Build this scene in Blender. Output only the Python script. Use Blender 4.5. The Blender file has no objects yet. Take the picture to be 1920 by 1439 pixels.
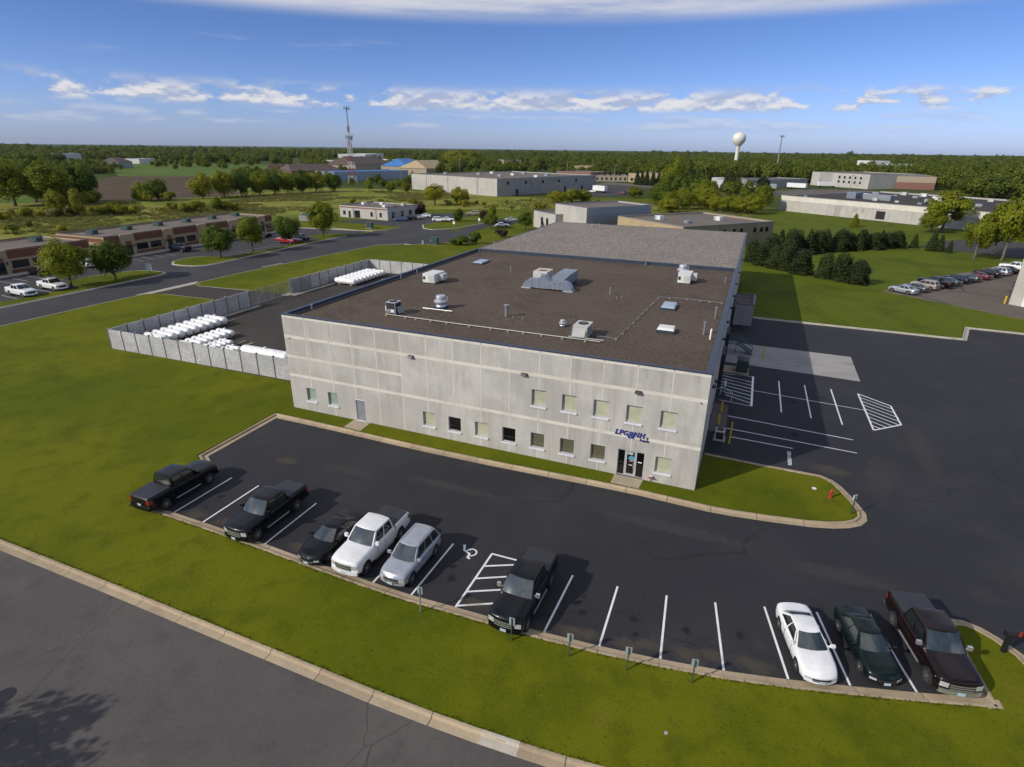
import bpy, bmesh, math, random
import numpy as np
from mathutils import Vector, Matrix

# ------------------------------------------------------------------ camera, sky, sun, exposure
# world axes: x runs along the warehouse front, y runs back from it, origin at its front left corner
random.seed(7)
SC = bpy.context.scene
COL = SC.collection
FPX, PITCH, ROLL, YAW = 1086.18, .385347, .012072, .383612
CAMP = Vector((38.10, -38.89, 23.2))
CX, CY = 960.0, 719.5

def cam_axes():
    fw = Vector((0, math.cos(PITCH), -math.sin(PITCH))); up = Vector((0, math.sin(PITCH), math.cos(PITCH))); r = Vector((1, 0, 0))
    c, s = math.cos(ROLL), math.sin(ROLL)
    R = r * c + up * s; U = up * c - r * s
    M = Matrix.Rotation(YAW, 3, 'Z')
    return M @ R, M @ U, M @ fw
AR, AU, AF = cam_axes()
def ray(x, y): return AR * ((x - CX) / FPX) + AU * ((CY - y) / FPX) + AF
def G(x, y, z=0.0):                      # photo pixel -> point of the level z
    d = ray(x, y); t = (z - CAMP.z) / d.z; p = CAMP + d * t
    return (p.x, p.y)
def on_x(x, y, u):                       # photo pixel -> (y, z) on the plane x = u
    d = ray(x, y); t = (u - CAMP.x) / d.x; p = CAMP + d * t
    return (p.y, p.z)

cam = bpy.data.cameras.new('camera'); camo = bpy.data.objects.new('camera', cam); COL.objects.link(camo)
m = Matrix((AR, AU, -AF)).transposed().to_4x4(); m.translation = CAMP
camo.matrix_world = m
cam.sensor_fit = 'HORIZONTAL'; cam.sensor_width = 36.0; cam.lens = FPX / 1920.0 * 36.0
cam.clip_start = 0.5; cam.clip_end = 60000.0
SC.camera = camo

SUN_AZ, SUN_EL = math.radians(50.7), math.radians(31.0)     # direction the light travels in plan, height of the sun
sd = Vector((math.cos(SUN_AZ) * math.cos(SUN_EL), math.sin(SUN_AZ) * math.cos(SUN_EL), -math.sin(SUN_EL)))
sun = bpy.data.lights.new('sun', 'SUN'); sun.energy = 3.7; sun.angle = math.radians(0.53); sun.color = (1.0, 0.93, 0.82)
suno = bpy.data.objects.new('sun', sun); COL.objects.link(suno)
suno.rotation_euler = sd.to_track_quat('-Z', 'Y').to_euler(); suno.location = (0, 0, 200)

W = bpy.data.worlds.new('World'); SC.world = W; W.use_nodes = True
def build_world():
    nt = W.node_tree; nt.nodes.clear(); N = nt.nodes.new; L = nt.links.new
    out = N('ShaderNodeOutputWorld'); bg = N('ShaderNodeBackground'); L(bg.outputs[0], out.inputs[0])
    sky = N('ShaderNodeTexSky'); sky.sky_type = 'NISHITA'; sky.sun_disc = False
    sky.sun_elevation = SUN_EL; sky.sun_rotation = math.atan2(-sd.x, -sd.y)
    sky.altitude = 250; sky.air_density = 1.0; sky.dust_density = 0.6; sky.ozone_density = 2.0
    tc = N('ShaderNodeTexCoord'); sep = N('ShaderNodeSeparateXYZ'); L(tc.outputs['Generated'], sep.inputs[0])
    def mth(op, a, b=None, c=None):
        n = N('ShaderNodeMath'); n.operation = op
        for i, v in enumerate((a, b, c)):
            if v is None: continue
            if isinstance(v, (int, float)): n.inputs[i].default_value = v
            else: L(v, n.inputs[i])
        return n.outputs[0]
    az = mth('ARCTAN2', sep.outputs['X'], sep.outputs['Y'])
    el = mth('ARCSINE', sep.outputs['Z'])
    def smooth(v, a, b):
        n = N('ShaderNodeMapRange'); n.interpolation_type = 'SMOOTHSTEP'; L(v, n.inputs[0])
        n.inputs[1].default_value = a; n.inputs[2].default_value = b; return n.outputs[0]
    def noise(sx, sy, off, detail, scale=1.0, rough=.55, elev=None):
        cb = N('ShaderNodeCombineXYZ'); L(mth('MULTIPLY_ADD', az, sx, off), cb.inputs[0]); L(mth('MULTIPLY', elev or el, sy), cb.inputs[1]); cb.inputs[2].default_value = off
        n = N('ShaderNodeTexNoise'); n.inputs['Scale'].default_value = scale; n.inputs['Detail'].default_value = detail; n.inputs['Roughness'].default_value = rough
        L(cb.outputs[0], n.inputs['Vector']); return n.outputs['Fac']
    D = math.radians
    tint = N('ShaderNodeMix'); tint.data_type = 'RGBA'; L(smooth(el, D(0), D(10)), tint.inputs['Factor']); tint.inputs['A'].default_value = (.72, .89, 1.66, 1); tint.inputs['B'].default_value = (.50, .67, 1.14, 1)
    t2 = N('ShaderNodeMix'); t2.data_type = 'RGBA'; L(smooth(el, D(10), D(50)), t2.inputs['Factor']); L(tint.outputs['Result'], t2.inputs['A']); t2.inputs['B'].default_value = (.86, .90, 1.0, 1)
    hs = N('ShaderNodeMix'); hs.data_type = 'RGBA'; hs.blend_type = 'MULTIPLY'; hs.inputs['Factor'].default_value = 1; L(sky.outputs[0], hs.inputs['A']); L(t2.outputs['Result'], hs.inputs['B'])
    # rows of fair weather cumulus low over the horizon
    rows = [(3.2, 5.4, 17.0, 44.0, CLOUD1, .44, .57, .95), (1.6, 3.4, 12.0, 70.0, 17.7, .45, .64, .5), (6.6, 9.0, 6.0, 40.0, 45.7, .60, .74, .4)]
    total = None; white = None
    for lo, hi, sx, sy, off, a, b, gain in rows:
        nb = noise(sx, sy, off, 6, elev=el)
        big = noise(sx * .30, sy * .16, off + 3.1, 2)
        band = mth('MULTIPLY', smooth(el, D(lo - .5), D(lo + .25)), mth('SUBTRACT', 1.0, smooth(el, D(lo + .8), D(hi))))
        dens = mth('ADD', nb, mth('MULTIPLY', mth('SUBTRACT', big, .5), 1.0))
        c = mth('MULTIPLY', mth('MULTIPLY', smooth(dens, a, b), band), gain)
        # puffs lit from the sun side: brighter towards the top
        nb2 = noise(sx, sy, off, 6, elev=mth('ADD', el, D(.35)))
        w = mth('MULTIPLY', smooth(mth('SUBTRACT', nb, nb2), -.07, .09), c)
        total = c if total is None else mth('MAXIMUM', total, c)
        white = w if white is None else mth('MAXIMUM', white, w)
    # long flat layer higher up, and beyond it more of the same towards the zenith
    nh = noise(2.6, 26.0, 8.3, 6, rough=.6); nl = noise(.9, 7.0, 12.9, 2)
    hi_mask = smooth(el, D(9.4), D(10.8))
    ov = N('ShaderNodeTexNoise'); ov.inputs['Scale'].default_value = 2.2; ov.inputs['Detail'].default_value = 4; L(tc.outputs['Generated'], ov.inputs['Vector'])
    hi_fall = mth('SUBTRACT', 1.0, mth('MULTIPLY', smooth(el, D(13.0), D(24.0)), mth('SUBTRACT', 1.0, smooth(ov.outputs['Fac'], .38, .58))))
    hd = mth('ADD', mth('MULTIPLY', nh, .75), mth('MULTIPLY', nl, .35))
    hc = mth('MULTIPLY', mth('MULTIPLY', smooth(hd, .27, .52), mth('MULTIPLY', hi_mask, hi_fall)), .85)
    total = mth('MAXIMUM', total, hc); white = mth('MAXIMUM', white, mth('MULTIPLY', hc, smooth(nh, .32, .58)))
    ccol = N('ShaderNodeMix'); ccol.data_type = 'RGBA'; L(white, ccol.inputs['Factor'])
    ccol.inputs['A'].default_value = (4.3, 4.95, 6.7, 1); ccol.inputs['B'].default_value = (8.6, 8.3, 8.2, 1)
    mx = N('ShaderNodeMix'); mx.data_type = 'RGBA'; L(mth('MULTIPLY', total, .92), mx.inputs['Factor']); L(hs.outputs['Result'], mx.inputs['A']); L(ccol.outputs['Result'], mx.inputs['B'])
    L(mx.outputs['Result'], bg.inputs['Color']); bg.inputs['Strength'].default_value = SKY_STRENGTH
SKY_STRENGTH = 0.097
HAZE = 0.000018
CLOUD1 = 52.6
build_world()
SC.view_settings.view_transform = 'Standard'; SC.view_settings.look = 'None'
SC.view_settings.exposure = 0.0; SC.view_settings.gamma = 1.0; SC.view_settings.use_curve_mapping = False
SC.render.engine = 'CYCLES'
SC.render.resolution_x = 1024; SC.render.resolution_y = 767

# ------------------------------------------------------------------ materials
MATS = {}
def _nodes(name):
    mt = bpy.data.materials.new(name); mt.use_nodes = True
    nt = mt.node_tree; b = nt.nodes['Principled BSDF']; MATS[name] = mt
    return mt, nt, b
def c4(c): return (c[0], c[1], c[2], 1.0)
def plain(name, col, rough=.6, metal=0.0, coat=0.0, spec=None, emit=None):
    mt, nt, b = _nodes(name)
    b.inputs['Base Color'].default_value = c4(col); b.inputs['Roughness'].default_value = rough; b.inputs['Metallic'].default_value = metal
    if coat: b.inputs['Coat Weight'].default_value = coat; b.inputs['Coat Roughness'].default_value = .04
    if spec is not None: b.inputs['Specular IOR Level'].default_value = spec
    # slight grime so that nothing is one flat colour
    n = nt.nodes.new('ShaderNodeTexNoise'); n.inputs['Scale'].default_value = 1.7; n.inputs['Detail'].default_value = 5
    g = nt.nodes.new('ShaderNodeNewGeometry'); nt.links.new(g.outputs['Position'], n.inputs['Vector'])
    mr = nt.nodes.new('ShaderNodeMapRange'); mr.inputs[1].default_value = .3; mr.inputs[2].default_value = .7; mr.inputs[3].default_value = .88; mr.inputs[4].default_value = 1.06
    nt.links.new(n.outputs['Fac'], mr.inputs[0])
    mx = nt.nodes.new('ShaderNodeMix'); mx.data_type = 'RGBA'; mx.blend_type = 'MULTIPLY'; mx.inputs['Factor'].default_value = 1
    mx.inputs['A'].default_value = c4(col); nt.links.new(mr.outputs[0], mx.inputs['B']); nt.links.new(mx.outputs['Result'], b.inputs['Base Color'])
    return mt
def layered(name, base, layers, rough=.9, bump=0.0, bscale=30.0, spec=.3, objrand=0.0, rot=0.0):
    """base colour plus noise layers: (kind, scale, colour, lo, hi, strength[, stretch])"""
    mt, nt, b = _nodes(name); N = nt.nodes.new; L = nt.links.new
    b.inputs['Roughness'].default_value = rough; b.inputs['Specular IOR Level'].default_value = spec
    g = N('ShaderNodeNewGeometry'); mp = N('ShaderNodeMapping'); mp.inputs['Rotation'].default_value = (0, 0, rot); L(g.outputs['Position'], mp.inputs['Vector']); src = mp.outputs[0]
    cur = None
    for i, ly in enumerate(layers):
        kind, scale, col, lo, hi, st = ly[:6]; stretch = ly[6] if len(ly) > 6 else (1, 1, 1)
        vm = N('ShaderNodeMapping'); vm.inputs['Scale'].default_value = stretch; vm.inputs['Location'].default_value = (i * 13.7, i * 7.1, i * 3.3); L(src, vm.inputs['Vector'])
        if kind == 'noise':
            n = N('ShaderNodeTexNoise'); n.inputs['Scale'].default_value = scale; n.inputs['Detail'].default_value = 7; n.inputs['Roughness'].default_value = .62; L(vm.outputs[0], n.inputs['Vector']); fac = n.outputs['Fac']
        elif kind == 'crack':
            w = N('ShaderNodeTexNoise'); w.inputs['Scale'].default_value = scale * 3; w.inputs['Detail'].default_value = 4; L(vm.outputs[0], w.inputs['Vector'])
            ad = N('ShaderNodeMix'); ad.data_type = 'VECTOR'; ad.blend_type = 'MIX' if hasattr(ad, 'blend_type') else 'MIX'; ad.inputs['Factor'].default_value = .12
            va = N('ShaderNodeVectorMath'); va.operation = 'MULTIPLY_ADD'; L(w.outputs['Color'], va.inputs[0]); va.inputs[1].default_value = (1.6 / scale * .07,) * 3; L(vm.outputs[0], va.inputs[2])
            n = N('ShaderNodeTexVoronoi'); n.feature = 'DISTANCE_TO_EDGE'; n.inputs['Scale'].default_value = scale; L(va.outputs[0], n.inputs['Vector']); fac = n.outputs['Distance']
        elif kind == 'wave':
            n = N('ShaderNodeTexWave'); n.inputs['Scale'].default_value = scale; n.inputs['Distortion'].default_value = .5; n.inputs['Detail Scale'].default_value = .3; L(vm.outputs[0], n.inputs['Vector']); fac = n.outputs['Fac']
        elif kind == 'speck':
            n = N('ShaderNodeTexVoronoi'); n.inputs['Scale'].default_value = scale; L(vm.outputs[0], n.inputs['Vector']); sp = N('ShaderNodeSeparateColor'); L(n.outputs['Color'], sp.inputs[0]); fac = sp.outputs[0]
        mr = N('ShaderNodeMapRange'); mr.interpolation_type = 'SMOOTHSTEP'; L(fac, mr.inputs[0]); mr.inputs[1].default_value = lo; mr.inputs[2].default_value = hi; mr.inputs[3].default_value = 0; mr.inputs[4].default_value = st
        mx = N('ShaderNodeMix'); mx.data_type = 'RGBA'; L(mr.outputs[0], mx.inputs['Factor']); mx.inputs['B'].default_value = c4(col)
        if cur is None: mx.inputs['A'].default_value = c4(base)
        else: L(cur, mx.inputs['A'])
        cur = mx.outputs['Result']
    if objrand:
        oi = N('ShaderNodeObjectInfo'); mr = N('ShaderNodeMapRange'); L(oi.outputs['Random'], mr.inputs[0]); mr.inputs[3].default_value = 1 - objrand; mr.inputs[4].default_value = 1 + objrand * .5
        mx = N('ShaderNodeMix'); mx.data_type = 'RGBA'; mx.blend_type = 'MULTIPLY'; mx.inputs['Factor'].default_value = 1; L(cur, mx.inputs['A']); L(mr.outputs[0], mx.inputs['B']); cur = mx.outputs['Result']
    L(cur, b.inputs['Base Color'])
    if bump:
        n = N('ShaderNodeTexNoise'); n.inputs['Scale'].default_value = bscale; n.inputs['Detail'].default_value = 4; L(g.outputs['Position'], n.inputs['Vector'])
        bp = N('ShaderNodeBump'); bp.inputs['Strength'].default_value = bump; bp.inputs['Distance'].default_value = .05; L(n.outputs['Fac'], bp.inputs['Height']); L(bp.outputs[0], b.inputs['Normal'])
    return mt
def leaf(name, c1, c2, trans=.3):
    mt = bpy.data.materials.new(name); mt.use_nodes = True; nt = mt.node_tree; nt.nodes.clear(); N = nt.nodes.new; L = nt.links.new
    out = N('ShaderNodeOutputMaterial'); g = N('ShaderNodeNewGeometry'); oi = N('ShaderNodeObjectInfo')
    n = N('ShaderNodeTexNoise'); n.inputs['Scale'].default_value = .55; n.inputs['Detail'].default_value = 3; L(g.outputs['Position'], n.inputs['Vector'])
    ad = N('ShaderNodeMath'); ad.operation = 'MULTIPLY_ADD'; L(g.outputs['Random Per Island'], ad.inputs[0]); ad.inputs[1].default_value = .45; L(n.outputs['Fac'], ad.inputs[2])
    a2 = N('ShaderNodeMath'); a2.operation = 'MULTIPLY_ADD'; L(oi.outputs['Random'], a2.inputs[0]); a2.inputs[1].default_value = .5; L(ad.outputs[0], a2.inputs[2])
    mr = N('ShaderNodeMapRange'); mr.inputs[1].default_value = .45; mr.inputs[2].default_value = 1.4; L(a2.outputs[0], mr.inputs[0])
    mx = N('ShaderNodeMix'); mx.data_type = 'RGBA'; L(mr.outputs[0], mx.inputs['Factor']); mx.inputs['A'].default_value = c4(c1); mx.inputs['B'].default_value = c4(c2)
    d = N('ShaderNodeBsdfPrincipled'); d.inputs['Roughness'].default_value = .6; d.inputs['Specular IOR Level'].default_value = .2; L(mx.outputs['Result'], d.inputs['Base Color'])
    t = N('ShaderNodeBsdfTranslucent'); L(mx.outputs['Result'], t.inputs['Color'])
    ms = N('ShaderNodeMixShader'); ms.inputs[0].default_value = trans; L(d.outputs[0], ms.inputs[1]); L(t.outputs[0], ms.inputs[2]); L(ms.outputs[0], out.inputs[0])
    MATS[name] = mt; return mt
def M(n): return MATS[n]

GR = (.070, .100, .006)
for _n, _k in (('lawn', .93),):
    _c = lambda *c: (c[0] * _k, c[1] * _k, c[2])
    layered(_n, _c(.094, .118, .003), [('wave', .045, _c(.116, .136, .004), .3, .7, .5, (.3, 1, 1)), ('noise', .055, _c(.145, .155, .005), .44, .60, .85), ('noise', .16, _c(.066, .090, .003), .48, .64, .5), ('noise', .5, _c(.060, .082, .003), .48, .66, .45), ('noise', 2.6, _c(.136, .140, .008), .5, .72, .55), ('noise', .26, _c(.175, .150, .018), .60, .74, .55), ('noise', 9.0, _c(.028, .046, .002), .52, .72, .65), ('noise', 1.1, _c(.115, .100, .022), .62, .75, .5)], rough=.95, bump=.7, bscale=24, spec=.1)
layered('lawn_striped', (.072, .100, .005), [('wave', .21, (.125, .148, .010), .35, .65, .85), ('noise', .12, (.045, .066, .006), .45, .65, .6), ('noise', 1.6, (.1, .115, .014), .5, .75, .4), ('noise', 8.0, (.03, .05, .004), .52, .72, .5)], rough=.95, bump=.8, bscale=14, spec=.1, rot=math.radians(-62))
layered('meadow', (.18, .20, .024), [('noise', .035, (.25, .235, .055), .42, .60, .8), ('noise', .05, (.095, .125, .016), .47, .6, .8), ('noise', .11, (.26, .21, .09), .56, .68, .75), ('noise', .7, (.07, .09, .013), .48, .68, .6), ('noise', 3.0, (.06, .075, .01), .52, .7, .5)], rough=1, bump=1, bscale=3, spec=.1)
layered('far_ground', (.055, .078, .014), [('noise', .008, (.085, .095, .025), .45, .58, .8), ('noise', .02, (.035, .055, .010), .45, .6, .8), ('noise', .3, (.04, .06, .012), .45, .65, .5)], rough=1, spec=.1)
layered('soil', (.105, .075, .050), [('noise', .05, (.075, .052, .035), .42, .6, .8), ('noise', .5, (.13, .1, .06), .5, .7, .6), ('wave', .5, (.07, .05, .034), .4, .6, .35)], rough=1, spec=.1)
layered('crop', (.085, .14, .022), [('noise', .03, (.13, .16, .035), .45, .6, .8), ('noise', .4, (.05, .08, .018), .45, .65, .6)], rough=1, spec=.1)
layered('asphalt_new', (.0215, .022, .0275), [('noise', .10, (.032, .032, .037), .44, .66, .8), ('noise', .35, (.046, .042, .037), .58, .78, .6), ('noise', 1.3, (.018, .018, .021), .48, .7, .5), ('speck', 26.0, (.055, .052, .05), .72, 1.0, .35), ('noise', .9, (.085, .075, .058), .68, .80, .45), ('crack', .055, (.012, .012, .014), .0028, .0, .7)], rough=.82, bump=.35, bscale=60, spec=.35)
layered('asphalt_road', (.094, .085, .081), [('noise', .12, (.118, .105, .097), .42, .62, .8), ('noise', .5, (.062, .058, .057), .48, .7, .6), ('speck', 30.0, (.14, .125, .11), .6, 1.0, .45), ('noise', 6.0, (.055, .052, .052), .5, .72, .4), ('crack', .09, (.035, .033, .032), .0026, .0, .75, (1, .6, 1))], rough=.9, bump=.5, bscale=55, spec=.25)
layered('asphalt_street', (.045, .045, .049), [('noise', .1, (.062, .060, .062), .44, .64, .8), ('noise', .5, (.036, .036, .04), .48, .7, .6), ('speck', 24.0, (.075, .07, .068), .7, 1.0, .3)], rough=.9, bump=.3, bscale=50, spec=.25)
layered('asphalt_yard', (.052, .045, .041), [('noise', .12, (.068, .058, .050), .44, .64, .8), ('noise', .7, (.038, .034, .032), .48, .7, .6), ('noise', .4, (.03, .028, .028), .6, .7, .5, (.25, 2.0, 1)), ('speck', 24.0, (.09, .08, .07), .7, 1.0, .3)], rough=.92, bump=.3, bscale=50, spec=.2)
layered('asphalt_old', (.125, .105, .090), [('noise', .08, (.15, .128, .108), .44, .64, .8), ('noise', .8, (.1, .085, .073), .48, .7, .6), ('crack', .06, (.045, .04, .04), .022, .0, .8)], rough=.95, bump=.3, bscale=50, spec=.2)
layered('kerb_concrete', (.42, .335, .225), [('noise', .6, (.34, .265, .18), .42, .64, .8), ('noise', 4.0, (.47, .385, .27), .48, .7, .6), ('noise', 14.0, (.26, .205, .14), .55, .75, .5)], rough=.9, bump=.3, bscale=40, spec=.2, objrand=.14)
layered('kerb_grey', (.40, .37, .31), [('noise', .6, (.31, .285, .24), .42, .64, .8), ('noise', 4.0, (.45, .42, .36), .48, .7, .6)], rough=.9, spec=.2)
layered('kerb_new', (.50, .455, .38), [('noise', 2.0, (.42, .375, .31), .42, .64, .8)], rough=.9, spec=.2)
layered('slab_concrete', (.40, .335, .245), [('noise', .7, (.33, .275, .2), .42, .64, .8), ('noise', 5.0, (.44, .38, .28), .48, .7, .5)], rough=.9, bump=.2, bscale=30, spec=.2)
layered('pad_concrete', (.34, .325, .315), [('noise', .3, (.27, .26, .255), .42, .64, .8), ('noise', 1.2, (.2, .19, .185), .55, .72, .55, (.35, 1.6, 1)), ('noise', 5.0, (.38, .365, .35), .48, .7, .5), ('noise', .5, (.11, .105, .1), .58, .66, .5, (.3, 3.0, 1))], rough=.9, spec=.2)
layered('paint_white', (.62, .62, .60), [('noise', 5.0, (.42, .42, .41), .45, .68, .7), ('noise', 16.0, (.2, .2, .2), .58, .74, .7)], rough=.8, spec=.2)
layered('paint_yellow', (.62, .42, .02), [('noise', 5.0, (.5, .33, .02), .45, .68, .7)], rough=.6, spec=.4)
layered('kerb_joint', (.08, .068, .052), [('noise', 6, (.05, .045, .035), .4, .6, .8)], rough=1, spec=.1)
layered('ribbed_concrete', (.505, .492, .448), [('noise', .32, (.385, .362, .328), .40, .62, .75), ('noise', 1.6, (.34, .322, .295), .47, .68, .7, (1.0, 1.0, .09)), ('noise', 6.0, (.50, .475, .425), .48, .70, .6, (1, 1, .05)), ('noise', .16, (.37, .355, .33), .48, .6, .5), ('noise', 17.0, (.33, .312, .285), .5, .72, .5, (1, 1, .12))], rough=.92, bump=.3, bscale=18, spec=.15, objrand=.10)
layered('smooth_concrete', (.64, .605, .53), [('noise', .5, (.52, .48, .41), .42, .64, .7), ('noise', 5.0, (.64, .60, .52), .48, .7, .5, (1, 1, .3))], rough=.9, spec=.15)
layered('grey_concrete', (.33, .32, .31), [('noise', .25, (.26, .255, .25), .42, .64, .8), ('noise', 1.4, (.38, .37, .35), .46, .68, .6, (1, 1, .1))], rough=.92, spec=.15)
layered('pale_concrete', (.44, .42, .38), [('noise', .2, (.37, .355, .325), .42, .64, .8), ('noise', 1.4, (.5, .48, .44), .46, .68, .6, (1, 1, .1))], rough=.92, spec=.15)
layered('tan_wall', (.40, .31, .19), [('noise', .3, (.34, .26, .16), .42, .64, .7), ('noise', 3, (.44, .35, .22), .46, .68, .5)], rough=.9, spec=.15)
layered('brick_red', (.185, .075, .055), [('noise', .5, (.145, .06, .045), .42, .64, .7), ('noise', 5, (.23, .1, .075), .46, .68, .6, (1, 1, 3))], rough=.92, spec=.15)
layered('olive_wall', (.25, .22, .155), [('noise', .3, (.21, .185, .13), .42, .64, .7), ('noise', 3, (.28, .25, .18), .46, .68, .5, (1, 1, .1))], rough=.92, spec=.15)
layered('roof_gravel', (.108, .082, .064), [('noise', .12, (.088, .066, .052), .42, .62, .8), ('noise', .2, (.060, .048, .041), .50, .68, .7), ('noise', .6, (.13, .10, .078), .55, .72, .45), ('speck', 9.0, (.19, .15, .115), .55, 1.0, .6), ('speck', 13.0, (.045, .035, .03), .6, 1.0, .55), ('noise', 5.0, (.14, .105, .08), .5, .7, .45)], rough=.95, bump=.8, bscale=16, spec=.15)
layered('roof_ballast', (.235, .205, .178), [('noise', .1, (.20, .175, .152), .42, .62, .7), ('speck', 4.2, (.40, .355, .31), .55, 1.0, .75), ('speck', 5.3, (.105, .088, .075), .5, 1.0, .75), ('noise', 3.0, (.28, .245, .21), .48, .7, .5)], rough=.95, bump=1.0, bscale=7, spec=.15)
layered('roof_plain', (.17, .145, .125), [('noise', .1, (.14, .12, .105), .42, .62, .8), ('noise', 1.5, (.2, .17, .15), .48, .7, .6)], rough=.95, spec=.15)
layered('fence_stone', (.52, .515, .50), [('noise', 5.5, (.30, .295, .285), .42, .62, .85), ('noise', 14.0, (.56, .555, .54), .5, .7, .7), ('noise', .4, (.31, .305, .3), .42, .6, .5)], rough=.95, bump=1.0, bscale=7, spec=.1)
plain('coping_blue', (.045, .062, .092), .45, .3); plain('fence_post', (.13, .135, .15), .6); plain('steel_galv', (.42, .44, .46), .42, .75); plain('steel_dull', (.30, .31, .33), .5, .5)
plain('alum', (.62, .63, .65), .38, .6); plain('frame_alum', (.55, .56, .58), .45, .4); plain('white_metal', (.70, .70, .68), .5); plain('cream_metal', (.52, .52, .47), .55); plain('duct_metal', (.32, .36, .42), .42, .7)
plain('black_metal', (.014, .014, .016), .5); plain('dark_grille', (.02, .02, .022), .7); plain('door_grey', (.21, .22, .245), .55); plain('sill_white', (.66, .67, .70), .55); plain('rust', (.30, .12, .04), .8)
plain('blind_cream', (.60, .575, .44), .85); plain('blind_olive', (.14, .122, .072), .85); plain('blind_teal', (.36, .44, .40), .7); plain('skylight_plastic', (.34, .40, .48), .25); plain('tank_white', (.82, .82, .82), .32, 0, .2); plain('wood_beam', (.32, .24, .15), .9)
plain('sign_blue', (.012, .022, .20), .5); plain('sign_white', (.8, .8, .8), .6); plain('green_metal', (.035, .075, .055), .55); plain('sign_back', (.30, .34, .34), .5); plain('hydrant_red', (.40, .035, .02), .5); plain('plastic_white', (.75, .75, .73), .5); plain('dumpster_green', (.028, .055, .042), .6); plain('stair_steel', (.10, .13, .16), .6); plain('blue_metal', (.03, .12, .32), .5); plain('sign_teal', (.08, .30, .38), .5); plain('sign_pink', (.5, .1, .14), .5)
plain('tower_red', (.36, .05, .035), .6); plain('tower_white', (.68, .66, .65), .6); plain('water_tower_paint', (.72, .70, .62), .5); plain('brick_far', (.22, .11, .085), .9); plain('roof_brown', (.10, .072, .06), .9); plain('roof_white', (.74, .74, .74), .8); plain('roof_blue', (.035, .16, .42), .5); plain('wall_tan_far', (.36, .30, .22), .9); plain('wall_white_far', (.6, .6, .58), .8); plain('bark', (.075, .058, .045), .95); plain('bark_grey', (.14, .125, .105), .95); plain('rock', (.25, .23, .2), .95)
for n, c in dict(black=(.0035, .004, .006), navy=(.008, .014, .035), white=(.78, .78, .78), silver=(.46, .48, .52), pearl=(.70, .68, .62), green=(.003, .0085, .0075), maroon=(.0095, .0042, .0048), red=(.36, .012, .018), tan=(.33, .28, .21), grey=(.10, .105, .115), blue=(.02, .05, .16), teal=(.02, .06, .07), wine=(.14, .012, .03)).items():
    plain('paint_' + n, c, .32 if n != 'silver' else .3, .0 if n not in ('silver', 'grey') else .5, .9 if n not in ('black', 'green', 'maroon', 'navy') else .35, .5 if n not in ('black', 'green', 'maroon', 'navy') else .22)
plain('tyre', (.016, .016, .017), .85); plain('rim', (.60, .61, .63), .35, .35); plain('rim_dark', (.10, .10, .105), .45, .4); plain('chrome', (.66, .67, .69), .28, .8); plain('plastic_black', (.013, .013, .014), .6); plain('bed_cover', (.026, .028, .034), .5); plain('lamp_clear', (.55, .56, .56), .12, .2, .6); plain('lamp_amber', (.55, .22, .03), .2); plain('lamp_red', (.30, .012, .012), .2, 0, .6); plain('plate', (.42, .52, .60), .5)
def dust_mat(name='dust', col=(.17, .135, .085, 1), amt=.24):
    mt, nt, b = _nodes(name); N = nt.nodes.new; L = nt.links.new; b.inputs['Roughness'].default_value = .95; b.inputs['Base Color'].default_value = col
    tc = N('ShaderNodeTexCoord'); mp = N('ShaderNodeMapping'); mp.inputs['Location'].default_value = (-1, -1, 0); mp.inputs['Scale'].default_value = (2, 2, 0); L(tc.outputs['Generated'], mp.inputs['Vector'])
    ln = N('ShaderNodeVectorMath'); ln.operation = 'LENGTH'; L(mp.outputs[0], ln.inputs[0]); g = N('ShaderNodeNewGeometry'); n = N('ShaderNodeTexNoise'); n.inputs['Scale'].default_value = 2.2; n.inputs['Detail'].default_value = 6; L(g.outputs['Position'], n.inputs['Vector'])
    ad = N('ShaderNodeMath'); ad.operation = 'MULTIPLY_ADD'; L(n.outputs['Fac'], ad.inputs[0]); ad.inputs[1].default_value = 1.1; L(ln.outputs['Value'], ad.inputs[2])
    mr = N('ShaderNodeMapRange'); mr.interpolation_type = 'SMOOTHSTEP'; L(ad.outputs[0], mr.inputs[0]); mr.inputs[1].default_value = 1.35; mr.inputs[2].default_value = .75; mr.inputs[3].default_value = 0; mr.inputs[4].default_value = amt; L(mr.outputs[0], b.inputs['Alpha'])
dust_mat(); dust_mat('oil', (.008, .008, .009, 1), .42); dust_mat('scuff', (.075, .072, .07, 1), .4)
gl, _nt, _b = _nodes('glass'); _b.inputs['Base Color'].default_value = (.012, .017, .018, 1); _b.inputs['Roughness'].default_value = .06; _b.inputs['Specular IOR Level'].default_value = .9; _b.inputs['IOR'].default_value = 1.55
gl, _nt, _b = _nodes('windscreen'); _b.inputs['Base Color'].default_value = (.022, .032, .032, 1); _b.inputs['Roughness'].default_value = .09; _b.inputs['Specular IOR Level'].default_value = 1.0; _b.inputs['IOR'].default_value = 1.75
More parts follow.
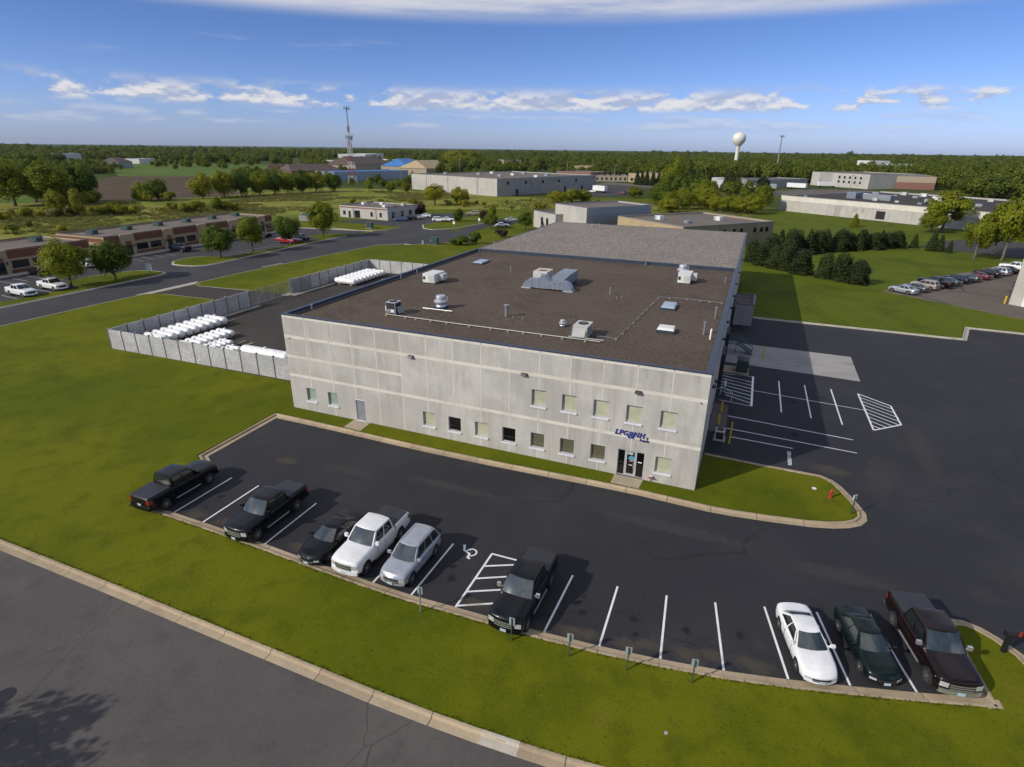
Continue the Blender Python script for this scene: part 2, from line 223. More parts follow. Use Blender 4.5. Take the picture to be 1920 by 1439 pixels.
def win_glass(name, tint, rough=.08):
    mt = bpy.data.materials.new(name); mt.use_nodes = True; nt = mt.node_tree; nt.nodes.clear(); N = nt.nodes.new; L = nt.links.new
    o = N('ShaderNodeOutputMaterial'); gs = N('ShaderNodeBsdfGlossy'); gs.inputs['Roughness'].default_value = rough; gs.inputs['Color'].default_value = (.9, .95, 1, 1)
    tr = N('ShaderNodeBsdfTransparent'); tr.inputs[0].default_value = c4(tint); lw = N('ShaderNodeLayerWeight'); lw.inputs[0].default_value = .5; pw = N('ShaderNodeMath'); pw.operation = 'POWER'; L(lw.outputs['Facing'], pw.inputs[0]); pw.inputs[1].default_value = 4.0; fr = N('ShaderNodeMath'); fr.operation = 'MULTIPLY_ADD'; L(pw.outputs[0], fr.inputs[0]); fr.inputs[1].default_value = .6; fr.inputs[2].default_value = .06; mx = N('ShaderNodeMixShader')
    L(fr.outputs[0], mx.inputs[0]); L(tr.outputs[0], mx.inputs[1]); L(gs.outputs[0], mx.inputs[2]); L(mx.outputs[0], o.inputs[0]); MATS[name] = mt
win_glass('pane_glass', (.96, .97, .95)); win_glass('pane_dark', (.5, .52, .52))
leaf('leaf_fresh', (0.1064, 0.1456, 0.0056), (0.2688, 0.2856, 0.0157), .45); leaf('leaf_dark', (0.0480, 0.0888, 0.0048), (0.1380, 0.1800, 0.0144), .4); leaf('leaf_yellow', (0.1620, 0.1836, 0.0076), (0.3456, 0.3240, 0.0238), .45); leaf('lawn_blade', (.060, .085, .003), (.17, .175, .014), .35); leaf('leaf_conifer', (0.0154, 0.0286, 0.0066), (0.0572, 0.0748, 0.0198), .2); leaf('leaf_wood', (0.0517, 0.0874, 0.0069), (0.1840, 0.2070, 0.0207), .45); leaf('leaf_shrub', (.10, .11, .022), (.25, .23, .07), .35); leaf('leaf_purple', (.03, .012, .012), (.07, .03, .02), .2); leaf('reed', (.16, .14, .055), (.30, .25, .12), .3)

# ------------------------------------------------------------------ mesh helpers
class MB:
    def __init__(s): s.v = []; s.f = []
    def add(s, vs, fs):
        n = len(s.v); s.v += [tuple(p) for p in vs]; s.f += [tuple(i + n for i in f) for f in fs]; return s
    def box(s, x0, x1, y0, y1, z0, z1):
        return s.add([(x0, y0, z0), (x1, y0, z0), (x1, y1, z0), (x0, y1, z0), (x0, y0, z1), (x1, y0, z1), (x1, y1, z1), (x0, y1, z1)],
                     [(0, 3, 2, 1), (4, 5, 6, 7), (0, 1, 5, 4), (1, 2, 6, 5), (2, 3, 7, 6), (3, 0, 4, 7)])
    def prism(s, pts, z0, z1):
        n = len(pts)
        a = sum(pts[i][0] * pts[(i + 1) % n][1] - pts[(i + 1) % n][0] * pts[i][1] for i in range(n))
        if a < 0: pts = pts[::-1]
        vs = [(p[0], p[1], z0) for p in pts] + [(p[0], p[1], z1) for p in pts]
        fs = [tuple(range(n - 1, -1, -1)), tuple(range(n, 2 * n))] + [(i, (i + 1) % n, n + (i + 1) % n, n + i) for i in range(n)]
        return s.add(vs, fs)
    def tube(s, pts, rad, n=8, caps=True):
        pts = [Vector(p) for p in pts]; rads = rad if isinstance(rad, (list, tuple)) else [rad] * len(pts)
        rings = []
        for i, p in enumerate(pts):
            d = (pts[min(i + 1, len(pts) - 1)] - pts[max(i - 1, 0)]).normalized()
            a = d.orthogonal().normalized() if abs(d.z) < .999 else Vector((1, 0, 0)); 
            if abs(d.z) < .999: a = d.cross(Vector((0, 0, 1))).normalized()
            b = d.cross(a)
            rings.append([p + a * (math.cos(t) * rads[i]) + b * (math.sin(t) * rads[i]) for t in (2 * math.pi * k / n for k in range(n))])
        vs = [q for r in rings for q in r]
        fs = [(i * n + k, i * n + (k + 1) % n, (i + 1) * n + (k + 1) % n, (i + 1) * n + k) for i in range(len(pts) - 1) for k in range(n)]
        if caps: fs += [tuple(range(n - 1, -1, -1)), tuple(range((len(pts) - 1) * n, len(pts) * n))]
        return s.add(vs, fs)
    def lathe(s, prof, n=16, c=(0, 0, 0), axis='z'):
        vs = []; fs = []
        for r, h in prof:
            for k in range(n):
                t = 2 * math.pi * k / n; a, b = r * math.cos(t), r * math.sin(t)
                vs.append((c[0] + a, c[1] + b, c[2] + h) if axis == 'z' else ((c[0] + h, c[1] + a, c[2] + b) if axis == 'x' else (c[0] + b, c[1] + h, c[2] + a)))
        m = len(prof)
        fs = [(i * n + k, i * n + (k + 1) % n, (i + 1) * n + (k + 1) % n, (i + 1) * n + k) for i in range(m - 1) for k in range(n)]
        if prof[0][0] > 1e-4: fs.append(tuple(range(n - 1, -1, -1)))
        if prof[-1][0] > 1e-4: fs.append(tuple(range((m - 1) * n, m * n)))
        return s.add(vs, fs)
    def grid(s, rows):
        nr, nc = len(rows), len(rows[0])
        return s.add([p for r in rows for p in r], [(i * nc + j, i * nc + j + 1, (i + 1) * nc + j + 1, (i + 1) * nc + j) for i in range(nr - 1) for j in range(nc - 1)])
    def mesh(s, name, smooth=False):
        me = bpy.data.meshes.new(name); me.from_pydata(s.v, [], s.f)
        if smooth:
            bm = bmesh.new(); bm.from_mesh(me); bmesh.ops.remove_doubles(bm, verts=bm.verts, dist=.0006); bmesh.ops.recalc_face_normals(bm, faces=bm.faces)
            for f in bm.faces: f.smooth = True
            for e in bm.edges:
                if len(e.link_faces) == 2 and e.calc_face_angle(0) > math.radians(38): e.smooth = False
            bm.to_mesh(me); bm.free()
        return me
    def build(s, name, mat, parent=None, smooth=False, loc=None, rot=0.0):
        me = s.mesh(name, smooth); return mkobj(name, me, mat, parent, loc, rot)
def mkobj(name, me, mat, parent=None, loc=None, rot=0.0):
    o = bpy.data.objects.new(name, me); COL.objects.link(o)
    mat = M(mat) if isinstance(mat, str) else mat
    if me is not None and mat is not None:
        if len(me.materials) == 0: me.materials.append(mat)
        if me.materials[0] != mat: o.material_slots[0].link = 'OBJECT'; o.material_slots[0].material = mat
    if parent is not None: o.parent = parent
    if loc is not None: o.location = loc
    if rot: o.rotation_euler = (0, 0, rot)
    return o
def tag(o, label, cat, group=None):
    o['label'] = label; o['category'] = cat
    if group: o['group'] = group
    return o
def thing(name, label, cat, loc=(0, 0, 0), rot=0.0, group=None):
    o = bpy.data.objects.new(name, None); COL.objects.link(o); o.location = loc; o.rotation_euler = (0, 0, rot); o.empty_display_size = .3
    return tag(o, label, cat, group)
def struct(o): o['kind'] = 'structure'; return o
def box(name, mat, parent, *b): return MB().box(*b).build(name, mat, parent)
ORD = ['first', 'second', 'third', 'fourth', 'fifth', 'sixth', 'seventh', 'eighth', 'ninth', 'tenth', 'eleventh', 'twelfth', 'thirteenth', 'fourteenth', 'fifteenth', 'sixteenth', 'seventeenth', 'eighteenth', 'nineteenth', 'twentieth']

# ------------------------------------------------------------------ ground, roads, lawns, kerbs, markings
def sheet(name, mat, pts, z):
    n = len(pts); a = sum(pts[i][0] * pts[(i + 1) % n][1] - pts[(i + 1) % n][0] * pts[i][1] for i in range(n))
    if a < 0: pts = pts[::-1]
    return struct(MB().add([(p[0], p[1], z) for p in pts], [tuple(range(n))]).build(name, mat))
def slab(name, mat, pts, z0, z1): return struct(MB().prism(pts, z0, z1).build(name, mat))
def arc(cx, cy, r, a0, a1, n):
    return [(cx + r * math.cos(math.radians(a0 + (a1 - a0) * i / n)), cy + r * math.sin(math.radians(a0 + (a1 - a0) * i / n))) for i in range(n + 1)]

sheet('ground', 'far_ground', [(-14000, -9000), (14000, -9000), (14000, 16000), (-14000, 16000)], -.10)
sheet('lawn_common', 'lawn', [(-115, 40), (40, 40), (36, 300), (-60, 262), (-90, 246), (-115, 175)], -.06)
sheet('lawn_mown', 'lawn_striped', [(36, 50), (140, 40), (180, 150), (60, 238), (36, 262)], -.05)
sheet('meadow', 'meadow', [(-420, -60), (-104, -60), (-104, 100), (-112, 128), (-95, 170), (-60, 190), (-66, 255), (-160, 268), (-235, 260), (-262, 190), (-300, 120)], -.055)
sheet('meadow_strip', 'meadow', [(-60, 190), (40, 190), (40, 255), (-66, 255)], -.052)
sheet('ploughed_field', 'soil', [(-245, 120), (-216, 150), (-205, 180), (-210, 200), (-372, 320), (-420, 280), (-330, 200)], -.05)
sheet('crop_field', 'crop', [(-420, 285), (-372, 322), (-280, 262), (-240, 275), (-520, 620), (-800, 520)], -.048)
sheet('crop_strip', 'crop', [(-260, 100), (-243, 118), (-330, 198), (-480, 250), (-520, 200)], -.047)

# the car park with its right-hand yard
RK = [(-70, -23.15), (-40, -23.15), (-20, -23.15), (7, -23.15), (17, -23.22), (25.3, -23.27), (28.3, -23.22), (30.4, -23.14), (32.3, -23.03), (34.1, -22.9), (35.7, -22.72), (37.6, -22.4), (40, -21.9), (43, -21.1), (46, -20.2), (50, -18.9), (54, -17.6), (57.5, -16.6)]
LOTK = [(1.15, -17.35), (4.5, -17.36), (8.0, -17.40), (12.6, -17.55), (16.6, -17.72), (20.6, -17.84), (23.4, -17.86), (26.1, -17.72), (28.7, -17.62), (31.2, -17.52), (34.1, -17.27), (37.1, -16.9), (40.1, -16.4), (43.0, -15.72), (45.7, -14.98), (48.5, -14.18), (51.55, -13.22)]
PEN = [(51.55, -13.22), (50.95, -8.5), (51.15, -8.1), (51.6, -8.0), (52.1, -8.16), (52.6, -8.52), (53.3, -9.3), (53.8, -10.5), (54.6, -13.0), (55.8, -15.3), (57.5, -16.6)]
LEFTK = [(-.55, -1.8), (-.36, -10.5), (.5, -11.0), (1.05, -11.8), (1.15, -17.35)]
FRK = [(-.55, -1.8), (4, -1.8), (8, -1.85), (12, -1.95), (16, -1.98), (21.7, -1.9), (26.4, -1.72), (30, -1.58), (33.2, -1.52), (36, -1.6), (38, -1.66), (39.7, -1.56), (42.2, -1.22), (44.5, -.82), (45.8, -.42), (46.7, .02), (47.3, .5), (47.62, 1.05), (47.66, 1.7), (47.42, 2.5), (47.0, 3.7), (46.5, 4.85), (46.1, 5.4), (45.6, 5.7), (44, 5.72), (41.7, 5.7), (39, 5.8), (37.1, 5.85)]
sheet('parking_lot', 'asphalt_new', [(-.5, -1), (-.3, -10.4), (1.2, -12), (1.2, -17.3)] + [(p[0], p[1] + .12) for p in LOTK[1:]] + [(51.2, -8.3), (52.2, -8.6), (53.6, -11), (55, -14.8), (58, -17), (140, -17), (140, 56), (76, 59.9), (68.4, 60.0), (66.6, 53.3), (40, 53.4), (36.5, 53.4), (36.5, -1)], 0.0)
sheet('front_road', 'asphalt_road', [(-90, -23.6), (26, -23.6), (34, -23.2), (40, -22.2), (46, -20.5), (57, -17.2), (90, -4), (90, -40), (-90, -40)], .002)
# lawns stand a kerb's height above the asphalt
slab('front_lawn', 'lawn', [(-.6, -23.1)] + RK[3:] [0:] + PEN[::-1][1:] + LOTK[::-1][1:] + LEFTK[::-1][1:3] + [(-.6, -10.4)], -.04, .115)
slab('side_lawn', 'lawn', [(-.6, -23.1), (-.6, -1.7), (-.6, .02), (-.02, .02), (-.02, 62.0), (-30, 62), (-30, 86.5), (-49.8, 86.5), (-51.7, 66.5), (-53.4, 45), (-54.2, 18), (-54.6, -23.1)], -.04, .112)
slab('court_lawn', 'lawn', arc(-51, 105, 16.4, -66, -15, 8) + [(-20, 101), (0, 92), (0, 62.0), (-30, 62.0), (-30, 86.5)], -.04, .108)
slab('wall_strip_lawn', 'lawn', FRK[:9] + [(33.2, -.02), (0.0, -.02), (-.55, -.02)], -.04, .114)
slab('island_lawn', 'lawn', FRK[8:] + [(37.0, 5.8), (37.0, -.02), (33.2, -.02)], -.04, .113)
slab('dock_lawn', 'lawn_striped', [(37.2, 53.6), (66.3, 53.6), (68.2, 60.4), (140, 56.6), (140, 62), (78, 68), (62, 80.5), (56, 96), (37.2, 96)], -.04, .06)

def offset_poly(pl, d):
    out = []
    for i, p in enumerate(pl):
        a = Vector(pl[max(i - 1, 0)]); b = Vector(pl[min(i + 1, len(pl) - 1)]); p = Vector(p)
        if 0 < i < len(pl) - 1:
            t1 = (p - a).normalized(); t2 = (b - p).normalized(); t = (t1 + t2).normalized(); n = Vector((-t.y, t.x)); k = 1 / max(.5, n.dot(Vector((-t1.y, t1.x))))
        else: t = (b - a).normalized(); n = Vector((-t.y, t.x)); k = 1
        out.append(p + n * (d * k))
    return out
def resample(pl, step):
    P = [Vector(p) for p in pl]; d = [0]
    for a, b in zip(P, P[1:]): d.append(d[-1] + (b - a).length)
    n = max(1, round(d[-1] / step)); ts = [d[-1] * i / n for i in range(n + 1)]
    def at(t):
        for i in range(len(P) - 1):
            if t <= d[i + 1] + 1e-9: return P[i].lerp(P[i + 1], (t - d[i]) / max(1e-9, d[i + 1] - d[i]))
        return P[-1]
    segs = []
    for a, b in zip(ts, ts[1:]):
        pts = [at(a)] + [P[i] for i in range(len(P)) if a + .12 < d[i] < b - .12] + [at(b)]
        segs.append(pts)
    return segs
def kerb_mesh(pl, side, prof, trim=0.0):
    """profile (distance from the back towards the road, height) swept along a plan line"""
    pl = [Vector(p) for p in pl]
    if trim:
        pl[0] = pl[0] + (pl[1] - pl[0]).normalized() * trim; pl[-1] = pl[-1] + (pl[-2] - pl[-1]).normalized() * trim
    rows = [[(q.x, q.y, h) for q in offset_poly(pl, side * d)] for d, h in prof]
    m = MB(); m.grid(rows); k = len(prof); n = len(pl)
    m.f += [tuple(i * n for i in range(k)), tuple(i * n + n - 1 for i in reversed(range(k)))]
    return m
KP = [(0, -.05), (0, .135), (.02, .15), (.15, .15), (.175, .135), (.20, .03), (.22, .018), (.60, .010), (.61, -.03)]
def kerb(label, pl, side, mat='kerb_concrete', step=3.05, pieces=True, special=None, prof=KP):
    base = struct(kerb_mesh(pl, side, [(.05, -.03), (.05, .12), (.14, .12), (.19, .012), (.58, .004), (.58, -.03)]).build('kerb', 'kerb_joint' if pieces else mat))
    base['label'] = label
    if pieces:
        for i, sg in enumerate(resample(pl, step)):
            kerb_mesh(sg, side, prof, .014 + .008 * random.random()).build('kerb_stone', 'kerb_new' if special == i else mat, base)
    else:
        base.data = kerb_mesh(pl, side, prof).mesh('kerb'); base.data.materials.append(M(mat))
    return base
kerb('tan concrete kerb and gutter along the front road', RK[2:], -1, special=None)
kerb('tan kerb along the ends of the front parking stalls', LOTK, 1)
kerb('kerb round the left end of the front car park', LEFTK, 1, step=2.9)
kerb('curved kerb beside the maroon pickup and mailbox', PEN, 1, step=2.6)
kerb('kerb along the warehouse front and round the grass island', FRK, -1)
kerb('pale kerb along the far side of the dock yard', [(39.9, 53.5), (42, 53.4), (55, 53.4), (65.2, 53.3), (66.3, 53.5), (68.3, 60.3), (76, 60.0), (95, 58.9)], -1, mat='kerb_grey', step=3.2)
# one replaced kerb stone, whiter than its neighbours
kerb_mesh([(30.55, -23.13), (31.4, -23.08), (32.3, -23.03)], -1, [(d - (.004 if h < 0 else 0) , h + .006) for d, h in KP], .03).build('kerb_stone', 'kerb_new', [o for o in COL.objects if o.get('label', '').startswith('tan concrete kerb')][0])

# markings
def line(a, b, w=.11, z=.006, mat='paint_white', name='painted_line', ext=0):
    a = Vector(a); b = Vector(b); t = (b - a).normalized(); n = Vector((-t.y, t.x)) * w / 2; a = a - t * ext; b = b + t * ext
    return sheet(name, mat, [a - n, b - n, b + n, a + n], z)
ends = [(4.49, -16.76), (7.18, -16.8), (9.9, -16.88), (12.63, -16.95), (17.9, -17.12), (20.9, -17.24), (23.44, -17.28), (31.18, -16.93), (34.05, -16.67), (37.02, -16.28), (39.96, -15.79), (42.83, -15.11), (45.52, -14.37), (48.35, -13.58)]
tops = [(4.53, -11.82), (7.2, -11.89), (9.92, -12.0), (12.59, -12.07), (17.85, -12.2), (20.9, -12.25), (23.5, -12.3), (31.31, -12.16), (33.95, -12.06), (36.66, -11.7), (39.23, -11.2), (41.76, -10.48), (44.4, -9.79), (47.05, -8.84)]
for a, b in zip(ends, tops): line(a, b, .115)
line((26.15, -17.12), (26.15, -12.25), .13); line((26.12, -12.24), (29.0, -12.18), .13, .0065)
for i, (a, b) in enumerate([((26.2, -13.46), (28.6, -12.25)), ((26.2, -14.63), (28.9, -13.2)), ((26.2, -15.8), (28.9, -14.4)), ((26.2, -16.98), (28.9, -15.55))]): line(a, b, .13, .007 + .0002 * i)
def annulus(c, r0, r1, a0, a1, n=20):
    return arc(c[0], c[1], r1, a0, a1, n) + arc(c[0], c[1], r0, a1, a0, n)
# wheelchair symbol: it is read from the drive lane
sheet('wheelchair_symbol', 'paint_white', annulus((24.92, -12.62), .27, .37, -80, 195), .0062)
wb = MB()
def quad(m, a, b, w, z): 
    a = Vector(a); b = Vector(b); t = (b - a).normalized(); n = Vector((-t.y, t.x)) * w / 2
    m.add([(*(a - n), z), (*(b - n), z), (*(b + n), z), (*(a + n), z)], [(0, 1, 2, 3)])
quad(wb, (24.30, -12.28), (24.42, -12.62), .13, .0072); quad(wb, (24.42, -12.6), (24.86, -12.78), .13, .0074); quad(wb, (24.86, -12.74), (24.92, -13.12), .13, .0076); quad(wb, (24.84, -13.12), (25.1, -13.2), .13, .0078); quad(wb, (24.56, -12.52), (24.80, -12.42), .1, .0079)
wb.add([(p[0], p[1], .0081) for p in arc(24.24, -12.2, .1, 0, 330, 11)], [tuple(range(12))])
struct(wb.build('wheelchair_symbol', 'paint_white'))
# dock side markings
for a, b in [((43.08, 26.6), (43.17, 17.8)), ((45.62, 26.4), (45.74, 17.5)), ((48.14, 26.3), (48.32, 17.1))]: line(a, b, .13)
line((40.5, 22.55), (50.7, 21.6), .09, .0066)
for a, b in [((38.45, 14.88), (48.85, 14.05)), ((38.45, 12.05), (48.85, 11.48)), ((38.85, 10.4), (43.9, 10.22))]: line(a, b, .11)
hl = [(37.4, 26.6), (40.46, 26.85), (40.46, 18.16), (37.4, 18.55)]
line(hl[1], hl[2], .2, .0067); line(hl[2], hl[3], .08, .0068); line(hl[0], hl[1], .08, .0069)
for i in range(7): line((37.3 + max(0, (i - 5) * .6), 25.9 - i * .95), (40.4, 25.0 - i * 1.02), .11, .0071 + .0001 * i)
hr = [(50.65, 26.02), (53.24, 23.8), (53.36, 19.25), (50.82, 16.95)]
for i in range(4): line(hr[i], hr[(i + 1) % 4], .16, .0066 + .0003 * i)
def clip_line(P, p, d):
    ts = []
    for i in range(len(P)):
        a, b = Vector(P[i]), Vector(P[(i + 1) % len(P)]); e = b - a; den = d.x * e.y - d.y * e.x
        if abs(den) < 1e-9: continue
        w = a - p; t = (w.x * e.y - w.y * e.x) / den; s_ = (w.x * d.y - w.y * d.x) / den
        if 0 <= s_ <= 1: ts.append(t)
    return (p + d * min(ts), p + d * max(ts)) if len(ts) >= 2 else None
for i in range(8):
    q = clip_line(hr, Vector((50.7, 25.0 - i * .98)), Vector((2.6, -2.05)))
    if q and (q[1] - q[0]).length > .4: line(q[0], q[1], .11, .0081 + .0001 * i)
# concrete pad at the dock and the small stoop
DP = [(37.2, 30.75), (44.2, 30.45), (51.35, 30.05), (51.4, 38.9), (44.3, 39.0), (37.2, 39.1)]
sheet('dock_pad', 'pad_concrete', DP, .008)
def text_mesh(body, size, extrude=0.0, shear=0.0, bold=0.0, spacing=1.0):
    cu = bpy.data.curves.new('text', 'FONT'); cu.body = body; cu.size = size; cu.extrude = extrude; cu.shear = shear; cu.offset = bold; cu.align_x = 'LEFT'; cu.space_character = spacing
    cu.resolution_u = 3
    o = bpy.data.objects.new('text', cu); COL.objects.link(o); dg = bpy.context.evaluated_depsgraph_get(); dg.update()
    me = bpy.data.meshes.new_from_object(o.evaluated_get(dg)); bpy.data.objects.remove(o); bpy.data.curves.remove(cu)
    return me
me = text_mesh('RESERVED', .42, 0, 0, .012)
o = struct(mkobj('reserved_lettering', me, 'paint_white', None, (43.72, 7.05, .0075), math.pi / 2)); xs = [v.co.x for v in me.vertices]; o.scale = (2.45 / (max(xs) - min(xs)), .9, 1)

random.seed(17)
for k, (u, v, r) in enumerate([(6.0, -16.3, 1.1), (8.6, -16.2, 1.0), (14.9, -16.4, 1.0), (27.0, -16.5, .9), (32.6, -16.4, 1.0), (33.4, -16.1, .8), (35.4, -16.0, 1.0), (36.4, -15.6, .9), (38.3, -15.5, 1.0), (39.3, -15.1, .8), (41.3, -14.9, 1.1), (44.4, -14.2, .8), (47.2, -13.4, .8), (30.6, -16.8, .9), (6.5, -8.2, 1.2), (46.5, 7.4, 1.8)]):
    sheet('dust_stain', 'dust', [(u + r * 1.5 * math.cos(a) , v + r * .75 * math.sin(a)) for a in (i * math.pi / 8 for i in range(16))], .0092 + k * .0002)

kc = [o for o in COL.objects if o.get('label', '').startswith('curved kerb beside')][0]
MB().prism([(51.1, -13.45), (51.75, -13.2), (51.68, -12.75), (51.05, -12.95)], -.03, .146).build('kerb_stone', 'kerb_concrete', kc)

for k, (u, v, r) in enumerate([(5.85, -14.0, .32), (6.0, -15.4, .2), (8.5, -14.6, .3), (14.9, -14.2, .3), (24.9, -15.2, .35), (32.6, -14.8, .3), (32.4, -13.6, .2), (35.3, -14.2, .34), (35.6, -15.2, .2), (38.0, -13.9, .3), (40.6, -13.2, .32), (27.6, -14.6, .3), (44.4, 21, .4), (47, 23.4, .35), (44.2, 13, .4)]):
    sheet('oil_stain', 'oil', [(u + r * 1.2 * math.cos(a), v + r * 1.6 * math.sin(a)) for a in (i * math.pi / 7 for i in range(14))], .0135 + k * .0002)
for k, (u, v, a0, ln, w) in enumerate([(20, -6.5, 2, 16, .9), (36, -5.2, -4, 18, 1.1), (12, -7.5, -8, 9, .8), (50, 8, 70, 14, 1.2), (54, 14, 84, 20, 1.3), (58, -1, 35, 16, 1.2), (46, -6, 12, 12, .9)]):
    c_, s_ = math.cos(math.radians(a0)), math.sin(math.radians(a0)); sheet('tyre_scuff', 'scuff', [(u + c_ * ln / 2 * math.cos(t) - s_ * w * math.sin(t), v + s_ * ln / 2 * math.cos(t) + c_ * w * math.sin(t)) for t in (i * math.pi / 12 for i in range(24))], .0168 + k * .0002)

# ------------------------------------------------------------------ side street, court, lots to the left and behind
slab_top = .11
street = [(-65.7, -70), (-65.5, 38), (-66.0, 60), (-67.2, 80), (-67.0, 97)] + arc(-51, 105, 16.6, 152, -32, 20) + [(-45, 91.6), (-49.9, 86.5), (-51.8, 66.5), (-53.6, 45), (-54.4, 18), (-54.9, -70)]
sheet('side_street', 'asphalt_street', street, .003)
sheet('west_lot', 'asphalt_street', [(-90, -30), (-66, -30), (-65.4, 39), (-66, 60), (-67.2, 85), (-68, 107.9), (-101, 103.8), (-104, 100), (-90, 96)], -.012)
slab('verge_lawn', 'lawn', [(-65.7, -40), (-65.6, 37.0), (-66.2, 39.2), (-67.6, 40.0), (-70, 40.1), (-73, 39), (-75.2, 35.5), (-75.8, 31), (-74.8, 26.6), (-73, 25.6), (-69, 25.4), (-68.7, -40)], -.04, .10)
slab('entry_lawn', 'lawn', [(-65.9, 50.6), (-66.4, 48.3), (-68.0, 47.1), (-70.4, 46.5), (-72.9, 46.7), (-75.5, 49), (-76.6, 51.6), (-76.2, 54.4), (-74.6, 56.6), (-72.4, 57.2), (-69.3, 57.8), (-69.6, 75), (-70.2, 90.6), (-76.3, 91.6), (-76.5, 93.2), (-75, 97), (-72.4, 99.4), (-69.9, 100.3), (-68.2, 99.4), (-67.4, 97.2), (-67.5, 80), (-66.3, 60)], -.04, .10)
KS = [(0, -.05), (0, .115), (.02, .125), (.15, .125), (.19, .02), (.5, .012), (.5, -.02)]
kerb('far kerb of the side street by the lot trees', [(-65.9, -40), (-65.75, 36.8), (-66.3, 39.1), (-67.6, 39.9), (-70, 40.0), (-73, 38.9), (-75.2, 35.4), (-75.7, 31)], -1, mat='kerb_grey', pieces=False, prof=KS)
kerb('kerb round the entry islands of the left lot', [(-67.55, 97.2), (-67.65, 80), (-66.45, 60), (-66.05, 50.6), (-66.5, 48.4), (-68.0, 47.2), (-70.4, 46.6), (-72.8, 46.8), (-75.4, 49.1), (-76.5, 51.6), (-76.1, 54.4), (-74.6, 56.5)], 1, mat='kerb_grey', pieces=False, prof=KS)
kerb('near kerb of the side street along the lawn', [(-54.8, -40), (-54.35, 18), (-54.0, 25.2)], 1, mat='kerb_grey', pieces=False, prof=KS)
kerb('near kerb of the street past the driveway', [(-52.0, 34.4), (-53.4, 36.4), (-53.5, 45), (-51.8, 66.5), (-49.9, 86.5), (-45, 91.4)] + arc(-51, 105, 16.3, -58, -15, 8), 1, mat='kerb_grey', pieces=False, prof=KS)
# driveway into the tank yard
sheet('yard_drive', 'asphalt_yard', [(-53.2, 26.6), (-51.2, 27.4), (-41.1, 27.9), (-32.2, 27.0), (-32.2, 36.3), (-40.2, 34.8), (-51.9, 33.7), (-53.0, 34.8)], .121)
sheet('drive_apron', 'kerb_grey', [(-54.7, 24.6), (-53.2, 26.6), (-53.0, 34.8), (-54.0, 36.4), (-54.55, 36.4)], .123)
line((-51.4, 33.9), (-40.3, 35.0), .3, .127, 'kerb_grey', 'drive_edge'); line((-51.2, 27.2), (-41.1, 27.7), .14, .127, 'kerb_grey', 'drive_edge')
line((-54.2, 52.0), (-53.4, 57.0), .5, .118, 'kerb_grey', 'catch_basin_apron')
sheet('tank_yard', 'asphalt_yard', [(-32.2, 4.9), (.3, 4.9), (.3, 58.5), (-32.2, 58.5)], .126)
# walk and stripes of the left lot
slab('shop_walk', 'kerb_grey', [(-90.9, 8), (-88.6, 8), (-88.2, 60), (-89.2, 97), (-91.5, 97)], -.03, .12)
for k, (a, b) in enumerate([((-86.9, 22.3), (-82.0, 22.0)), ((-87.0, 24.7), (-82.0, 24.3)), ((-87.0, 27.1), (-81.5, 26.8)), ((-87, 29.5), (-82, 29.2)), ((-74.4, 13.5), (-69, 13.0)), ((-74.4, 16.0), (-69, 15.5)), ((-74.3, 18.5), (-69, 18.1)), ((-74.1, 21.0), (-69, 20.6)), ((-73.9, 23.5), (-69, 23.0)), ((-87, 47.5), (-82, 46.9)), ((-87.2, 50.3), (-82, 49.4)), ((-87.2, 53), (-82, 52.0)), ((-87.2, 55.6), (-82, 54.6))]): line(a, b, .13, -.004)
for k in range(12): line((-74.3, 59.7 + k * 2.5), (-69.8, 59.5 + k * 2.5), .13, -.004)
kerb('kerb between the left lot and the lawn by the office', [(-101, 103.9), (-85, 106.0), (-73.0, 107.7), (-66.5, 108.8)], -1, mat='kerb_grey', pieces=False, prof=KS)
Z1B = lambda x, y: (440 + x * 520 / 1701, 180 + y * 520 / 1701)
Z1C = lambda x, y: (920 + x * 520 / 1920, 220 + y * 520 / 1920)
Z1D = lambda x, y: (1380 + x * 540 / 1766, 220 + y * 540 / 1766)
sheet('office_lot', 'asphalt_street', [G(*Z1B(*q)) for q in [(615, 772), (1015, 802), (1010, 824), (1172, 822), (1158, 790), (1330, 752), (1450, 738), (1390, 720), (1190, 722), (1090, 735), (940, 768), (760, 757)]], -.02)
sheet('court_lane', 'asphalt_street', [G(*Z1B(*q)) for q in [(1330, 835), (1420, 808), (1540, 778), (1701, 752), (1760, 742), (1790, 765), (1701, 790), (1540, 806), (1415, 850)]], -.018)
line(G(*Z1B(1215, 822)), G(*Z1B(1400, 840)), 1.2, -.01, 'kerb_grey', 'lane_apron')
kerb('kerb round the lawn between court and office', [G(*Z1B(*q)) for q in [(600, 812), (760, 828), (930, 826), (1018, 808)]], 1, mat='kerb_grey', pieces=False, prof=KS)
kerb('kerb of the lawn right of the office drive', [G(*Z1B(*q)) for q in [(1530, 780), (1330, 815), (1215, 822), (1165, 815), (1158, 793), (1330, 755)]], 1, mat='kerb_grey', pieces=False, prof=KS)
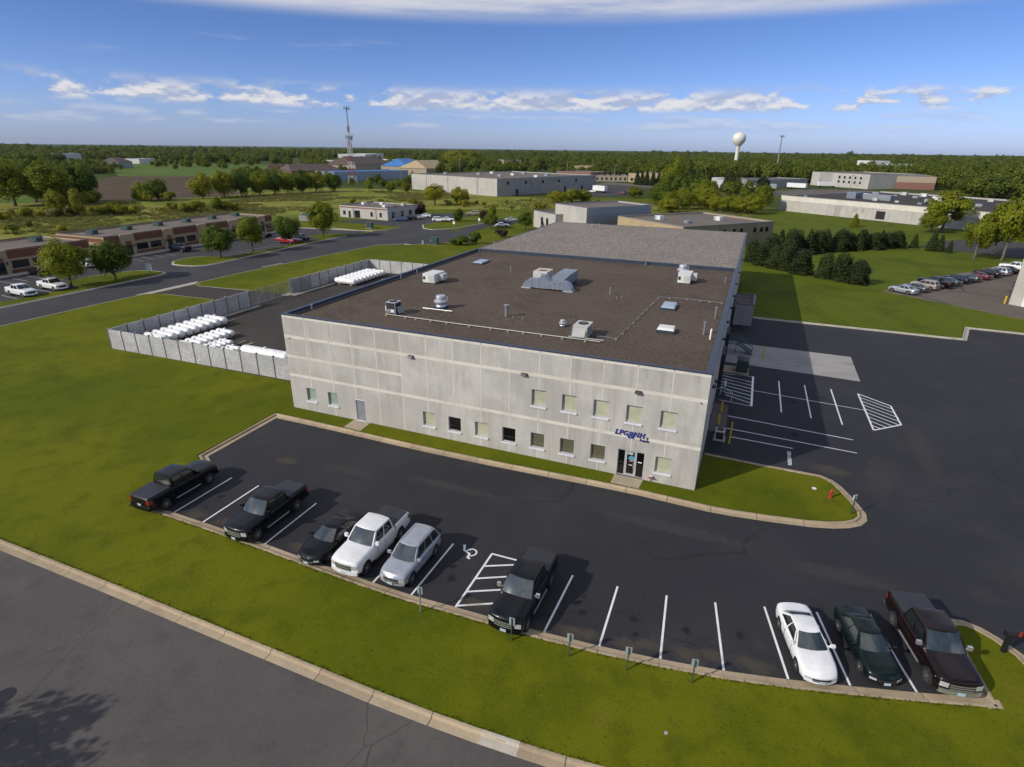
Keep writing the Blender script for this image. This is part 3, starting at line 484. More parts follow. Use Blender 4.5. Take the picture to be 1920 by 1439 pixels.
# older lots to the right and behind; they follow the neighbouring street's angle
RA = math.radians(-37.5); AV = Vector((math.cos(RA), math.sin(RA))); BV = Vector((-math.sin(RA), math.cos(RA)))
def rot_pt(o, a, b): p = Vector(o) + AV * a + BV * b; return (p.x, p.y)
LO = (61.2, 82.6)
slab('neighbour_lot', 'asphalt_old', [rot_pt(LO, 0, 0), rot_pt(LO, 70, 0), rot_pt(LO, 70, 54), rot_pt(LO, -.5, 54)], -.05, .075)
sheet('neighbour_road', 'asphalt_street', [(80.0, 149.5), (86, 161.5), (95, 170.5), (112, 172), (170, 140), (150, 110), (99, 137.8)], -.03)
sheet('gravel_lot', 'asphalt_old', [G(*Z1C(*q)) for q in [(1500, 515), (1880, 545), (1870, 592), (1520, 545)]], -.03)
sheet('warehouse_lot', 'asphalt_street', [G(*Z1C(*q)) for q in [(580, 540), (760, 500), (860, 470), (1080, 495), (1070, 515), (990, 530), (860, 550)]], -.03)
sheet('far_lot', 'asphalt_old', [G(*Z1D(*q)) for q in [(0, 470), (430, 440), (800, 450), (1100, 470), (500, 500), (280, 478)]], -.03)
sheet('far_road', 'asphalt_old', [G(*Z1C(*q)) for q in [(660, 470), (830, 450), (1200, 480), (1180, 496), (860, 470)]], -.035)

# ------------------------------------------------------------------ the warehouse
BW, BD, BD2, BH = 36.96, 40.74, 79.66, 9.2
PW = BW / 15
def holed(m, u0, u1, z0, z1, holes, y0, y1):
    """a slab in the x-z plane, front face y0, back y1, with rectangular holes (u0,u1,z0,z1)"""
    us = sorted({u0, u1, *[min(max(h[i], u0), u1) for h in holes for i in (0, 1)]}); zs = sorted({z0, z1, *[min(max(h[i], z0), z1) for h in holes for i in (2, 3)]})
    def solid(i, j):
        if i < 0 or j < 0 or i >= len(us) - 1 or j >= len(zs) - 1: return False
        uc, zc = (us[i] + us[i + 1]) / 2, (zs[j] + zs[j + 1]) / 2
        return not any(h[0] < uc < h[1] and h[2] < zc < h[3] for h in holes)
    for i in range(len(us) - 1):
        for j in range(len(zs) - 1):
            if not solid(i, j): continue
            a, b, c, d = us[i], us[i + 1], zs[j], zs[j + 1]
            m.add([(a, y0, c), (b, y0, c), (b, y0, d), (a, y0, d)], [(0, 1, 2, 3)])
            if not solid(i - 1, j): m.add([(a, y1, c), (a, y0, c), (a, y0, d), (a, y1, d)], [(0, 1, 2, 3)])
            if not solid(i + 1, j): m.add([(b, y0, c), (b, y1, c), (b, y1, d), (b, y0, d)], [(0, 1, 2, 3)])
            if not solid(i, j - 1): m.add([(a, y1, c), (b, y1, c), (b, y0, c), (a, y0, c)], [(0, 1, 2, 3)])
            if not solid(i, j + 1): m.add([(a, y0, d), (b, y0, d), (b, y1, d), (a, y1, d)], [(0, 1, 2, 3)])
    return m
wh = thing('warehouse', 'large pale precast concrete warehouse with gravel roof and two rows of windows', 'warehouse')
# openings: low windows, upper windows, doors
k_ = .9146
LOWW = [(1.80, 2.86, 1.12, 2.40, 'blind_teal'), (4.22, 5.30, 1.10, 2.38, 'blind_teal')] + [(PW * j - .58, PW * j + .58, .98, 2.28, b) for j, b in ((6, 'blind_cream'), (7, None), (8, 'blind_cream'), (9, None), (10, 'blind_olive'), (11, 'blind_olive'), (12, 'blind_olive'), (14, 'blind_cream'))]
UPW = [(PW * j - .58, PW * j + .58, 4.64, 6.0, 'blind_cream') for j in (10, 11, 12, 13, 14)]
SDOOR = (7.26, 8.22, -.01, 2.16); EDOOR = (31.12, 33.12, -.01, 2.34)
HOLES = [w[:4] for w in LOWW + UPW] + [SDOOR, EDOOR]
BANDS = [(3.36, 3.63), (7.08, 7.36)]; MIDB = (5.20, 5.46); TOPB = (8.98, 9.2)
for i in range(15):
    u0, u1 = PW * i + .022, PW * (i + 1) - .022
    bands = [BANDS[0]] + ([MIDB] if i < 5 else []) + [BANDS[1], TOPB]
    z = 0.0
    for b0, b1 in bands:
        cut = [h for h in HOLES if h[2] < 0 and u0 < h[0] and h[1] < u1 and z == 0.0]        # a door inside one panel: leave it as left, right and head pieces of one slab
        holed(MB(), u0, u1, z, b0, [(h[0], h[1], .06 if h in cut else h[2], h[3]) for h in HOLES], 0.0, .22).build('wall_panel', 'ribbed_concrete', wh)
        holed(MB(), u0, u1, b0, b1, HOLES, .012, .22).build('wall_band', 'smooth_concrete', wh)
        z = b1
for i in range(1, 15):
    u = PW * i; cuts = sorted((h[2], h[3]) for h in HOLES if h[0] < u < h[1]); z = 0.0
    for c0, c1 in cuts + [(9.0, 9.0)]:
        if c0 - z > .05: box('joint_seal', 'smooth_concrete', wh, u - .032, u + .032, -.006, .1, z, c0)
        z = max(z, c1)
# side and rear walls in panels, recessed joints
sm = MB()
def side_panels(u, sgn, y0, y1, zt, doors=()):
    n = round((y1 - y0) / PW); w = (y1 - y0) / n
    for i in range(n):
        m = MB(); a, b = y0 + w * i + (.24 if i == 0 and y0 == 0 else .02), y0 + w * (i + 1) - .02
        holed(m, a, b, 0, zt, doors, 0, .22)
        vs = [((u - sgn * y), x, z) for (x, y, z) in m.v]; m2 = MB().add(vs, m.f if sgn > 0 else [f[::-1] for f in m.f]); m2.build('wall_panel', 'ribbed_concrete', wh)
DOCK = [(20.3, 23.0, 1.2, 4.0), (23.8, 24.8, -.01, 2.2), (28.0, 30.6, 1.2, 4.0), (33.6, 34.6, 1.2, 3.4), (40.6, 43.4, 1.2, 4.2), (44.3, 47.1, 1.2, 4.2), (11.5, 14.5, -.01, 3.4), (16.4, 17.4, -.01, 2.2)]
side_panels(BW, 1, 0, BD, 9.0, DOCK); side_panels(BW, 1, BD, BD2, 9.0, DOCK); side_panels(0.0, -1, 0, BD, 9.0); side_panels(0.0, -1, BD, BD2, 9.0)
core = MB().box(.24, BW - .24, .9, BD2 - .24, .02, 8.6); core.box(.06, .26, .28, BD2 - .1, .02, 8.95); core.build('inner_wall', 'grey_concrete', wh)
box('rear_wall', 'grey_concrete', wh, 0, BW, BD2 - .22, BD2, 0, 9.0)
iw = MB(); iw.box(.3, BW - .3, .55, .8, .02, 3.1); iw.build('room_wall', 'blind_olive', wh)
# roof: front field below the coping, rear field a little higher behind an upstand
struct_r = MB().box(.2, BW - .2, .2, BD - .1, 8.5, 8.88).build('roof', 'roof_gravel', wh)
MB().box(.12, BW - .12, BD + .12, BD2 - .05, 8.5, 9.20).build('roof', 'roof_ballast', wh)
cp = MB(); cp.box(-.04, BW + .04, -.04, .30, 9.2, 9.28)
cp.build('coping', 'coping_blue', wh)
for (a, b, c, d, z0, z1) in [(-.04, .34, .30, BD - .001, 9.0, 9.28), (BW - .42, BW + .04, .30, BD - .001, 9.0, 9.28), (.34, BW - .42, BD - .12, BD + .10, 8.6, 9.30), (BW - .25, BW + .04, BD + .10, BD2, 9.0, 9.27), (-.04, .14, BD + .10, BD2, 9.0, 9.24), (.14, BW - .25, BD2 - .1, BD2 + .04, 9.0, 9.24)]:
    box('coping', 'coping_blue', wh, a, b, c, d, z0, z1)
# windows
for (a, b, c, d, bl) in LOWW + UPW:
    W2, H2 = (b - a) / 2, d - c
    f = MB(); t = .055
    for q in ((-W2, -W2 + t, 0, H2), (W2 - t, W2, 0, H2), (-W2 + t, W2 - t, 0, t), (-W2 + t, W2 - t, H2 - t, H2)): f.box(q[0], q[1], .12, .20, q[2], q[3])
    w = f.build('window', 'frame_alum', wh, loc=((a + b) / 2, 0, c))
    box('pane', 'pane_glass' if bl else 'pane_dark', w, -W2 + t, W2 - t, .15, .158, t, H2 - t)
    s = MB().box(-W2 - .07, W2 + .07, -.10, .13, -.14, -.005); s.build('sill', 'sill_white', w)
    if bl: box('blind', bl, w, -W2 + t, W2 - t, .21, .225, t, H2 - t)
    else: box('room', 'black_metal', w, -W2, W2, .5, .52, -.05, H2 + .05)
# half drawn shade in one dark window
w7 = LOWW[3]; box('window_shade', 'blind_olive', wh, w7[0] + .06, w7[1] - .06, .19, .205, 1.62, 2.24)
# plain steel door
d = MB().box(SDOOR[0] + .05, SDOOR[1] - .05, .06, .10, .14, 2.10).build('door', 'door_grey', wh)
box('handle', 'alum', d, SDOOR[1] - .19, SDOOR[1] - .1, .0, .06, 1.02, 1.14)
f = MB()
for q in ((SDOOR[0], SDOOR[0] + .05, .12, 2.16), (SDOOR[1] - .05, SDOOR[1], .12, 2.16), (SDOOR[0] + .05, SDOOR[1] - .05, 2.1, 2.16)): f.box(q[0], q[1], .02, .14, q[2], q[3])
f.build('door_frame', 'door_grey', wh); box('door_lintel', 'sill_white', wh, SDOOR[0] - .05, SDOOR[1] + .05, -.02, .1, 2.165, 2.23); box('door_sill', 'sill_white', wh, SDOOR[0], SDOOR[1], -.08, .1, .122, .15)
# glazed entrance: sidelight, door, sidelight
a, b, c, dd = EDOOR; c = .12; mu = [a, a + .56, a + 1.38, b]
f = MB()
for u in mu: f.box(max(a, u - .04), min(b, u + .04), .06, .15, c + .02, dd)
f.box(a + .04, b - .04, .062, .148, dd - .07, dd - .001)
for p, q in zip(mu, mu[1:]): f.box(p + .04, q - .04, .064, .146, c + .02, c + .08)
ef = f.build('entrance_frame', 'frame_alum', wh)
for i, (p, q) in enumerate(zip(mu, mu[1:])):
    pn = box('door' if i == 1 else 'sidelight', 'pane_dark', wh, p + .04, q - .04, .10, .11, c + .08, dd - .07)
    if i == 1:
        fr = MB()
        for e in ((p + .045, p + .13), (q - .13, q - .045)): fr.box(e[0], e[1], .07, .13, c + .085, dd - .075)
        fr.box(p + .13, q - .13, .071, .129, c + .085, c + .22); fr.box(p + .13, q - .13, .071, .129, dd - .14, dd - .075); fr.build('frame', 'frame_alum', pn)
        box('handle', 'alum', pn, q - .18, q - .14, .02, .06, c + .7, c + 1.2)
box('lobby', 'black_metal', wh, a - .1, b + .1, .5, .53, .03, 2.4)
def flat_text(body, h, wdt, u, z, y, mat, parent, name, shear=0.0, bold=0.0, ext=.004):
    me = text_mesh(body, 1.0, ext, shear, bold); xs = [v.co.x for v in me.vertices]; ys = [v.co.y for v in me.vertices]
    sx, sy = wdt / (max(xs) - min(xs)), h / (max(ys) - min(ys)); x0, y0 = min(xs), min(ys)
    for v in me.vertices: x, yy, zz = v.co; v.co = (u + (x - x0) * sx, y - zz, z + (yy - y0) * sy)
    return mkobj(name, me, mat, parent)
flat_text('1200', .19, .46, a + .66, dd - .36, .062, 'sign_white', wh, 'house_number', bold=.03)
logo = MB().add([(a + .78, .092, 1.60), (a + 1.0, .092, 1.42), (a + 1.26, .092, 1.52), (a + 1.24, .092, 1.78), (a + 1.02, .092, 1.92), (a + .86, .092, 1.80)], [(0, 1, 2, 3, 4, 5)]); logo.build('door_emblem', 'sign_teal', wh)
MB().add([(a + .86, .091, 1.36), (a + 1.24, .091, 1.38), (a + 1.24, .091, 1.46), (a + .86, .091, 1.44)], [(0, 1, 2, 3)]).build('door_decal', 'sign_pink', wh)
MB().add([(a + .86, .0905, 1.05), (a + 1.12, .0905, 1.05), (a + 1.12, .0905, 1.11), (a + .86, .0905, 1.11)], [(0, 1, 2, 3)]).build('door_decal', 'sign_white', wh)
MB().add([(a + 1.52, .0905, 1.40), (a + 1.82, .0905, 1.40), (a + 1.82, .0905, 1.48), (a + 1.52, .0905, 1.48)], [(0, 1, 2, 3)]).build('door_decal', 'sign_white', wh)
# wall lights
for u in (13.35, 23.42, 32.18):
    m = MB(); m.add([(u - .24, 0, 7.04), (u + .24, 0, 7.04), (u + .24, 0, 7.24), (u - .24, 0, 7.24), (u - .24, -.26, 7.06), (u + .24, -.26, 7.06), (u + .2, -.16, 7.24), (u - .2, -.16, 7.24)], [(0, 1, 5, 4), (4, 5, 6, 7), (7, 6, 2, 3), (1, 2, 6, 5), (0, 4, 7, 3)]); m.build('wall_light', 'black_metal', wh)
for u, z in ((.62, 7.02), (36.5, 7.02)): box('wall_camera', 'steel_dull', wh, u - .05, u + .05, -.12, 0, z, z + .08)
for v, z in ((4.5, 6.6), (9.5, 5.2), (14.0, 7.6), (20, 7.6), (26, 7.6), (32, 7.6), (39, 7.6), (47, 7.6), (58, 7.6)): box('wall_light', 'black_metal', wh, BW, BW + .24, v - .2, v + .2, z, z + .16)
# the raised sign
sg = thing('wall_sign', 'dark blue raised lettering reading LPG & NH3 Supply above the entrance', 'sign', (30.7, 0, 3.35))
def letters(body, u, z, h, w, shear=.22, bold=.018):
    me = text_mesh(body, 1.0, .03, shear, bold); xs = [v.co.x for v in me.vertices]; ys = [v.co.y for v in me.vertices]; sx, sy = w / (max(xs) - min(xs)), h / (max(ys) - min(ys)); x0, y0 = min(xs), min(ys)
    for v in me.vertices: x, yy, zz = v.co; v.co = ((x - x0) * sx, -.035 - zz * .8, (yy - y0) * sy)
    o = mkobj('letter', me, 'sign_blue', sg, (u, 0, z)); return o
H_ = .40
for ch, u, w in (('L', .06, .30), ('P', .37, .34), ('G', .70, .38), ('N', 1.44, .42), ('H', 1.87, .42)):
    L_ = letters(ch, u, .20, H_, w)
    serif = MB(); k = .22 * H_ * .9
    def sf(x, z, wd): serif.add([(x - wd / 2, -.072, z), (x + wd / 2, -.072, z), (x + wd / 2 + .012, -.072, z + .05), (x - wd / 2 + .012, -.072, z + .05)], [(0, 1, 2, 3)])
    if ch in 'LPNH':
        sf(.05, .0, .17); sf(.05 + k, H_ - .05, .17)
    if ch == 'H': sf(w - .05 - k, .0, .17); sf(w - .05, H_ - .05, .17)
    if ch == 'N': sf(w - .03, H_ - .05, .17)
    if serif.v: serif.build('serif', 'sign_blue', L_)
letters('&', 1.02, .02, .56, .52, .12, .008); letters('3', 2.36, .14, .20, .16); letters('Supply', 1.92, -.10, .22, .70, .0, .015)
# stains below the sign, walks at the doors
sheet('side_walk', 'slab_concrete', [(7.0, -1.70), (8.8, -1.72), (8.7, -.03), (6.95, -.03)], .125); sheet('entrance_walk', 'slab_concrete', [(31.0, -1.42), (33.1, -1.42), (33.2, -.03), (31.0, -.03)], .127)
# dock doors on the side wall
for (y0, y1, z0, z1) in DOCK: box('dock_door', 'door_grey' if z0 > .5 else 'white_metal', wh, BW - .22, BW - .16, y0, y1, max(z0, .02), z1)
for (y0, y1, z0, z1) in [q for q in DOCK if q[2] > .5 and q[1] - q[0] > 2]:
    s = MB(); s.box(BW, BW + .35, y0 - .28, y0, z0 - .1, z1 + .25); s.box(BW, BW + .35, y1, y1 + .28, z0 - .1, z1 + .25); s.box(BW, BW + .35, y0, y1, z1, z1 + .25); s.build('dock_seal', 'plastic_black', wh)
    s = MB(); s.box(BW, BW + .12, y0, y0 + .3, .5, 1.15); s.box(BW, BW + .12, y1 - .3, y1, .5, 1.15); s.build('dock_bumper', 'plastic_black', wh)
# roof pipes and skylights belong to the building
def pipe(u, v, h, r, cap=True, z=8.88, mat='steel_galv'):
    o = MB().tube([(u, v, z - .02), (u, v, z + h)], r, 10).build('vent_pipe', mat, wh, True)
    if cap: MB().lathe([(r * 1.25, h - .02), (r * 1.55, h + .03), (r * 1.5, h + .09), (.0, h + .14)], 12, (u, v, z)).build('cap', 'steel_galv', o, True)
for u, v, h, r in ((24.87, 21.6, .62, .085), (35.9, 33.0, .55, .08), (36.0, 16.1, 1.0, .09), (35.5, 10.5, 1.0, .1), (25.3, 40.1, .55, .07), (10.9, 27.7, .7, .07), (.75, 22.2, .62, .06), (.7, 18.7, .62, .06), (.9, 39.6, .55, .06), (.65, 3.3, .45, .08), (18.2, 8.85, 1.0, .17)): pipe(u, v, h, r)
pipe(1.2, 44.5, .5, .08, z=9.2); pipe(36.1, 43.3, .5, .08, z=9.2); pipe(9.0, 74, .5, .2, z=9.2); pipe(9.6, 76.5, .5, .08, z=9.2); pipe(18, 77, .5, .08, z=9.2)
for u, v in ((19.0, 8.5), (20.0, 8.45), (26.4, 20.3), (26.0, 19.8)): pipe(u, v, .22, .06, False, mat='steel_dull')
o = MB().tube([(36.1, 9.3, 8.86), (36.1, 9.3, 9.55), (36.12, 9.38, 9.72), (36.16, 9.5, 9.66)], .07, 8).build('vent_pipe', 'plastic_white', wh, True)
def skylight(u0, u1, v0, v1, h, mat='skylight_plastic'):
    o = box('skylight', 'coping_blue', wh, u0, u1, v0, v1, 8.86, 8.88 + h * .6)
    MB().add([(u0 + .03, v0 + .03, 8.88 + h * .6), (u1 - .03, v0 + .03, 8.88 + h * .6), (u1 - .03, v1 - .03, 8.88 + h * .6), (u0 + .03, v1 - .03, 8.88 + h * .6), (u0 + .12, v0 + .12, 8.88 + h), (u1 - .12, v0 + .12, 8.88 + h), (u1 - .12, v1 - .12, 8.88 + h), (u0 + .12, v1 - .12, 8.88 + h)], [(4, 5, 6, 7), (0, 1, 5, 4), (1, 2, 6, 5), (2, 3, 7, 6), (3, 0, 4, 7)]).build('dome', mat, o)
skylight(4.05, 5.45, 30.9, 33.4, .3); skylight(30.8, 32.2, 17.3, 19.6, .35); skylight(31.7, 33.2, 9.4, 10.7, .45, 'white_metal')

# ------------------------------------------------------------------ plant on the roof
RZ = 8.88
def ac_box(name, label, x0, x1, y0, y1, h, mat='white_metal', legs=.12):
    t = thing(name, label, 'rooftop unit', ((x0 + x1) / 2, (y0 + y1) / 2, RZ)); w, d = (x1 - x0) / 2, (y1 - y0) / 2
    box('curb', 'coping_blue', t, -w + .08, w - .08, -d + .08, d - .08, 0, legs)
    box('cabinet', mat, t, -w, w, -d, d, legs, h)
    m = MB(); m.box(-w - .03, w + .03, -d - .03, d + .03, h + .001, h + .05); m.build('lid', mat, t); return t, w, d
def fan_ring(t, x, y, z, r):
    o = MB().lathe([(r, 0), (r, .05), (r * .92, .05), (r * .9, .012), (0, .012)], 16, (x, y, z)).build('fan_guard', 'dark_grille', t, True)
    m = MB()
    for k in range(6): a = k * math.pi / 3; m.tube([(x, y, z + .055), (x + r * math.cos(a), y + r * math.sin(a), z + .055)], .012, 4)
    m.build('grille', 'steel_dull', o)
t, w, d = ac_box('air_handler', 'cream rooftop air handler with side hood at the left of the roof', 4.1, 5.6, 17.9, 20.3, 1.05)
box('side_hood', 'cream_metal', t, w, w + .62, -.35, .75, .35, .98); box('louvre', 'dark_grille', t, -w + .05, -w + .33, -d - .014, -d - .001, .45, .8); box('access_panel', 'cream_metal', t, -.02, w - .05, -d - .015, -d - .001, .18, .98); box('louvre', 'dark_grille', t, w + .1, w + .52, .751, .765, .42, .9)
t, w, d = ac_box('air_handler', 'cream rooftop air handler near the rear right roof corner', 30.75, 32.15, 30.2, 32.6, 1.12)
box('side_hood', 'cream_metal', t, w, w + .62, -.35, .75, .35, 1.05); box('louvre', 'dark_grille', t, -w + .05, -w + .33, -d - .014, -d - .001, .45, .85); box('access_panel', 'cream_metal', t, -.02, w - .05, -d - .015, -d - .001, .18, 1.02)
t, w, d = ac_box('packaged_unit', 'cream packaged cooling unit with top fan near the roof front', 25.65, 26.85, 5.0, 6.75, 1.0, 'cream_metal')
fan_ring(t, 0, .15, 1.052, .42)
MB().add([(-w + .02, -d - .001, .85), (w - .1, -d - .001, .85), (w - .1, -d - .34, .28), (-w + .02, -d - .34, .28)], [(0, 1, 2, 3), (3, 2, 1, 0)]).build('intake_hood', 'white_metal', t)
MB().add([(-w - .001, -d + .1, .9), (-w - .001, d - .7, .9), (-w - .3, d - .7, .35), (-w - .3, -d + .1, .35)], [(0, 1, 2, 3), (3, 2, 1, 0)]).build('side_vane', 'cream_metal', t)
box('louvre', 'steel_dull', t, w + .001, w + .014, -d + .2, d - .2, .25, .9)
# condenser with a mesh box, near the front left
t = thing('condenser', 'small grey condenser with open frame near the roof front left', 'condenser', (8.35, 5.4, RZ))
m = MB()
for x in (-.5, .46):
    for y in (-.52, .48): m.box(x, x + .04, y, y + .04, 0, 1.12)
m.build('frame', 'alum', t); box('coil', 'dark_grille', t, -.46, .46, -.48, .48, .55, 1.08); box('cabinet', 'steel_galv', t, -.45, .45, -.47, .47, .16, .55); box('lid', 'alum', t, -.52, .52, -.54, .54, 1.12, 1.17); fan_ring(t, 0, 0, 1.172, .36)
box('control_box', 'white_metal', t, -.66, -.521, -.4, .0, .3, .75); box('label_plate', 'sign_white', t, .0, .3, -.492, -.481, .25, .5)
MB().add([(.53, -.4, .75), (.53, .5, .75), (.78, .5, .15), (.78, -.4, .15)], [(0, 1, 2, 3), (3, 2, 1, 0)]).build('shroud', 'steel_galv', t); m = MB(); m.tube([(.55, .55, .0), (.95, .62, .0), (.95, .62, .12)], .035, 6); m.build('drain', 'steel_galv', t)
# exhaust fans
def mush_fan(label, u, v, s, z=RZ):
    t = thing('exhaust_fan', label, 'exhaust fan', (u, v, z))
    box('curb', 'coping_blue', t, -.55 * s, .55 * s, -.55 * s, .55 * s, 0, .22 * s)
    MB().lathe([(.52 * s, .22 * s), (.46 * s, .30 * s), (.46 * s, .44 * s), (.60 * s, .52 * s), (.66 * s, .60 * s), (.66 * s, .72 * s), (.60 * s, .78 * s), (.50 * s, .82 * s)], 24).build('bowl', 'alum', t, True)
    MB().lathe([(.50 * s, .80 * s), (.46 * s, .84 * s), (.46 * s, 1.18 * s), (.44 * s, 1.24 * s), (0, 1.30 * s)], 24).build('motor_hood', 'alum', t, True)
    box('switch_box', 'white_metal', t, .5 * s, .62 * s, .2 * s, .34 * s, .75 * s, 1.1 * s)
mush_fan('large aluminium exhaust fan beside the condenser on the roof', 11.3, 9.0, 1.0); mush_fan('small aluminium exhaust fan left of the packaged cooling unit', 23.9, 7.85, .48); mush_fan('aluminium exhaust fan behind the rear air handler on the roof', 30.7, 35.2, 1.05)
MB().tube([(9.9, 7.95, RZ + .12), (13.0, 8.0, RZ + .12)], .03, 6).build('conduit', 'steel_galv', tag(bpy.data.objects.new('roof_conduit', None), 'thin conduit lying in front of the large exhaust fan', 'conduit')); COL.objects.link(bpy.data.objects['roof_conduit'])
for u in (10.4, 12.4): box('block', 'wood_beam', bpy.data.objects['roof_conduit'], u - .1, u + .1, 7.9, 8.05, RZ, RZ + .09)
# gas pipe along the front with its blocks
gp = thing('gas_pipe', 'pale gas pipe on wooden blocks along the front roof edge', 'pipe', (8.0, 4.4, RZ))
MB().tube([(0, .1, .16), (8, .02, .15), (20.1, .1, .16)], .032, 8).build('pipe', 'cream_metal', gp, True); MB().tube([(17.4, .35, .2), (20.3, .42, .2)], .032, 8).build('pipe', 'cream_metal', gp, True)
for k, x in enumerate((.2, 2.2, 3.3, 4.8, 6.4, 8.6, 10.6, 12.2, 13.6, 15.2, 17.0, 18.9)): box('block', 'wood_beam', gp, x - .08, x + .08, -.12, .28, 0, .115)
gq = thing('gas_branch_pipe', 'thin grey gas pipe on blocks running across the right of the roof', 'pipe', (29.5, 6, RZ))
MB().tube([(-2.0, .05, .13), (-.45, -.05, .13), (.0, 8, .13), (.5, 16.0, .14), (3.2, 16.4, .14), (6.7, 16.2, .14)], .02, 6).build('pipe', 'steel_dull', gq, True)
for x, y in ((-1.95, .05), (-.45, -.05), (-.28, 1.7), (-.2, 3.5), (-.1, 5.3), (0, 7.1), (.05, 9.0), (.15, 10.6), (.25, 12.4), (.32, 13.5), (.45, 15.8), (1.5, 16.2), (3.2, 16.4), (4.6, 16.35), (5.5, 16.3), (6.7, 16.2)): box('block', 'steel_galv', gq, x - .09, x + .09, y - .09, y + .09, 0, .09)
# the big ducted unit in the middle
t = thing('ducted_unit', 'large rooftop unit with curved insulated ducts in the roof middle', 'rooftop unit', (18, 21, RZ))
o = MB().box(-2.6, -.9, 2.4, 4.6, .12, 1.35).build('cabinet', 'cream_metal', t); box('rust_patch', 'rust', o, -2.2, -1.2, 2.9, 3.8, 1.352, 1.36); box('curb', 'coping_blue', t, -2.5, -1.0, 2.5, 4.5, 0, .12)
MB().box(.35, 2.0, 2.2, 5.0, .35, 1.45).build('rear_duct', 'duct_metal', t); box('stand', 'coping_blue', t, .5, 1.9, 2.6, 4.8, 0, .35)
MB().add([(.0, .5, .3), (1.6, .5, .3), (2.0, 2.2, .35), (.35, 2.2, .35), (.0, .5, 1.0), (1.6, .5, 1.0), (2.0, 2.2, 1.45), (.35, 2.2, 1.45)], [(0, 3, 2, 1), (4, 5, 6, 7), (0, 1, 5, 4), (1, 2, 6, 5), (2, 3, 7, 6), (3, 0, 4, 7)]).build('duct_taper', 'duct_metal', t)
def duct(pts, hw, name):
    m = MB(); rows = []
    for (x, zlo, zhi) in pts: rows.append([(x, -hw, zlo), (x, hw, zlo), (x, hw, zhi), (x, -hw, zhi), (x, -hw, zlo)])
    m.grid(rows); m.f += [(0, 1, 2, 3), tuple(5 * (len(pts) - 1) + i for i in (3, 2, 1, 0))]; return m.build(name, 'duct_metal', t)
def elbow(x0, sgn, w):
    m = MB(); n = 7; rows = []
    for i in range(n + 1):
        a = math.pi / 2 * i / n
        ro, ri = 1.05, .15
        po = (x0 + sgn * ro * math.sin(a), ro * math.cos(a)); pi_ = (x0 + sgn * ri * math.sin(a), ri * math.cos(a))
        rows.append([(pi_[0], -w, pi_[1] + .02), (po[0], -w, po[1] + .02), (po[0], w, po[1] + .02), (pi_[0], w, pi_[1] + .02), (pi_[0], -w, pi_[1] + .02)])
    m.grid(rows); m.build('elbow', 'duct_metal', t, True)
    box('collar', 'alum', t, x0 + sgn * .62 - .55, x0 + sgn * .62 + .55, -w - .06, w + .06, 0, .1)
elbow(-1.75, -1, .45); elbow(1.85, 1, .45)
duct([(-1.75, .16, 1.07), (-.95, .12, 1.10), (-.6, .12, 1.55), (-.2, .12, 1.55), (.25, .16, .95), (.8, .16, .95), (1.85, .16, 1.07)], .45, 'cross_duct')
for x in (-1.75, -.95, .25, .8, 1.3, 1.85): box('flange', 'alum', t, x - .02, x + .02, -.49, .49, .13, 1.11 if x in (-1.75, -.95, 1.85) else 1.0)
MB().add([(-.95, .4, .15), (-.2, .4, .15), (-.9, 2.4, .15), (-1.6, 2.4, .15), (-.95, .4, 1.5), (-.2, .4, 1.5), (-.9, 2.4, 1.2), (-1.6, 2.4, 1.2)], [(0, 1, 2, 3), (4, 7, 6, 5), (0, 4, 5, 1), (1, 5, 6, 2), (2, 6, 7, 3), (3, 7, 4, 0)]).build('return_duct', 'duct_metal', t)

# ------------------------------------------------------------------ dock side things
def bollard(label, u, v, h=1.05, lean=(0, 0), r=.09, mat='paint_yellow', group='yellow bollards along the dock wall'):
    t = thing('bollard', label, 'bollard', (u, v, 0), 0, group); o = MB().tube([(0, 0, -.05), (lean[0], lean[1], h)], r, 12).build('post', mat, t, True); MB().lathe([(r, 0), (r * .8, .05), (0, .07)], 12, (lean[0], lean[1], h)).build('cap', mat, o, True)
bollard('yellow bollard standing on the brown slab, nearer the grass', 37.75, 12.4); bollard('yellow bollard standing on the brown slab, farther from the grass', 37.8, 15.4); bollard('yellow bollard beside the steel stairs on the concrete pad', 41.4, 33.8, 1.2)
bollard('yellow bollard beside the ground cooling unit near the grass', 38.85, 8.9, 1.1, (.02, 0), .07); bollard('yellow bollard at the near end of the white stall line', 38.9, 11.1, 1.05, r=.07)
slab('dock_slab', 'asphalt_old', [(37.0, 10.7), (38.5, 10.8), (38.35, 17.3), (37.0, 17.3)], -.02, .09)
t = thing('ground_condenser', 'white condenser unit on the asphalt by the side wall', 'condenser', (38.02, 9.6, 0)); m = MB(); m.box(-.38, .38, -.42, .42, .06, .9); m.build('cabinet', 'cream_metal', t); box('base', 'pad_concrete', t, -.5, .5, -.55, .55, -.03, .06); box('coil', 'dark_grille', t, -.3, .3, -.432, -.421, .15, .8); fan_ring(t, 0, 0, .902, .3)
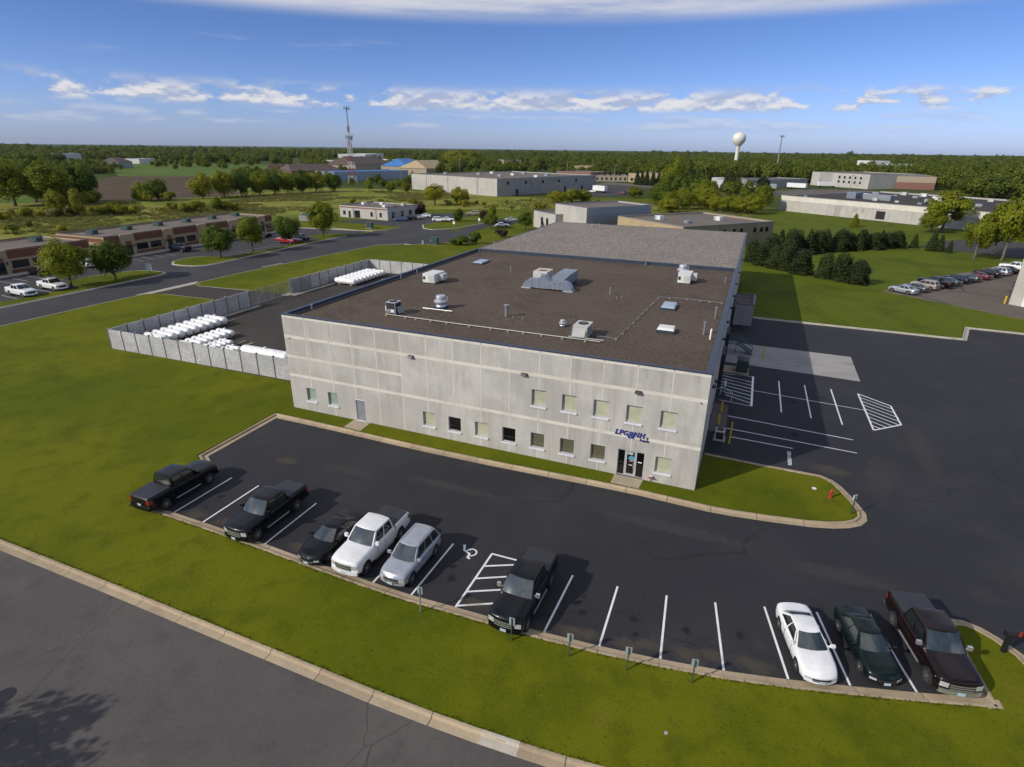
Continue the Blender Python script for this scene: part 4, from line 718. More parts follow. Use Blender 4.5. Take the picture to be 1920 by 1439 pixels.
# hand truck / rail near the hatch
t = thing('ramp_rail', 'low white guard rail beside the side door ramp', 'rail', (37.4, 20.0, 0)); MB().tube([(0, 0, 0), (0, 0, .9), (1.15, -1.3, .9), (1.15, -1.3, 0)], .04, 6).build('rail', 'white_metal', t)
t = thing('gas_meter', 'grey gas meter set by the side wall on the hatched area', 'gas meter', (37.7, 20.9, 0))
for y in (0, .5, 1.0): MB().lathe([(.14, .45), (.17, .5), (.17, .8), (.13, .86), (0, .88)], 10, (0, y, 0)).build('meter_body', 'steel_galv', t, True)
MB().tube([(-.6, -.1, .35), (.0, -.1, .35), (.0, 1.9, .35), (-.6, 1.9, .35)], .035, 6).build('manifold', 'steel_galv', t); MB().tube([(0, 1.5, 0), (0, 1.5, .95)], .05, 6).build('riser', 'steel_galv', t); MB().tube([(0, 0, 0), (0, 0, .5)], .05, 6).build('riser', 'steel_galv', t)
# dumpster
t = thing('dumpster', 'dark green dumpster beside the dock pad at the side wall', 'dumpster', (39.2, 28.4, 0)); b_ = MB().box(-.62, .62, -.85, .85, .12, 1.35); b_.build('bin', 'dumpster_green', t); 
for y in (-.86, .82): 
    for x in (-.5, 0, .46): box('rib', 'dumpster_green', t, x, x + .06, y - .03, y + .05, .15, 1.3)
MB().add([(-.64, -.87, 1.36), (.0, -.87, 1.40), (.0, .87, 1.40), (-.64, .87, 1.36), (-.64, -.87, 1.40), (.0, -.87, 1.44), (.0, .87, 1.44), (-.64, .87, 1.40)], [(4, 5, 6, 7), (0, 1, 5, 4), (1, 2, 6, 5), (2, 3, 7, 6), (3, 0, 4, 7)]).build('lid', 'plastic_black', t); box('lid', 'dumpster_green', t, .02, .64, -.87, .87, 1.352, 1.40)
for x in (-.5, .5):
    for y in (-.7, .7): MB().tube([(x, y - .04, .06), (x, y + .04, .06)], .06, 8).build('caster', 'plastic_black', t)
slab('dumpster_slab', 'slab_concrete', [(37.0, 27.2), (39.95, 27.1), (39.95, 29.6), (37.0, 29.6)], -.02, .012)
# steel stairs down from the dock door
t = thing('dock_stairs', 'grey steel stairs with handrails leading down to the concrete pad', 'stairs', (37.0, 34.6, .0)); box('landing', 'stair_steel', t, .0, 1.3, -.1, 1.1, 1.12, 1.2)
for k in range(6): box('tread', 'stair_steel', t, 1.3 + k * .29, 1.6 + k * .29, -.05, 1.05, 1.0 - k * .18, 1.04 - k * .18)
for y in (-.1, 1.1):
    MB().add([(1.25, y, 1.2), (3.1, y, .02), (3.1, y, .26), (1.25, y, 1.42), (1.25, y + .05, 1.2), (3.1, y + .05, .02), (3.1, y + .05, .26), (1.25, y + .05, 1.42)], [(0, 1, 2, 3), (4, 7, 6, 5), (3, 2, 6, 7), (0, 4, 5, 1)]).build('stringer', 'stair_steel', t)
    MB().tube([(.05, y, 1.2), (.05, y, 2.2), (1.3, y, 2.2), (3.1, y, 1.05), (3.1, y, .02)], .028, 6).build('handrail', 'stair_steel', t); MB().tube([(.05, y, 1.7), (1.3, y, 1.7), (3.1, y, .6)], .02, 6).build('handrail', 'stair_steel', t); MB().tube([(1.3, y, 1.2), (1.3, y, 2.2)], .025, 6).build('baluster', 'stair_steel', t)
for x, y in ((.2, 0), (1.2, 0), (.2, 1.0), (1.2, 1.0)): MB().tube([(x, y, 0), (x, y, 1.12)], .04, 6).build('leg', 'stair_steel', t)
# concrete vestibule at the dock
t = thing('dock_shelter', 'low concrete dock shelter with blue coping against the side wall', 'dock shelter', (37.0, 48.2, 0))
w_ = MB(); w_.box(.0, 2.75, 0, .2, 0, 3.0); w_.box(2.55, 2.75, .2, 6.4, 0, 3.0); w_.box(.0, 2.75, 6.4, 6.6, 0, 3.0); w_.build('wall', 'grey_concrete', t); box('roof', 'roof_plain', t, .0, 2.55, .2, 6.4, 2.6, 2.7)
for q in ((.0, 2.8, -.05, .25, 3.0, 3.12), (2.5, 2.8, .25, 6.35, 3.0, 3.12), (.0, 2.8, 6.35, 6.65, 3.0, 3.12)): box('coping', 'coping_blue', t, *q)
sheet('door_stoop', 'slab_concrete', [(37.1, 66), (40.2, 66), (40.2, 67.6), (37.1, 67.6)], .075)

# ------------------------------------------------------------------ tank yard
YZ = .126
def fence_run(label, a, b, n, outside=None, h=2.5, skip_first=False):
    a = Vector(a); b = Vector(b); t = (b - a).normalized(); L_ = (b - a).length; ang = math.atan2(t.y, t.x)
    r = thing('concrete_fence', label, 'fence', (a.x, a.y, .05), ang, 'concrete fences round the tank yard'); w = L_ / n
    pm = MB(); pm.box(.05, w - .05, -.07, .07, 0, h - .06); pme = pm.mesh('panel')
    gm = MB(); gm.box(-.06, .06, -.11, .11, 0, h); gme = gm.mesh('post')
    for i in range(n):
        o = mkobj('panel', pme, 'fence_stone', r, (w * i, 0, random.uniform(-.015, .015)))
    for i in range(0 if not skip_first else 1, n + 1): 
        o = mkobj('post', gme, 'fence_post', r, (w * i, 0, .03))
        box('post_cap', 'steel_galv', o, -.08, .08, -.13, .13, h, h + .05)
    return r
fence_run('pale stone-faced fence facing the front lawn', (-32.1, 4.85), (-.12, 5.3), 14)
fence_run('fence along the driveway side with ten tanks in front', (-32.15, 5.0), (-32.15, 26.9), 10, skip_first=True)
fence_run('fence beyond the sliding gate behind the far tank row', (-32.6, 36.2), (-31.9, 57.6), 9)
fence_run('short rear fence of the tank yard ending at the warehouse', (-31.9, 57.75), (-.1, 58.8), 13, skip_first=True)
# chain link sliding gate
gt = thing('sliding_gate', 'long chain link sliding gate across the yard driveway', 'gate', (-32.35, 27.1, .14), math.radians(90))
m = MB(); m.tube([(0, 0, .12), (13.6, 0, .12)], .04, 6); m.tube([(0, 0, 2.2), (13.6, 0, 2.2)], .04, 6)
m.build('rail', 'steel_galv', gt)
for k in range(10): MB().tube([(k * 1.5, 0, .12), (k * 1.5, 0, 2.2)], .035, 6).build('upright', 'steel_galv', gt)
for k in range(9):
    z0, z1 = (.12, 2.2) if k % 2 else (2.2, .12); MB().tube([(k * 1.5, 0, z0), (k * 1.5 + 1.5, 0, z1)], .025, 5).build('brace', 'steel_dull', gt)
m = MB(); N_ = 90
for k in range(N_):
    x = k * 13.6 / N_; m.add([(x, -.02, .15), (x + .02, -.02, .15), (min(13.6, x + 1.0), -.02, 2.18), (min(13.58, x + .98), -.02, 2.18)], [(0, 1, 2, 3)]); m.add([(min(13.6, x + 1.0), -.016, .15), (min(13.58, x + .98), -.016, .15), (x, -.016, 2.18), (x + .02, -.016, 2.18)], [(0, 1, 2, 3)])
o = m.build('chain_link', 'steel_galv', gt); o['kind'] = 'stuff'
for k in (0, 9.0): 
    for y in (-.18, .2): MB().tube([(k, y, -.02), (k, y, 2.55)], .06, 8).build('gate_post', 'steel_galv', gt)
slab('yard_kerb', 'kerb_grey', [(-31.6, 19.4), (-30.8, 19.4), (-30.8, 27.6), (-31.6, 27.6)], .1, .2); slab('yard_kerb', 'kerb_grey', [(-31.7, 35.2), (-30.8, 35.2), (-30.6, 46), (-31.5, 46)], .1, .2)
slab('gate_sill', 'kerb_grey', [(-33.2, 34.6), (-31.8, 34.6), (-31.8, 37.6), (-33.2, 37.6)], .1, .16)
# tanks
def tank_meshes(L_, R_):
    pr = [(0, -L_ / 2)] + [(R_ * math.sin(a), -L_ / 2 + R_ * .75 - R_ * .75 * math.cos(a)) for a in (math.radians(15 * i) for i in range(1, 7))]
    pr += [(r, -h) for r, h in pr[::-1]]
    body = MB().lathe(pr, 22, (0, 0, R_ + .16), 'x').mesh('shell', True)
    leg = MB().box(-.05, .05, -R_ * .62, R_ * .62, 0, .42).mesh('saddle')
    dome = MB().lathe([(.17, 0), (.17, .12), (.13, .17), (0, .18)], 12).mesh('lid_dome', True)
    weld = MB().lathe([(R_ + .006, -.012), (R_ + .012, 0), (R_ + .006, .012)], 22, (0, 0, R_ + .16), 'x').mesh('weld_band', True)
    return body, leg, dome, weld, L_, R_
def tank(tm, label, u, v, group, rot=0.0):
    body, leg, dome, weld, L_, R_ = tm; t = thing('propane_tank', label, 'tank', (u, v, YZ), rot + random.uniform(-.012, .012), group)
    mkobj('shell', body, 'tank_white', t)
    for x in (-L_ * .28, L_ * .28): mkobj('saddle', leg, 'tank_white', t, (x, 0, 0)); mkobj('weld_band', weld, 'tank_white', t, (x * 1.25, 0, 0))
    mkobj('lid_dome', dome, 'tank_white', t, (0, 0, 2 * R_ + .15))
TA = tank_meshes(4.0, .52); TB = tank_meshes(2.9, .42); TC = tank_meshes(2.2, .33); TD = tank_meshes(7.2, .72); TE = tank_meshes(4.6, .52)
for i in range(9): tank(TA, f'white propane tank, {ORD[i]} from the front in the long row by the driveway fence', -29.15, 8.55 + i * 1.13, 'long row of white tanks')
for i in range(7): tank(TB, f'white propane tank, {ORD[i]} from the front in the shorter middle row', -23.4, 8.3 + i * .93, 'middle row of white tanks')
for i in range(4): tank(TC, f'small white tank, {ORD[i]} from the front in the low row', -20.4, 8.9 + i * .74, 'row of small white tanks')
for i in range(2): tank(TC, ('small white tank lying alone behind the front fence, nearer one', 'small white tank lying alone behind the front fence, farther one')[i], -17.6, 8.9 + i * .78, 'pair of small white tanks')
tank(TD, 'longest white propane tank beside the warehouse corner', -11.6, 8.7, None)
for i in range(9): tank(TE, f'white propane tank, {ORD[i]} from the near end of the row at the far fence', -28.5, 45.6 + i * 1.13, 'far row of white tanks')
for k, (a, b) in enumerate([((-28.6, 17.9), (-28.6, 20.6)), ((-23.0, 14.0), (-23.0, 15.8)), ((-19.5, 11.6), (-19.6, 13.4)), ((-18.2, 11.0), (-18.0, 13.2)), ((-27.0, 11.4), (-27.0, 13.6)), ((-25.2, 52), (-23.4, 52.2))]):
    tag(MB().box(min(a[0], b[0]) - .06, max(a[0], b[0]) + .06, a[1], b[1], YZ, YZ + .1).build('timber_skid', 'wood_beam'), ['timber skid past the long tank row', 'timber skid past the middle tank row', 'timber skid behind the small tanks', 'timber skid near the lone small tanks', 'timber skid between the long and middle rows', 'timber skid beside the far tank row'][k], 'timber', 'timber skids in the tank yard')
t = thing('tank_cart', 'green wheeled tank cart between tanks behind the front fence', 'cart', (-27.4, 7.6, YZ)); box('bed', 'green_metal', t, -1.2, 1.2, -.5, .5, .45, .6)
for x in (-.9, .9):
    for y in (-.5, .5): MB().tube([(x, y - .08, .28), (x, y + .08, .28)], .28, 12).build('wheel', 'tyre', t)
MB().tube([(-1.1, 0, .6), (-1.1, 0, 1.5), (-.3, 0, .6)], .05, 6).build('frame', 'green_metal', t); MB().tube([(1.1, 0, .6), (.6, 0, 1.35), (.2, 0, .6)], .05, 6).build('frame', 'green_metal', t)

# ------------------------------------------------------------------ vehicles (forward = +x)
def lerpl(L_, x):
    if x <= L_[0][0]: return L_[0][1]
    for (a, p), (b, q) in zip(L_, L_[1:]):
        if x <= b: return p + (q - p) * (x - a) / max(1e-9, b - a)
    return L_[-1][1]
VS = {
 'pickup': dict(L=5.85, W=2.0, sill=.44, r=.40, wf=1.95, wr=-1.72, top=[(-2.925, 1.24), (-2.85, 1.30), (-1.16, 1.30), (-1.12, 1.25), (1.1, 1.25), (1.35, 1.25), (2.45, 1.18), (2.75, 1.14), (2.88, 1.08), (2.925, 1.02)], plan=[(-2.925, .94), (-2.5, .98), (0, 1), (2.2, .985), (2.925, .93)], cf=.20, cr=.05, crown=.05,
    cab=dict(wb=1.38, ft=.58, rt=-.98, rb=-1.12, zb=1.23, zr=1.88, hb=.93, hr=.755, c1=.20, c2=.10), wins=[(.05, .49), (.535, .94)], bed=True, hl=(.74, .98), gr=(.66, .99), bump=(.40, .64)),
 'sedan': dict(L=4.85, W=1.83, sill=.28, r=.325, wf=1.42, wr=-1.36, top=[(-2.425, .86), (-2.3, .97), (-1.7, 1.0), (-.5, .94), (.7, .92), (1.0, .93), (1.8, .84), (2.2, .74), (2.425, .58)], plan=[(-2.425, .88), (-2.0, .97), (0, 1), (1.6, .985), (2.425, .86)], cf=.34, cr=.2, crown=.05,
    cab=dict(wb=1.12, ft=.18, rt=-.98, rb=-1.86, zb=.92, zr=1.38, hb=.83, hr=.56, c1=.30, c2=.12), wins=[(.09, .49), (.53, .90)], bed=False, hl=(.56, .72), gr=(.46, .60), bump=(.26, .44)),
 'suv': dict(L=4.72, W=1.86, sill=.36, r=.36, wf=1.42, wr=-1.42, top=[(-2.36, 1.02), (-2.3, 1.07), (-1.0, 1.06), (.9, 1.03), (1.15, 1.05), (1.9, .98), (2.2, .90), (2.36, .76)], plan=[(-2.36, .92), (-2.0, .98), (0, 1), (1.6, .985), (2.36, .90)], cf=.26, cr=.12, crown=.05,
    cab=dict(wb=1.18, ft=.32, rt=-1.86, rb=-2.26, zb=1.04, zr=1.64, hb=.85, hr=.65, c1=.24, c2=.12), wins=[(.05, .36), (.385, .665), (.70, .95)], bed=False, hl=(.68, .88), gr=(.52, .86), bump=(.34, .50)),
}
VM = {}
def vehicle_meshes(kind):
    if kind in VM: return VM[kind]
    P = VS[kind]; L2, Wh = P['L'] / 2, P['W'] / 2; out = []
    ra = P['r'] + .075
    xs = set(np.linspace(-L2, L2, 34).round(3)) | {round(q[0], 3) for q in P['top']}
    for xw in (P['wf'], P['wr']):
        for a in range(0, 181, 15): xs.add(round(xw + ra * math.cos(math.radians(a)), 3))
    xs = sorted(xs)
    def shift(x, y):
        k = min(1, max(0, (x - (L2 - .7)) / .7)); k2 = min(1, max(0, (-L2 + .6 - x) / .6))
        return x - k * k * P['cf'] * (abs(y) / Wh) ** 2.2 + k2 * k2 * P['cr'] * (abs(y) / Wh) ** 2.2
    rows = []
    for x in xs:
        w = lerpl(P['plan'], x) * Wh; zt = lerpl(P['top'], x); zb = P['sill'] + max(0, abs(x) - (L2 - .5)) * .12
        for xw in (P['wf'], P['wr']):
            d = abs(x - xw)
            if d < ra: zb = max(zb, P['r'] + math.sqrt(max(0, ra * ra - d * d)))
        cr = P['crown'] if not (P['bed'] and x < -1.13) else 0.0
        pr = [(0, zt + cr), (.45 * w, zt + .8 * cr), (.78 * w, zt + .25 * cr), (.91 * w, zt - .02), (.975 * w, zt - .09), (w, zt - .24), (1.005 * w, (zt + P['sill']) / 2 - .04), (.99 * w, P['sill'] + .14), (.955 * w, zb)]
        n = len(pr); pr = [(y, max(z, zb + (n - 1 - i) * .012)) for i, (y, z) in enumerate(pr)]
        ring = [(shift(x, y), -y, z) for y, z in pr[::-1]] + [(shift(x, y), y, z) for y, z in pr[1:]]
        rows.append(ring)
    m = MB(); m.grid(rows)
    for end in (0, -1):
        r = rows[end]; x = xs[end]; n = len(r); lev = []
        for i in range(n // 2 + 1):
            y = abs(r[i][1]); lev.append([(shift(x, y * f), y * f, r[i][2]) for f in (-1, -.75, -.45, -.15, .15, .45, .75, 1)])
        m.grid(lev)
    out.append(('body', m.mesh('body', True), 'paint', None))
    # underbody
    m = MB(); m.box(-L2 + .25, L2 - .35, -Wh + .30, Wh - .30, P['sill'] - .1, P['sill'] + .42); out.append(('underbody', m.mesh('underbody'), 'plastic_black', None))
    # cabin
    C = P['cab']
    def S(face, s, t, off=0.0):
        def pt(face, s, t):
            if face in 'fb':
                q = 2 * s - 1
                if face == 'f': bx, rx = C['wb'] - C['c1'] * q * q, C['ft'] - C['c2'] * q * q
                else: bx, rx = C['rb'] + .1 * q * q, C['rt'] + .08 * q * q
                bul = .03 * math.sin(math.pi * t)
                return Vector((bx + (rx - bx) * t + (bul if face == 'f' else -bul), q * (C['hb'] + (C['hr'] - C['hb']) * t), C['zb'] + (C['zr'] - C['zb']) * t))
            bx = C['wb'] - C['c1'] + (C['rb'] + .1 - C['wb'] + C['c1']) * s; rx = C['ft'] - C['c2'] + (C['rt'] + .08 - C['ft'] + C['c2']) * s
            y = C['hb'] + (C['hr'] - C['hb']) * t + .025 * math.sin(math.pi * t); sg = 1 if face == 'l' else -1
            return Vector((bx + (rx - bx) * t, sg * y, C['zb'] + (C['zr'] - C['zb']) * t))
        p = pt(face, s, t)
        if off:
            e = .01; a = pt(face, min(1, s + e), t) - pt(face, max(0, s - e), t); b = pt(face, s, min(1, t + e)) - pt(face, s, max(0, t - e)); n = a.cross(b).normalized()
            ctr = Vector(((C['wb'] + C['rb']) / 2, 0, C['zb'])); 
            if n.dot(p - ctr) < 0: n = -n
            p = p + n * off
        return tuple(p)
    def patch(face, s0, s1, t0, t1, off, ns=7, ntt=4): return [[S(face, s0 + (s1 - s0) * i / ns, t0 + (t1 - t0) * j / ntt, off) for i in range(ns + 1)] for j in range(ntt + 1)]
    m = MB()
    for fc in 'fblr': m.grid(patch(fc, 0, 1, 0, 1, 0, 8, 4))
    out.append(('cabin', m.mesh('cabin', True), 'paint', None))
    m = MB(); rows = []
    for i in range(9):
        s = i / 8; row = []
        for j in range(9):
            q = 2 * j / 8 - 1; fx = S('f', j / 8, 1)[0]; bx = S('b', j / 8, 1)[0]
            zz = C['zr'] + .055 * (1 - abs(q) ** 3) * min(1, 6 * s * (1 - s) + .25); row.append((fx + (bx - fx) * s, q * C['hr'], zz if 0 < i < 8 and 0 < j < 8 else C['zr']))
        rows.append(row)
    m.grid(rows); out.append(('roof', m.mesh('roof', True), 'paint', None))
    m = MB(); m.grid(patch('f', .045, .955, .05, .95, .006)); out.append(('windscreen', m.mesh('windscreen', True), 'windscreen', None))
    m = MB(); m.grid(patch('b', .08, .92, .14 if P['bed'] else .06, .92, .006)); out.append(('rear_window', m.mesh('rear_window', True), 'glass', None))
    for fc in 'lr':
        for a, b in P['wins']: m = MB(); m.grid(patch(fc, a, b, .10, .88, .006, 4, 3)); out.append(('side_window', m.mesh('side_window', True), 'glass', None))
    def front(y0, y1, z0, z1, off, back=False, n=6, th=0.0):
        x = -L2 if back else L2; w = lerpl(P['plan'], x) * Wh; rows = []
        for z in (z0, (z0 + z1) / 2, z1):
            row = []
            for i in range(n + 1):
                y = y0 + (y1 - y0) * i / n; xx = shift(x, y); row.append((xx + (-off if back else off), y, z))
            rows.append(row)
        if th: rows = [[(p[0] + (th if back else -th), p[1], p[2]) for p in rows[0]]] + rows + [[(p[0] + (th if back else -th), p[1], p[2]) for p in rows[-1]]]
        return rows
    wn = lerpl(P['plan'], L2) * Wh; hl, gr, bp = P['hl'], P['gr'], P['bump']
    ztop = lerpl(P['top'], L2)
    for sg in (-1, 1):
        m = MB(); m.grid(front(sg * wn * .60, sg * wn * .965, min(hl[0], ztop - .18), min(hl[1], ztop - .02), .012, th=.03))
        # wrap round the wing
        m.grid([[(shift(L2 - .02, wn), sg * (wn * .97), z), (L2 - P['cf'] - .26, sg * (lerpl(P['plan'], L2 - .4) * Wh + .004), z)] for z in (min(hl[0], ztop - .18) + .05, min(hl[1], ztop - .02) - .01)])
        out.append(('headlight', m.mesh('headlight'), 'lamp_clear', None))
        zt = lerpl(P['top'], -L2); wt = lerpl(P['plan'], -L2) * Wh
        m = MB(); m.grid(front(sg * wt * .74, sg * wt * .98, zt - .36 if P['bed'] else zt - .26, zt - .05, .012, True, th=.03)); m.grid([[(-L2 + P['cr'] + .02, sg * (wt + .012), z), (-L2 + P['cr'] + .22, sg * (lerpl(P['plan'], -L2 + .3) * Wh + .008), z)] for z in (zt - .34 if P['bed'] else zt - .24, zt - .1)]); out.append(('taillight', m.mesh('taillight'), 'lamp_red', None))
        m = MB(); x = C['wb'] - .42; y = C['hb'] + .05; m.box(x - .07, x + .07, min(sg * (y + .02), sg * (y + .24)), max(sg * (y + .02), sg * (y + .24)), C['zb'] + .06, C['zb'] + (.26 if P['bed'] else .20)); m.box(x - .03, x + .03, min(sg * (y - .1), sg * (y + .02)), max(sg * (y - .1), sg * (y + .02)), C['zb'] + .06, C['zb'] + .13); out.append(('mirror', m.mesh('mirror'), 'mirror', None))
    m = MB(); m.grid(front(-wn * .57, wn * .57, min(gr[0], ztop - .3), min(gr[1], ztop - .04), .016, th=.04)); out.append(('grille', m.mesh('grille'), 'dark_grille', None))
    m = MB()
    gz0, gz1 = min(gr[0], ztop - .3), min(gr[1], ztop - .04)
    for z in ([gz0 + (gz1 - gz0) * k for k in ((.15, .5, .85) if P['bed'] else (.5,))]): m.grid(front(-wn * .55, wn * .55, z - .022, z + .022, .03, th=.02))
    if m.v: out.append(('grille_bar', m.mesh('grille_bar'), 'grille_bar', None))
    m = MB(); m.grid(front(-wn * .96, wn * .96, bp[0] + .02, bp[1], .05 if P['bed'] else .02, n=10, th=.12)); out.append(('front_bumper', m.mesh('front_bumper', True), 'bumper', None))
    wt = lerpl(P['plan'], -L2) * Wh; m = MB(); m.grid(front(-wt * .97, wt * .97, bp[0] + .06, bp[1] + .04, .07 if P['bed'] else .02, True, n=10, th=.12)); out.append(('rear_bumper', m.mesh('rear_bumper', True), 'bumper', None))
    m = MB(); m.grid(front(-.16, .16, bp[0] + .07, bp[0] + .21, .075, n=2, th=.02)); out.append(('number_plate', m.mesh('number_plate'), 'plate', None))
    m = MB(); zp = .72 if P['bed'] else .62; m.grid(front(-.16, .16, zp, zp + .14, .03, True, n=2, th=.02)); out.append(('number_plate', m.mesh('number_plate'), 'plate', None))
    if P['bed']:
        m = MB(); m.add([(-L2 + .07, -.86, 1.28), (-1.16, -.90, 1.28), (-1.16, .90, 1.28), (-L2 + .07, .86, 1.28), (-L2 + .09, -.84, 1.325), (-1.18, -.88, 1.33), (-1.18, .88, 1.33), (-L2 + .09, .84, 1.325)], [(4, 5, 6, 7), (0, 1, 5, 4), (1, 2, 6, 5), (2, 3, 7, 6), (3, 0, 4, 7)]); out.append(('bed_cover', m.mesh('bed_cover'), 'bed_cover', None))
        for sg in (-1, 1): m = MB(); m.tube([(-.9, sg * .96, .40), (1.1, sg * .96, .40)], .05, 6); out.append(('running_board', m.mesh('running_board'), 'board', None))
        m = MB(); m.box(-1.15, -1.125, -1.004, 1.004, .62, 1.285); out.append(('bed_gap', m.mesh('bed_gap'), 'plastic_black', None))
    if kind == 'suv':
        for sg in (-1, 1): m = MB(); m.tube([(.1, sg * .60, C['zr'] + .05), (0, sg * .60, C['zr'] + .085), (-1.6, sg * .60, C['zr'] + .085), (-1.7, sg * .6, C['zr'] + .05)], .022, 6); out.append(('roof_rail', m.mesh('roof_rail'), 'board', None))
    for sg in (-1, 1):
        for xh in ((.1, -.85) if kind != 'pickup' else (.12, -.72)): m = MB(); zz = C['zb'] - .12; m.box(xh - .11, xh + .11, sg * (Wh - .004) if sg > 0 else -Wh - .028, Wh + .028 if sg > 0 else -(Wh - .004), zz, zz + .035); out.append(('door_handle', m.mesh('door_handle'), 'handle', None))
        for xh in ((C['wb'] - .55), (C['wb'] + C['rb']) / 2 - .1): m = MB(); m.box(xh - .006, xh + .006, min(sg * (Wh - .05), sg * (Wh + .009)), max(sg * (Wh - .05), sg * (Wh + .009)), P['sill'] + .1, C['zb'] - .1); out.append(('door_gap', m.mesh('door_gap'), 'plastic_black', None))
    # wheels: outer face towards +y
    r = P['r']; tw = .12
    ty = MB().lathe([(r * .66, -tw), (r * .93, -tw), (r, -tw * .7), (r, tw * .7), (r * .93, tw), (r * .66, tw), (r * .64, tw * .8)], 26, (0, 0, 0), 'y').mesh('tyre', True)
    rm = MB(); rm.lathe([(r * .66, tw * .95), (r * .60, tw * .9), (r * .58, tw * .35), (0, tw * .3)], 22, (0, 0, 0), 'y'); rme = None
    sp = MB(); ns = 5 if kind != 'pickup' else 6
    for k in range(ns):
        a = 2 * math.pi * k / ns; ca, sa = math.cos(a), math.sin(a); wd = r * .13
        sp.add([(ca * r * .08 - sa * wd, tw * .85, sa * r * .08 + ca * wd), (ca * r * .08 + sa * wd, tw * .85, sa * r * .08 - ca * wd), (ca * r * .62 + sa * wd * .8, tw * .92, sa * r * .62 - ca * wd * .8), (ca * r * .62 - sa * wd * .8, tw * .92, sa * r * .62 + ca * wd * .8)], [(0, 1, 2, 3)])
    sp.lathe([(r * .16, tw * .8), (r * .15, tw * .98), (0, tw)], 12, (0, 0, 0), 'y')
    VM[kind] = (out, ty, rm.mesh('wheel_dish', True), sp.mesh('spokes'), P)
    return VM[kind]
FEWER = {'door_handle', 'door_gap', 'bed_gap', 'grille_bar', 'running_board', 'number_plate', 'mirror'}
def vehicle(name, kind, label, cat, paint, u, v, heading, z=0.0, detail=True, scale=(1, 1, 1), chrome=True, bedcol=None, tint=None, group=None, lean=None, rim='rim'):
    out, ty, dish, sp, P = vehicle_meshes(kind)
    t = thing(name, label, cat, (u, v, z), math.radians(heading), group); t.scale = scale
    pm = 'paint_' + paint
    for nm, me, mk, _ in out:
        if not detail and nm in FEWER: continue
        if nm == 'bed_cover' and bedcol == 'none': continue
        mt = {'paint': pm, 'mirror': 'chrome' if chrome in (2, 3) else pm, 'bumper': 'chrome' if chrome == 3 else pm, 'grille_bar': 'chrome' if chrome or kind == 'pickup' else 'plastic_black', 'board': 'steel_dull' if chrome else 'plastic_black', 'handle': pm}.get(mk, mk)
        if tint and nm in ('windscreen', 'rear_window', 'side_window'): mt = tint
        mkobj(nm, me, mt, t)
    for xw in (P['wf'], P['wr']):
        for sg in (-1, 1):
            w = mkobj('wheel', ty, 'tyre', t, (xw, sg * (P['W'] / 2 - .145), P['r'])); 
            if sg < 0: w.rotation_euler = (0, 0, math.pi)
            mkobj('rim', dish, 'rim_dark', w); mkobj('spokes', sp, rim, w)
    return t
PK = 'pickup truck'
vehicle('pickup_truck', 'pickup', 'black pickup parked tail to the kerb, leftmost in the front lot', PK, 'black', 2.82, -14.95, 90, chrome=1, scale=(.975, 1.0, 1.09))
vehicle('pickup_truck', 'pickup', 'black pickup with covered bed parked nose to the kerb beside dark sedan', PK, 'black', 11.08, -14.93, -90, chrome=1, scale=(.975, 1.0, 1.09))
vehicle('sedan', 'sedan', 'black sedan parked between black and white pickups', 'car', 'black', 16.55, -15.25, -90, chrome=1)
vehicle('pickup_truck', 'pickup', 'white pickup with dark bed cover beside the silver suv', PK, 'white', 19.25, -14.85, -90.5, chrome=1, scale=(.97, 1.0, 1.10))
vehicle('suv', 'suv', 'silver suv parked between white pickup and wheelchair space', 'suv', 'silver', 22.18, -15.1, -90, chrome=1, scale=(.95, .98, 1.07))
vehicle('pickup_truck', 'pickup', 'black pickup parked alone beside the hatched access aisle', PK, 'black', 29.45, -15.22, -91, chrome=2, scale=(.985, 1.0, 1.12))
vehicle('sedan', 'sedan', 'white coupe sedan parked at the right of the front lot', 'car', 'white', 43.58, -12.88, -74.5, chrome=0, scale=(.955, .96, .97))
vehicle('sedan', 'sedan', 'dark green sedan between white sedan and maroon pickup', 'car', 'green', 46.4, -11.82, -74.8, chrome=0, scale=(.93, .93, .96), tint='windscreen')
vehicle('pickup_truck', 'pickup', 'maroon pickup with chrome grille, rightmost in the front lot', PK, 'maroon', 49.28, -10.72, -77, chrome=3, scale=(.985, 1.0, 1.06), rim='chrome')
# left lot
WL = dict(detail=False)
vehicle('pickup_truck', 'pickup', 'white pickup in the left lot nearest the street, without tree in front', PK, 'white', -71.2, 17.3, -3, **WL, bedcol='none')
vehicle('pickup_truck', 'pickup', 'white pickup in the left lot half behind a tree', PK, 'white', -71.4, 22.2, -3, **WL, bedcol='none')
vehicle('suv', 'suv', 'black suv parked against the walk of the left shop building', 'suv', 'black', -86.3, 28.9, 177, **WL)
vehicle('suv', 'suv', 'white crossover parked between the two shop buildings', 'suv', 'white', -86.2, 37.4, 177, **WL)
vehicle('pickup_truck', 'pickup', 'dark blue pickup parked at the long brick shop building', PK, 'navy', -85.8, 59.2, 177, **WL)
vehicle('sedan', 'sedan', 'white sedan behind a tree at the brick shop building', 'car', 'white', -86.0, 80.2, 177, **WL)
vehicle('sedan', 'sedan', 'silver sedan beside the white sedan at the brick shops', 'car', 'silver', -86.2, 83.0, 177, **WL)
vehicle('sedan', 'sedan', 'dark sedan at the far end of the brick shops', 'car', 'black', -86.4, 86.0, 177, **WL)
vehicle('pickup_truck', 'pickup', 'red pickup parked under a tree by the street', PK, 'red', -72.4, 79.5, -2, **WL, bedcol='none')
vehicle('sedan', 'sedan', 'red sedan next to the red pickup', 'car', 'wine', -72.2, 82.1, -2, **WL)
vehicle('suv', 'suv', 'black suv at the far end of the street-side row', 'suv', 'black', -72.4, 84.8, -2, **WL)
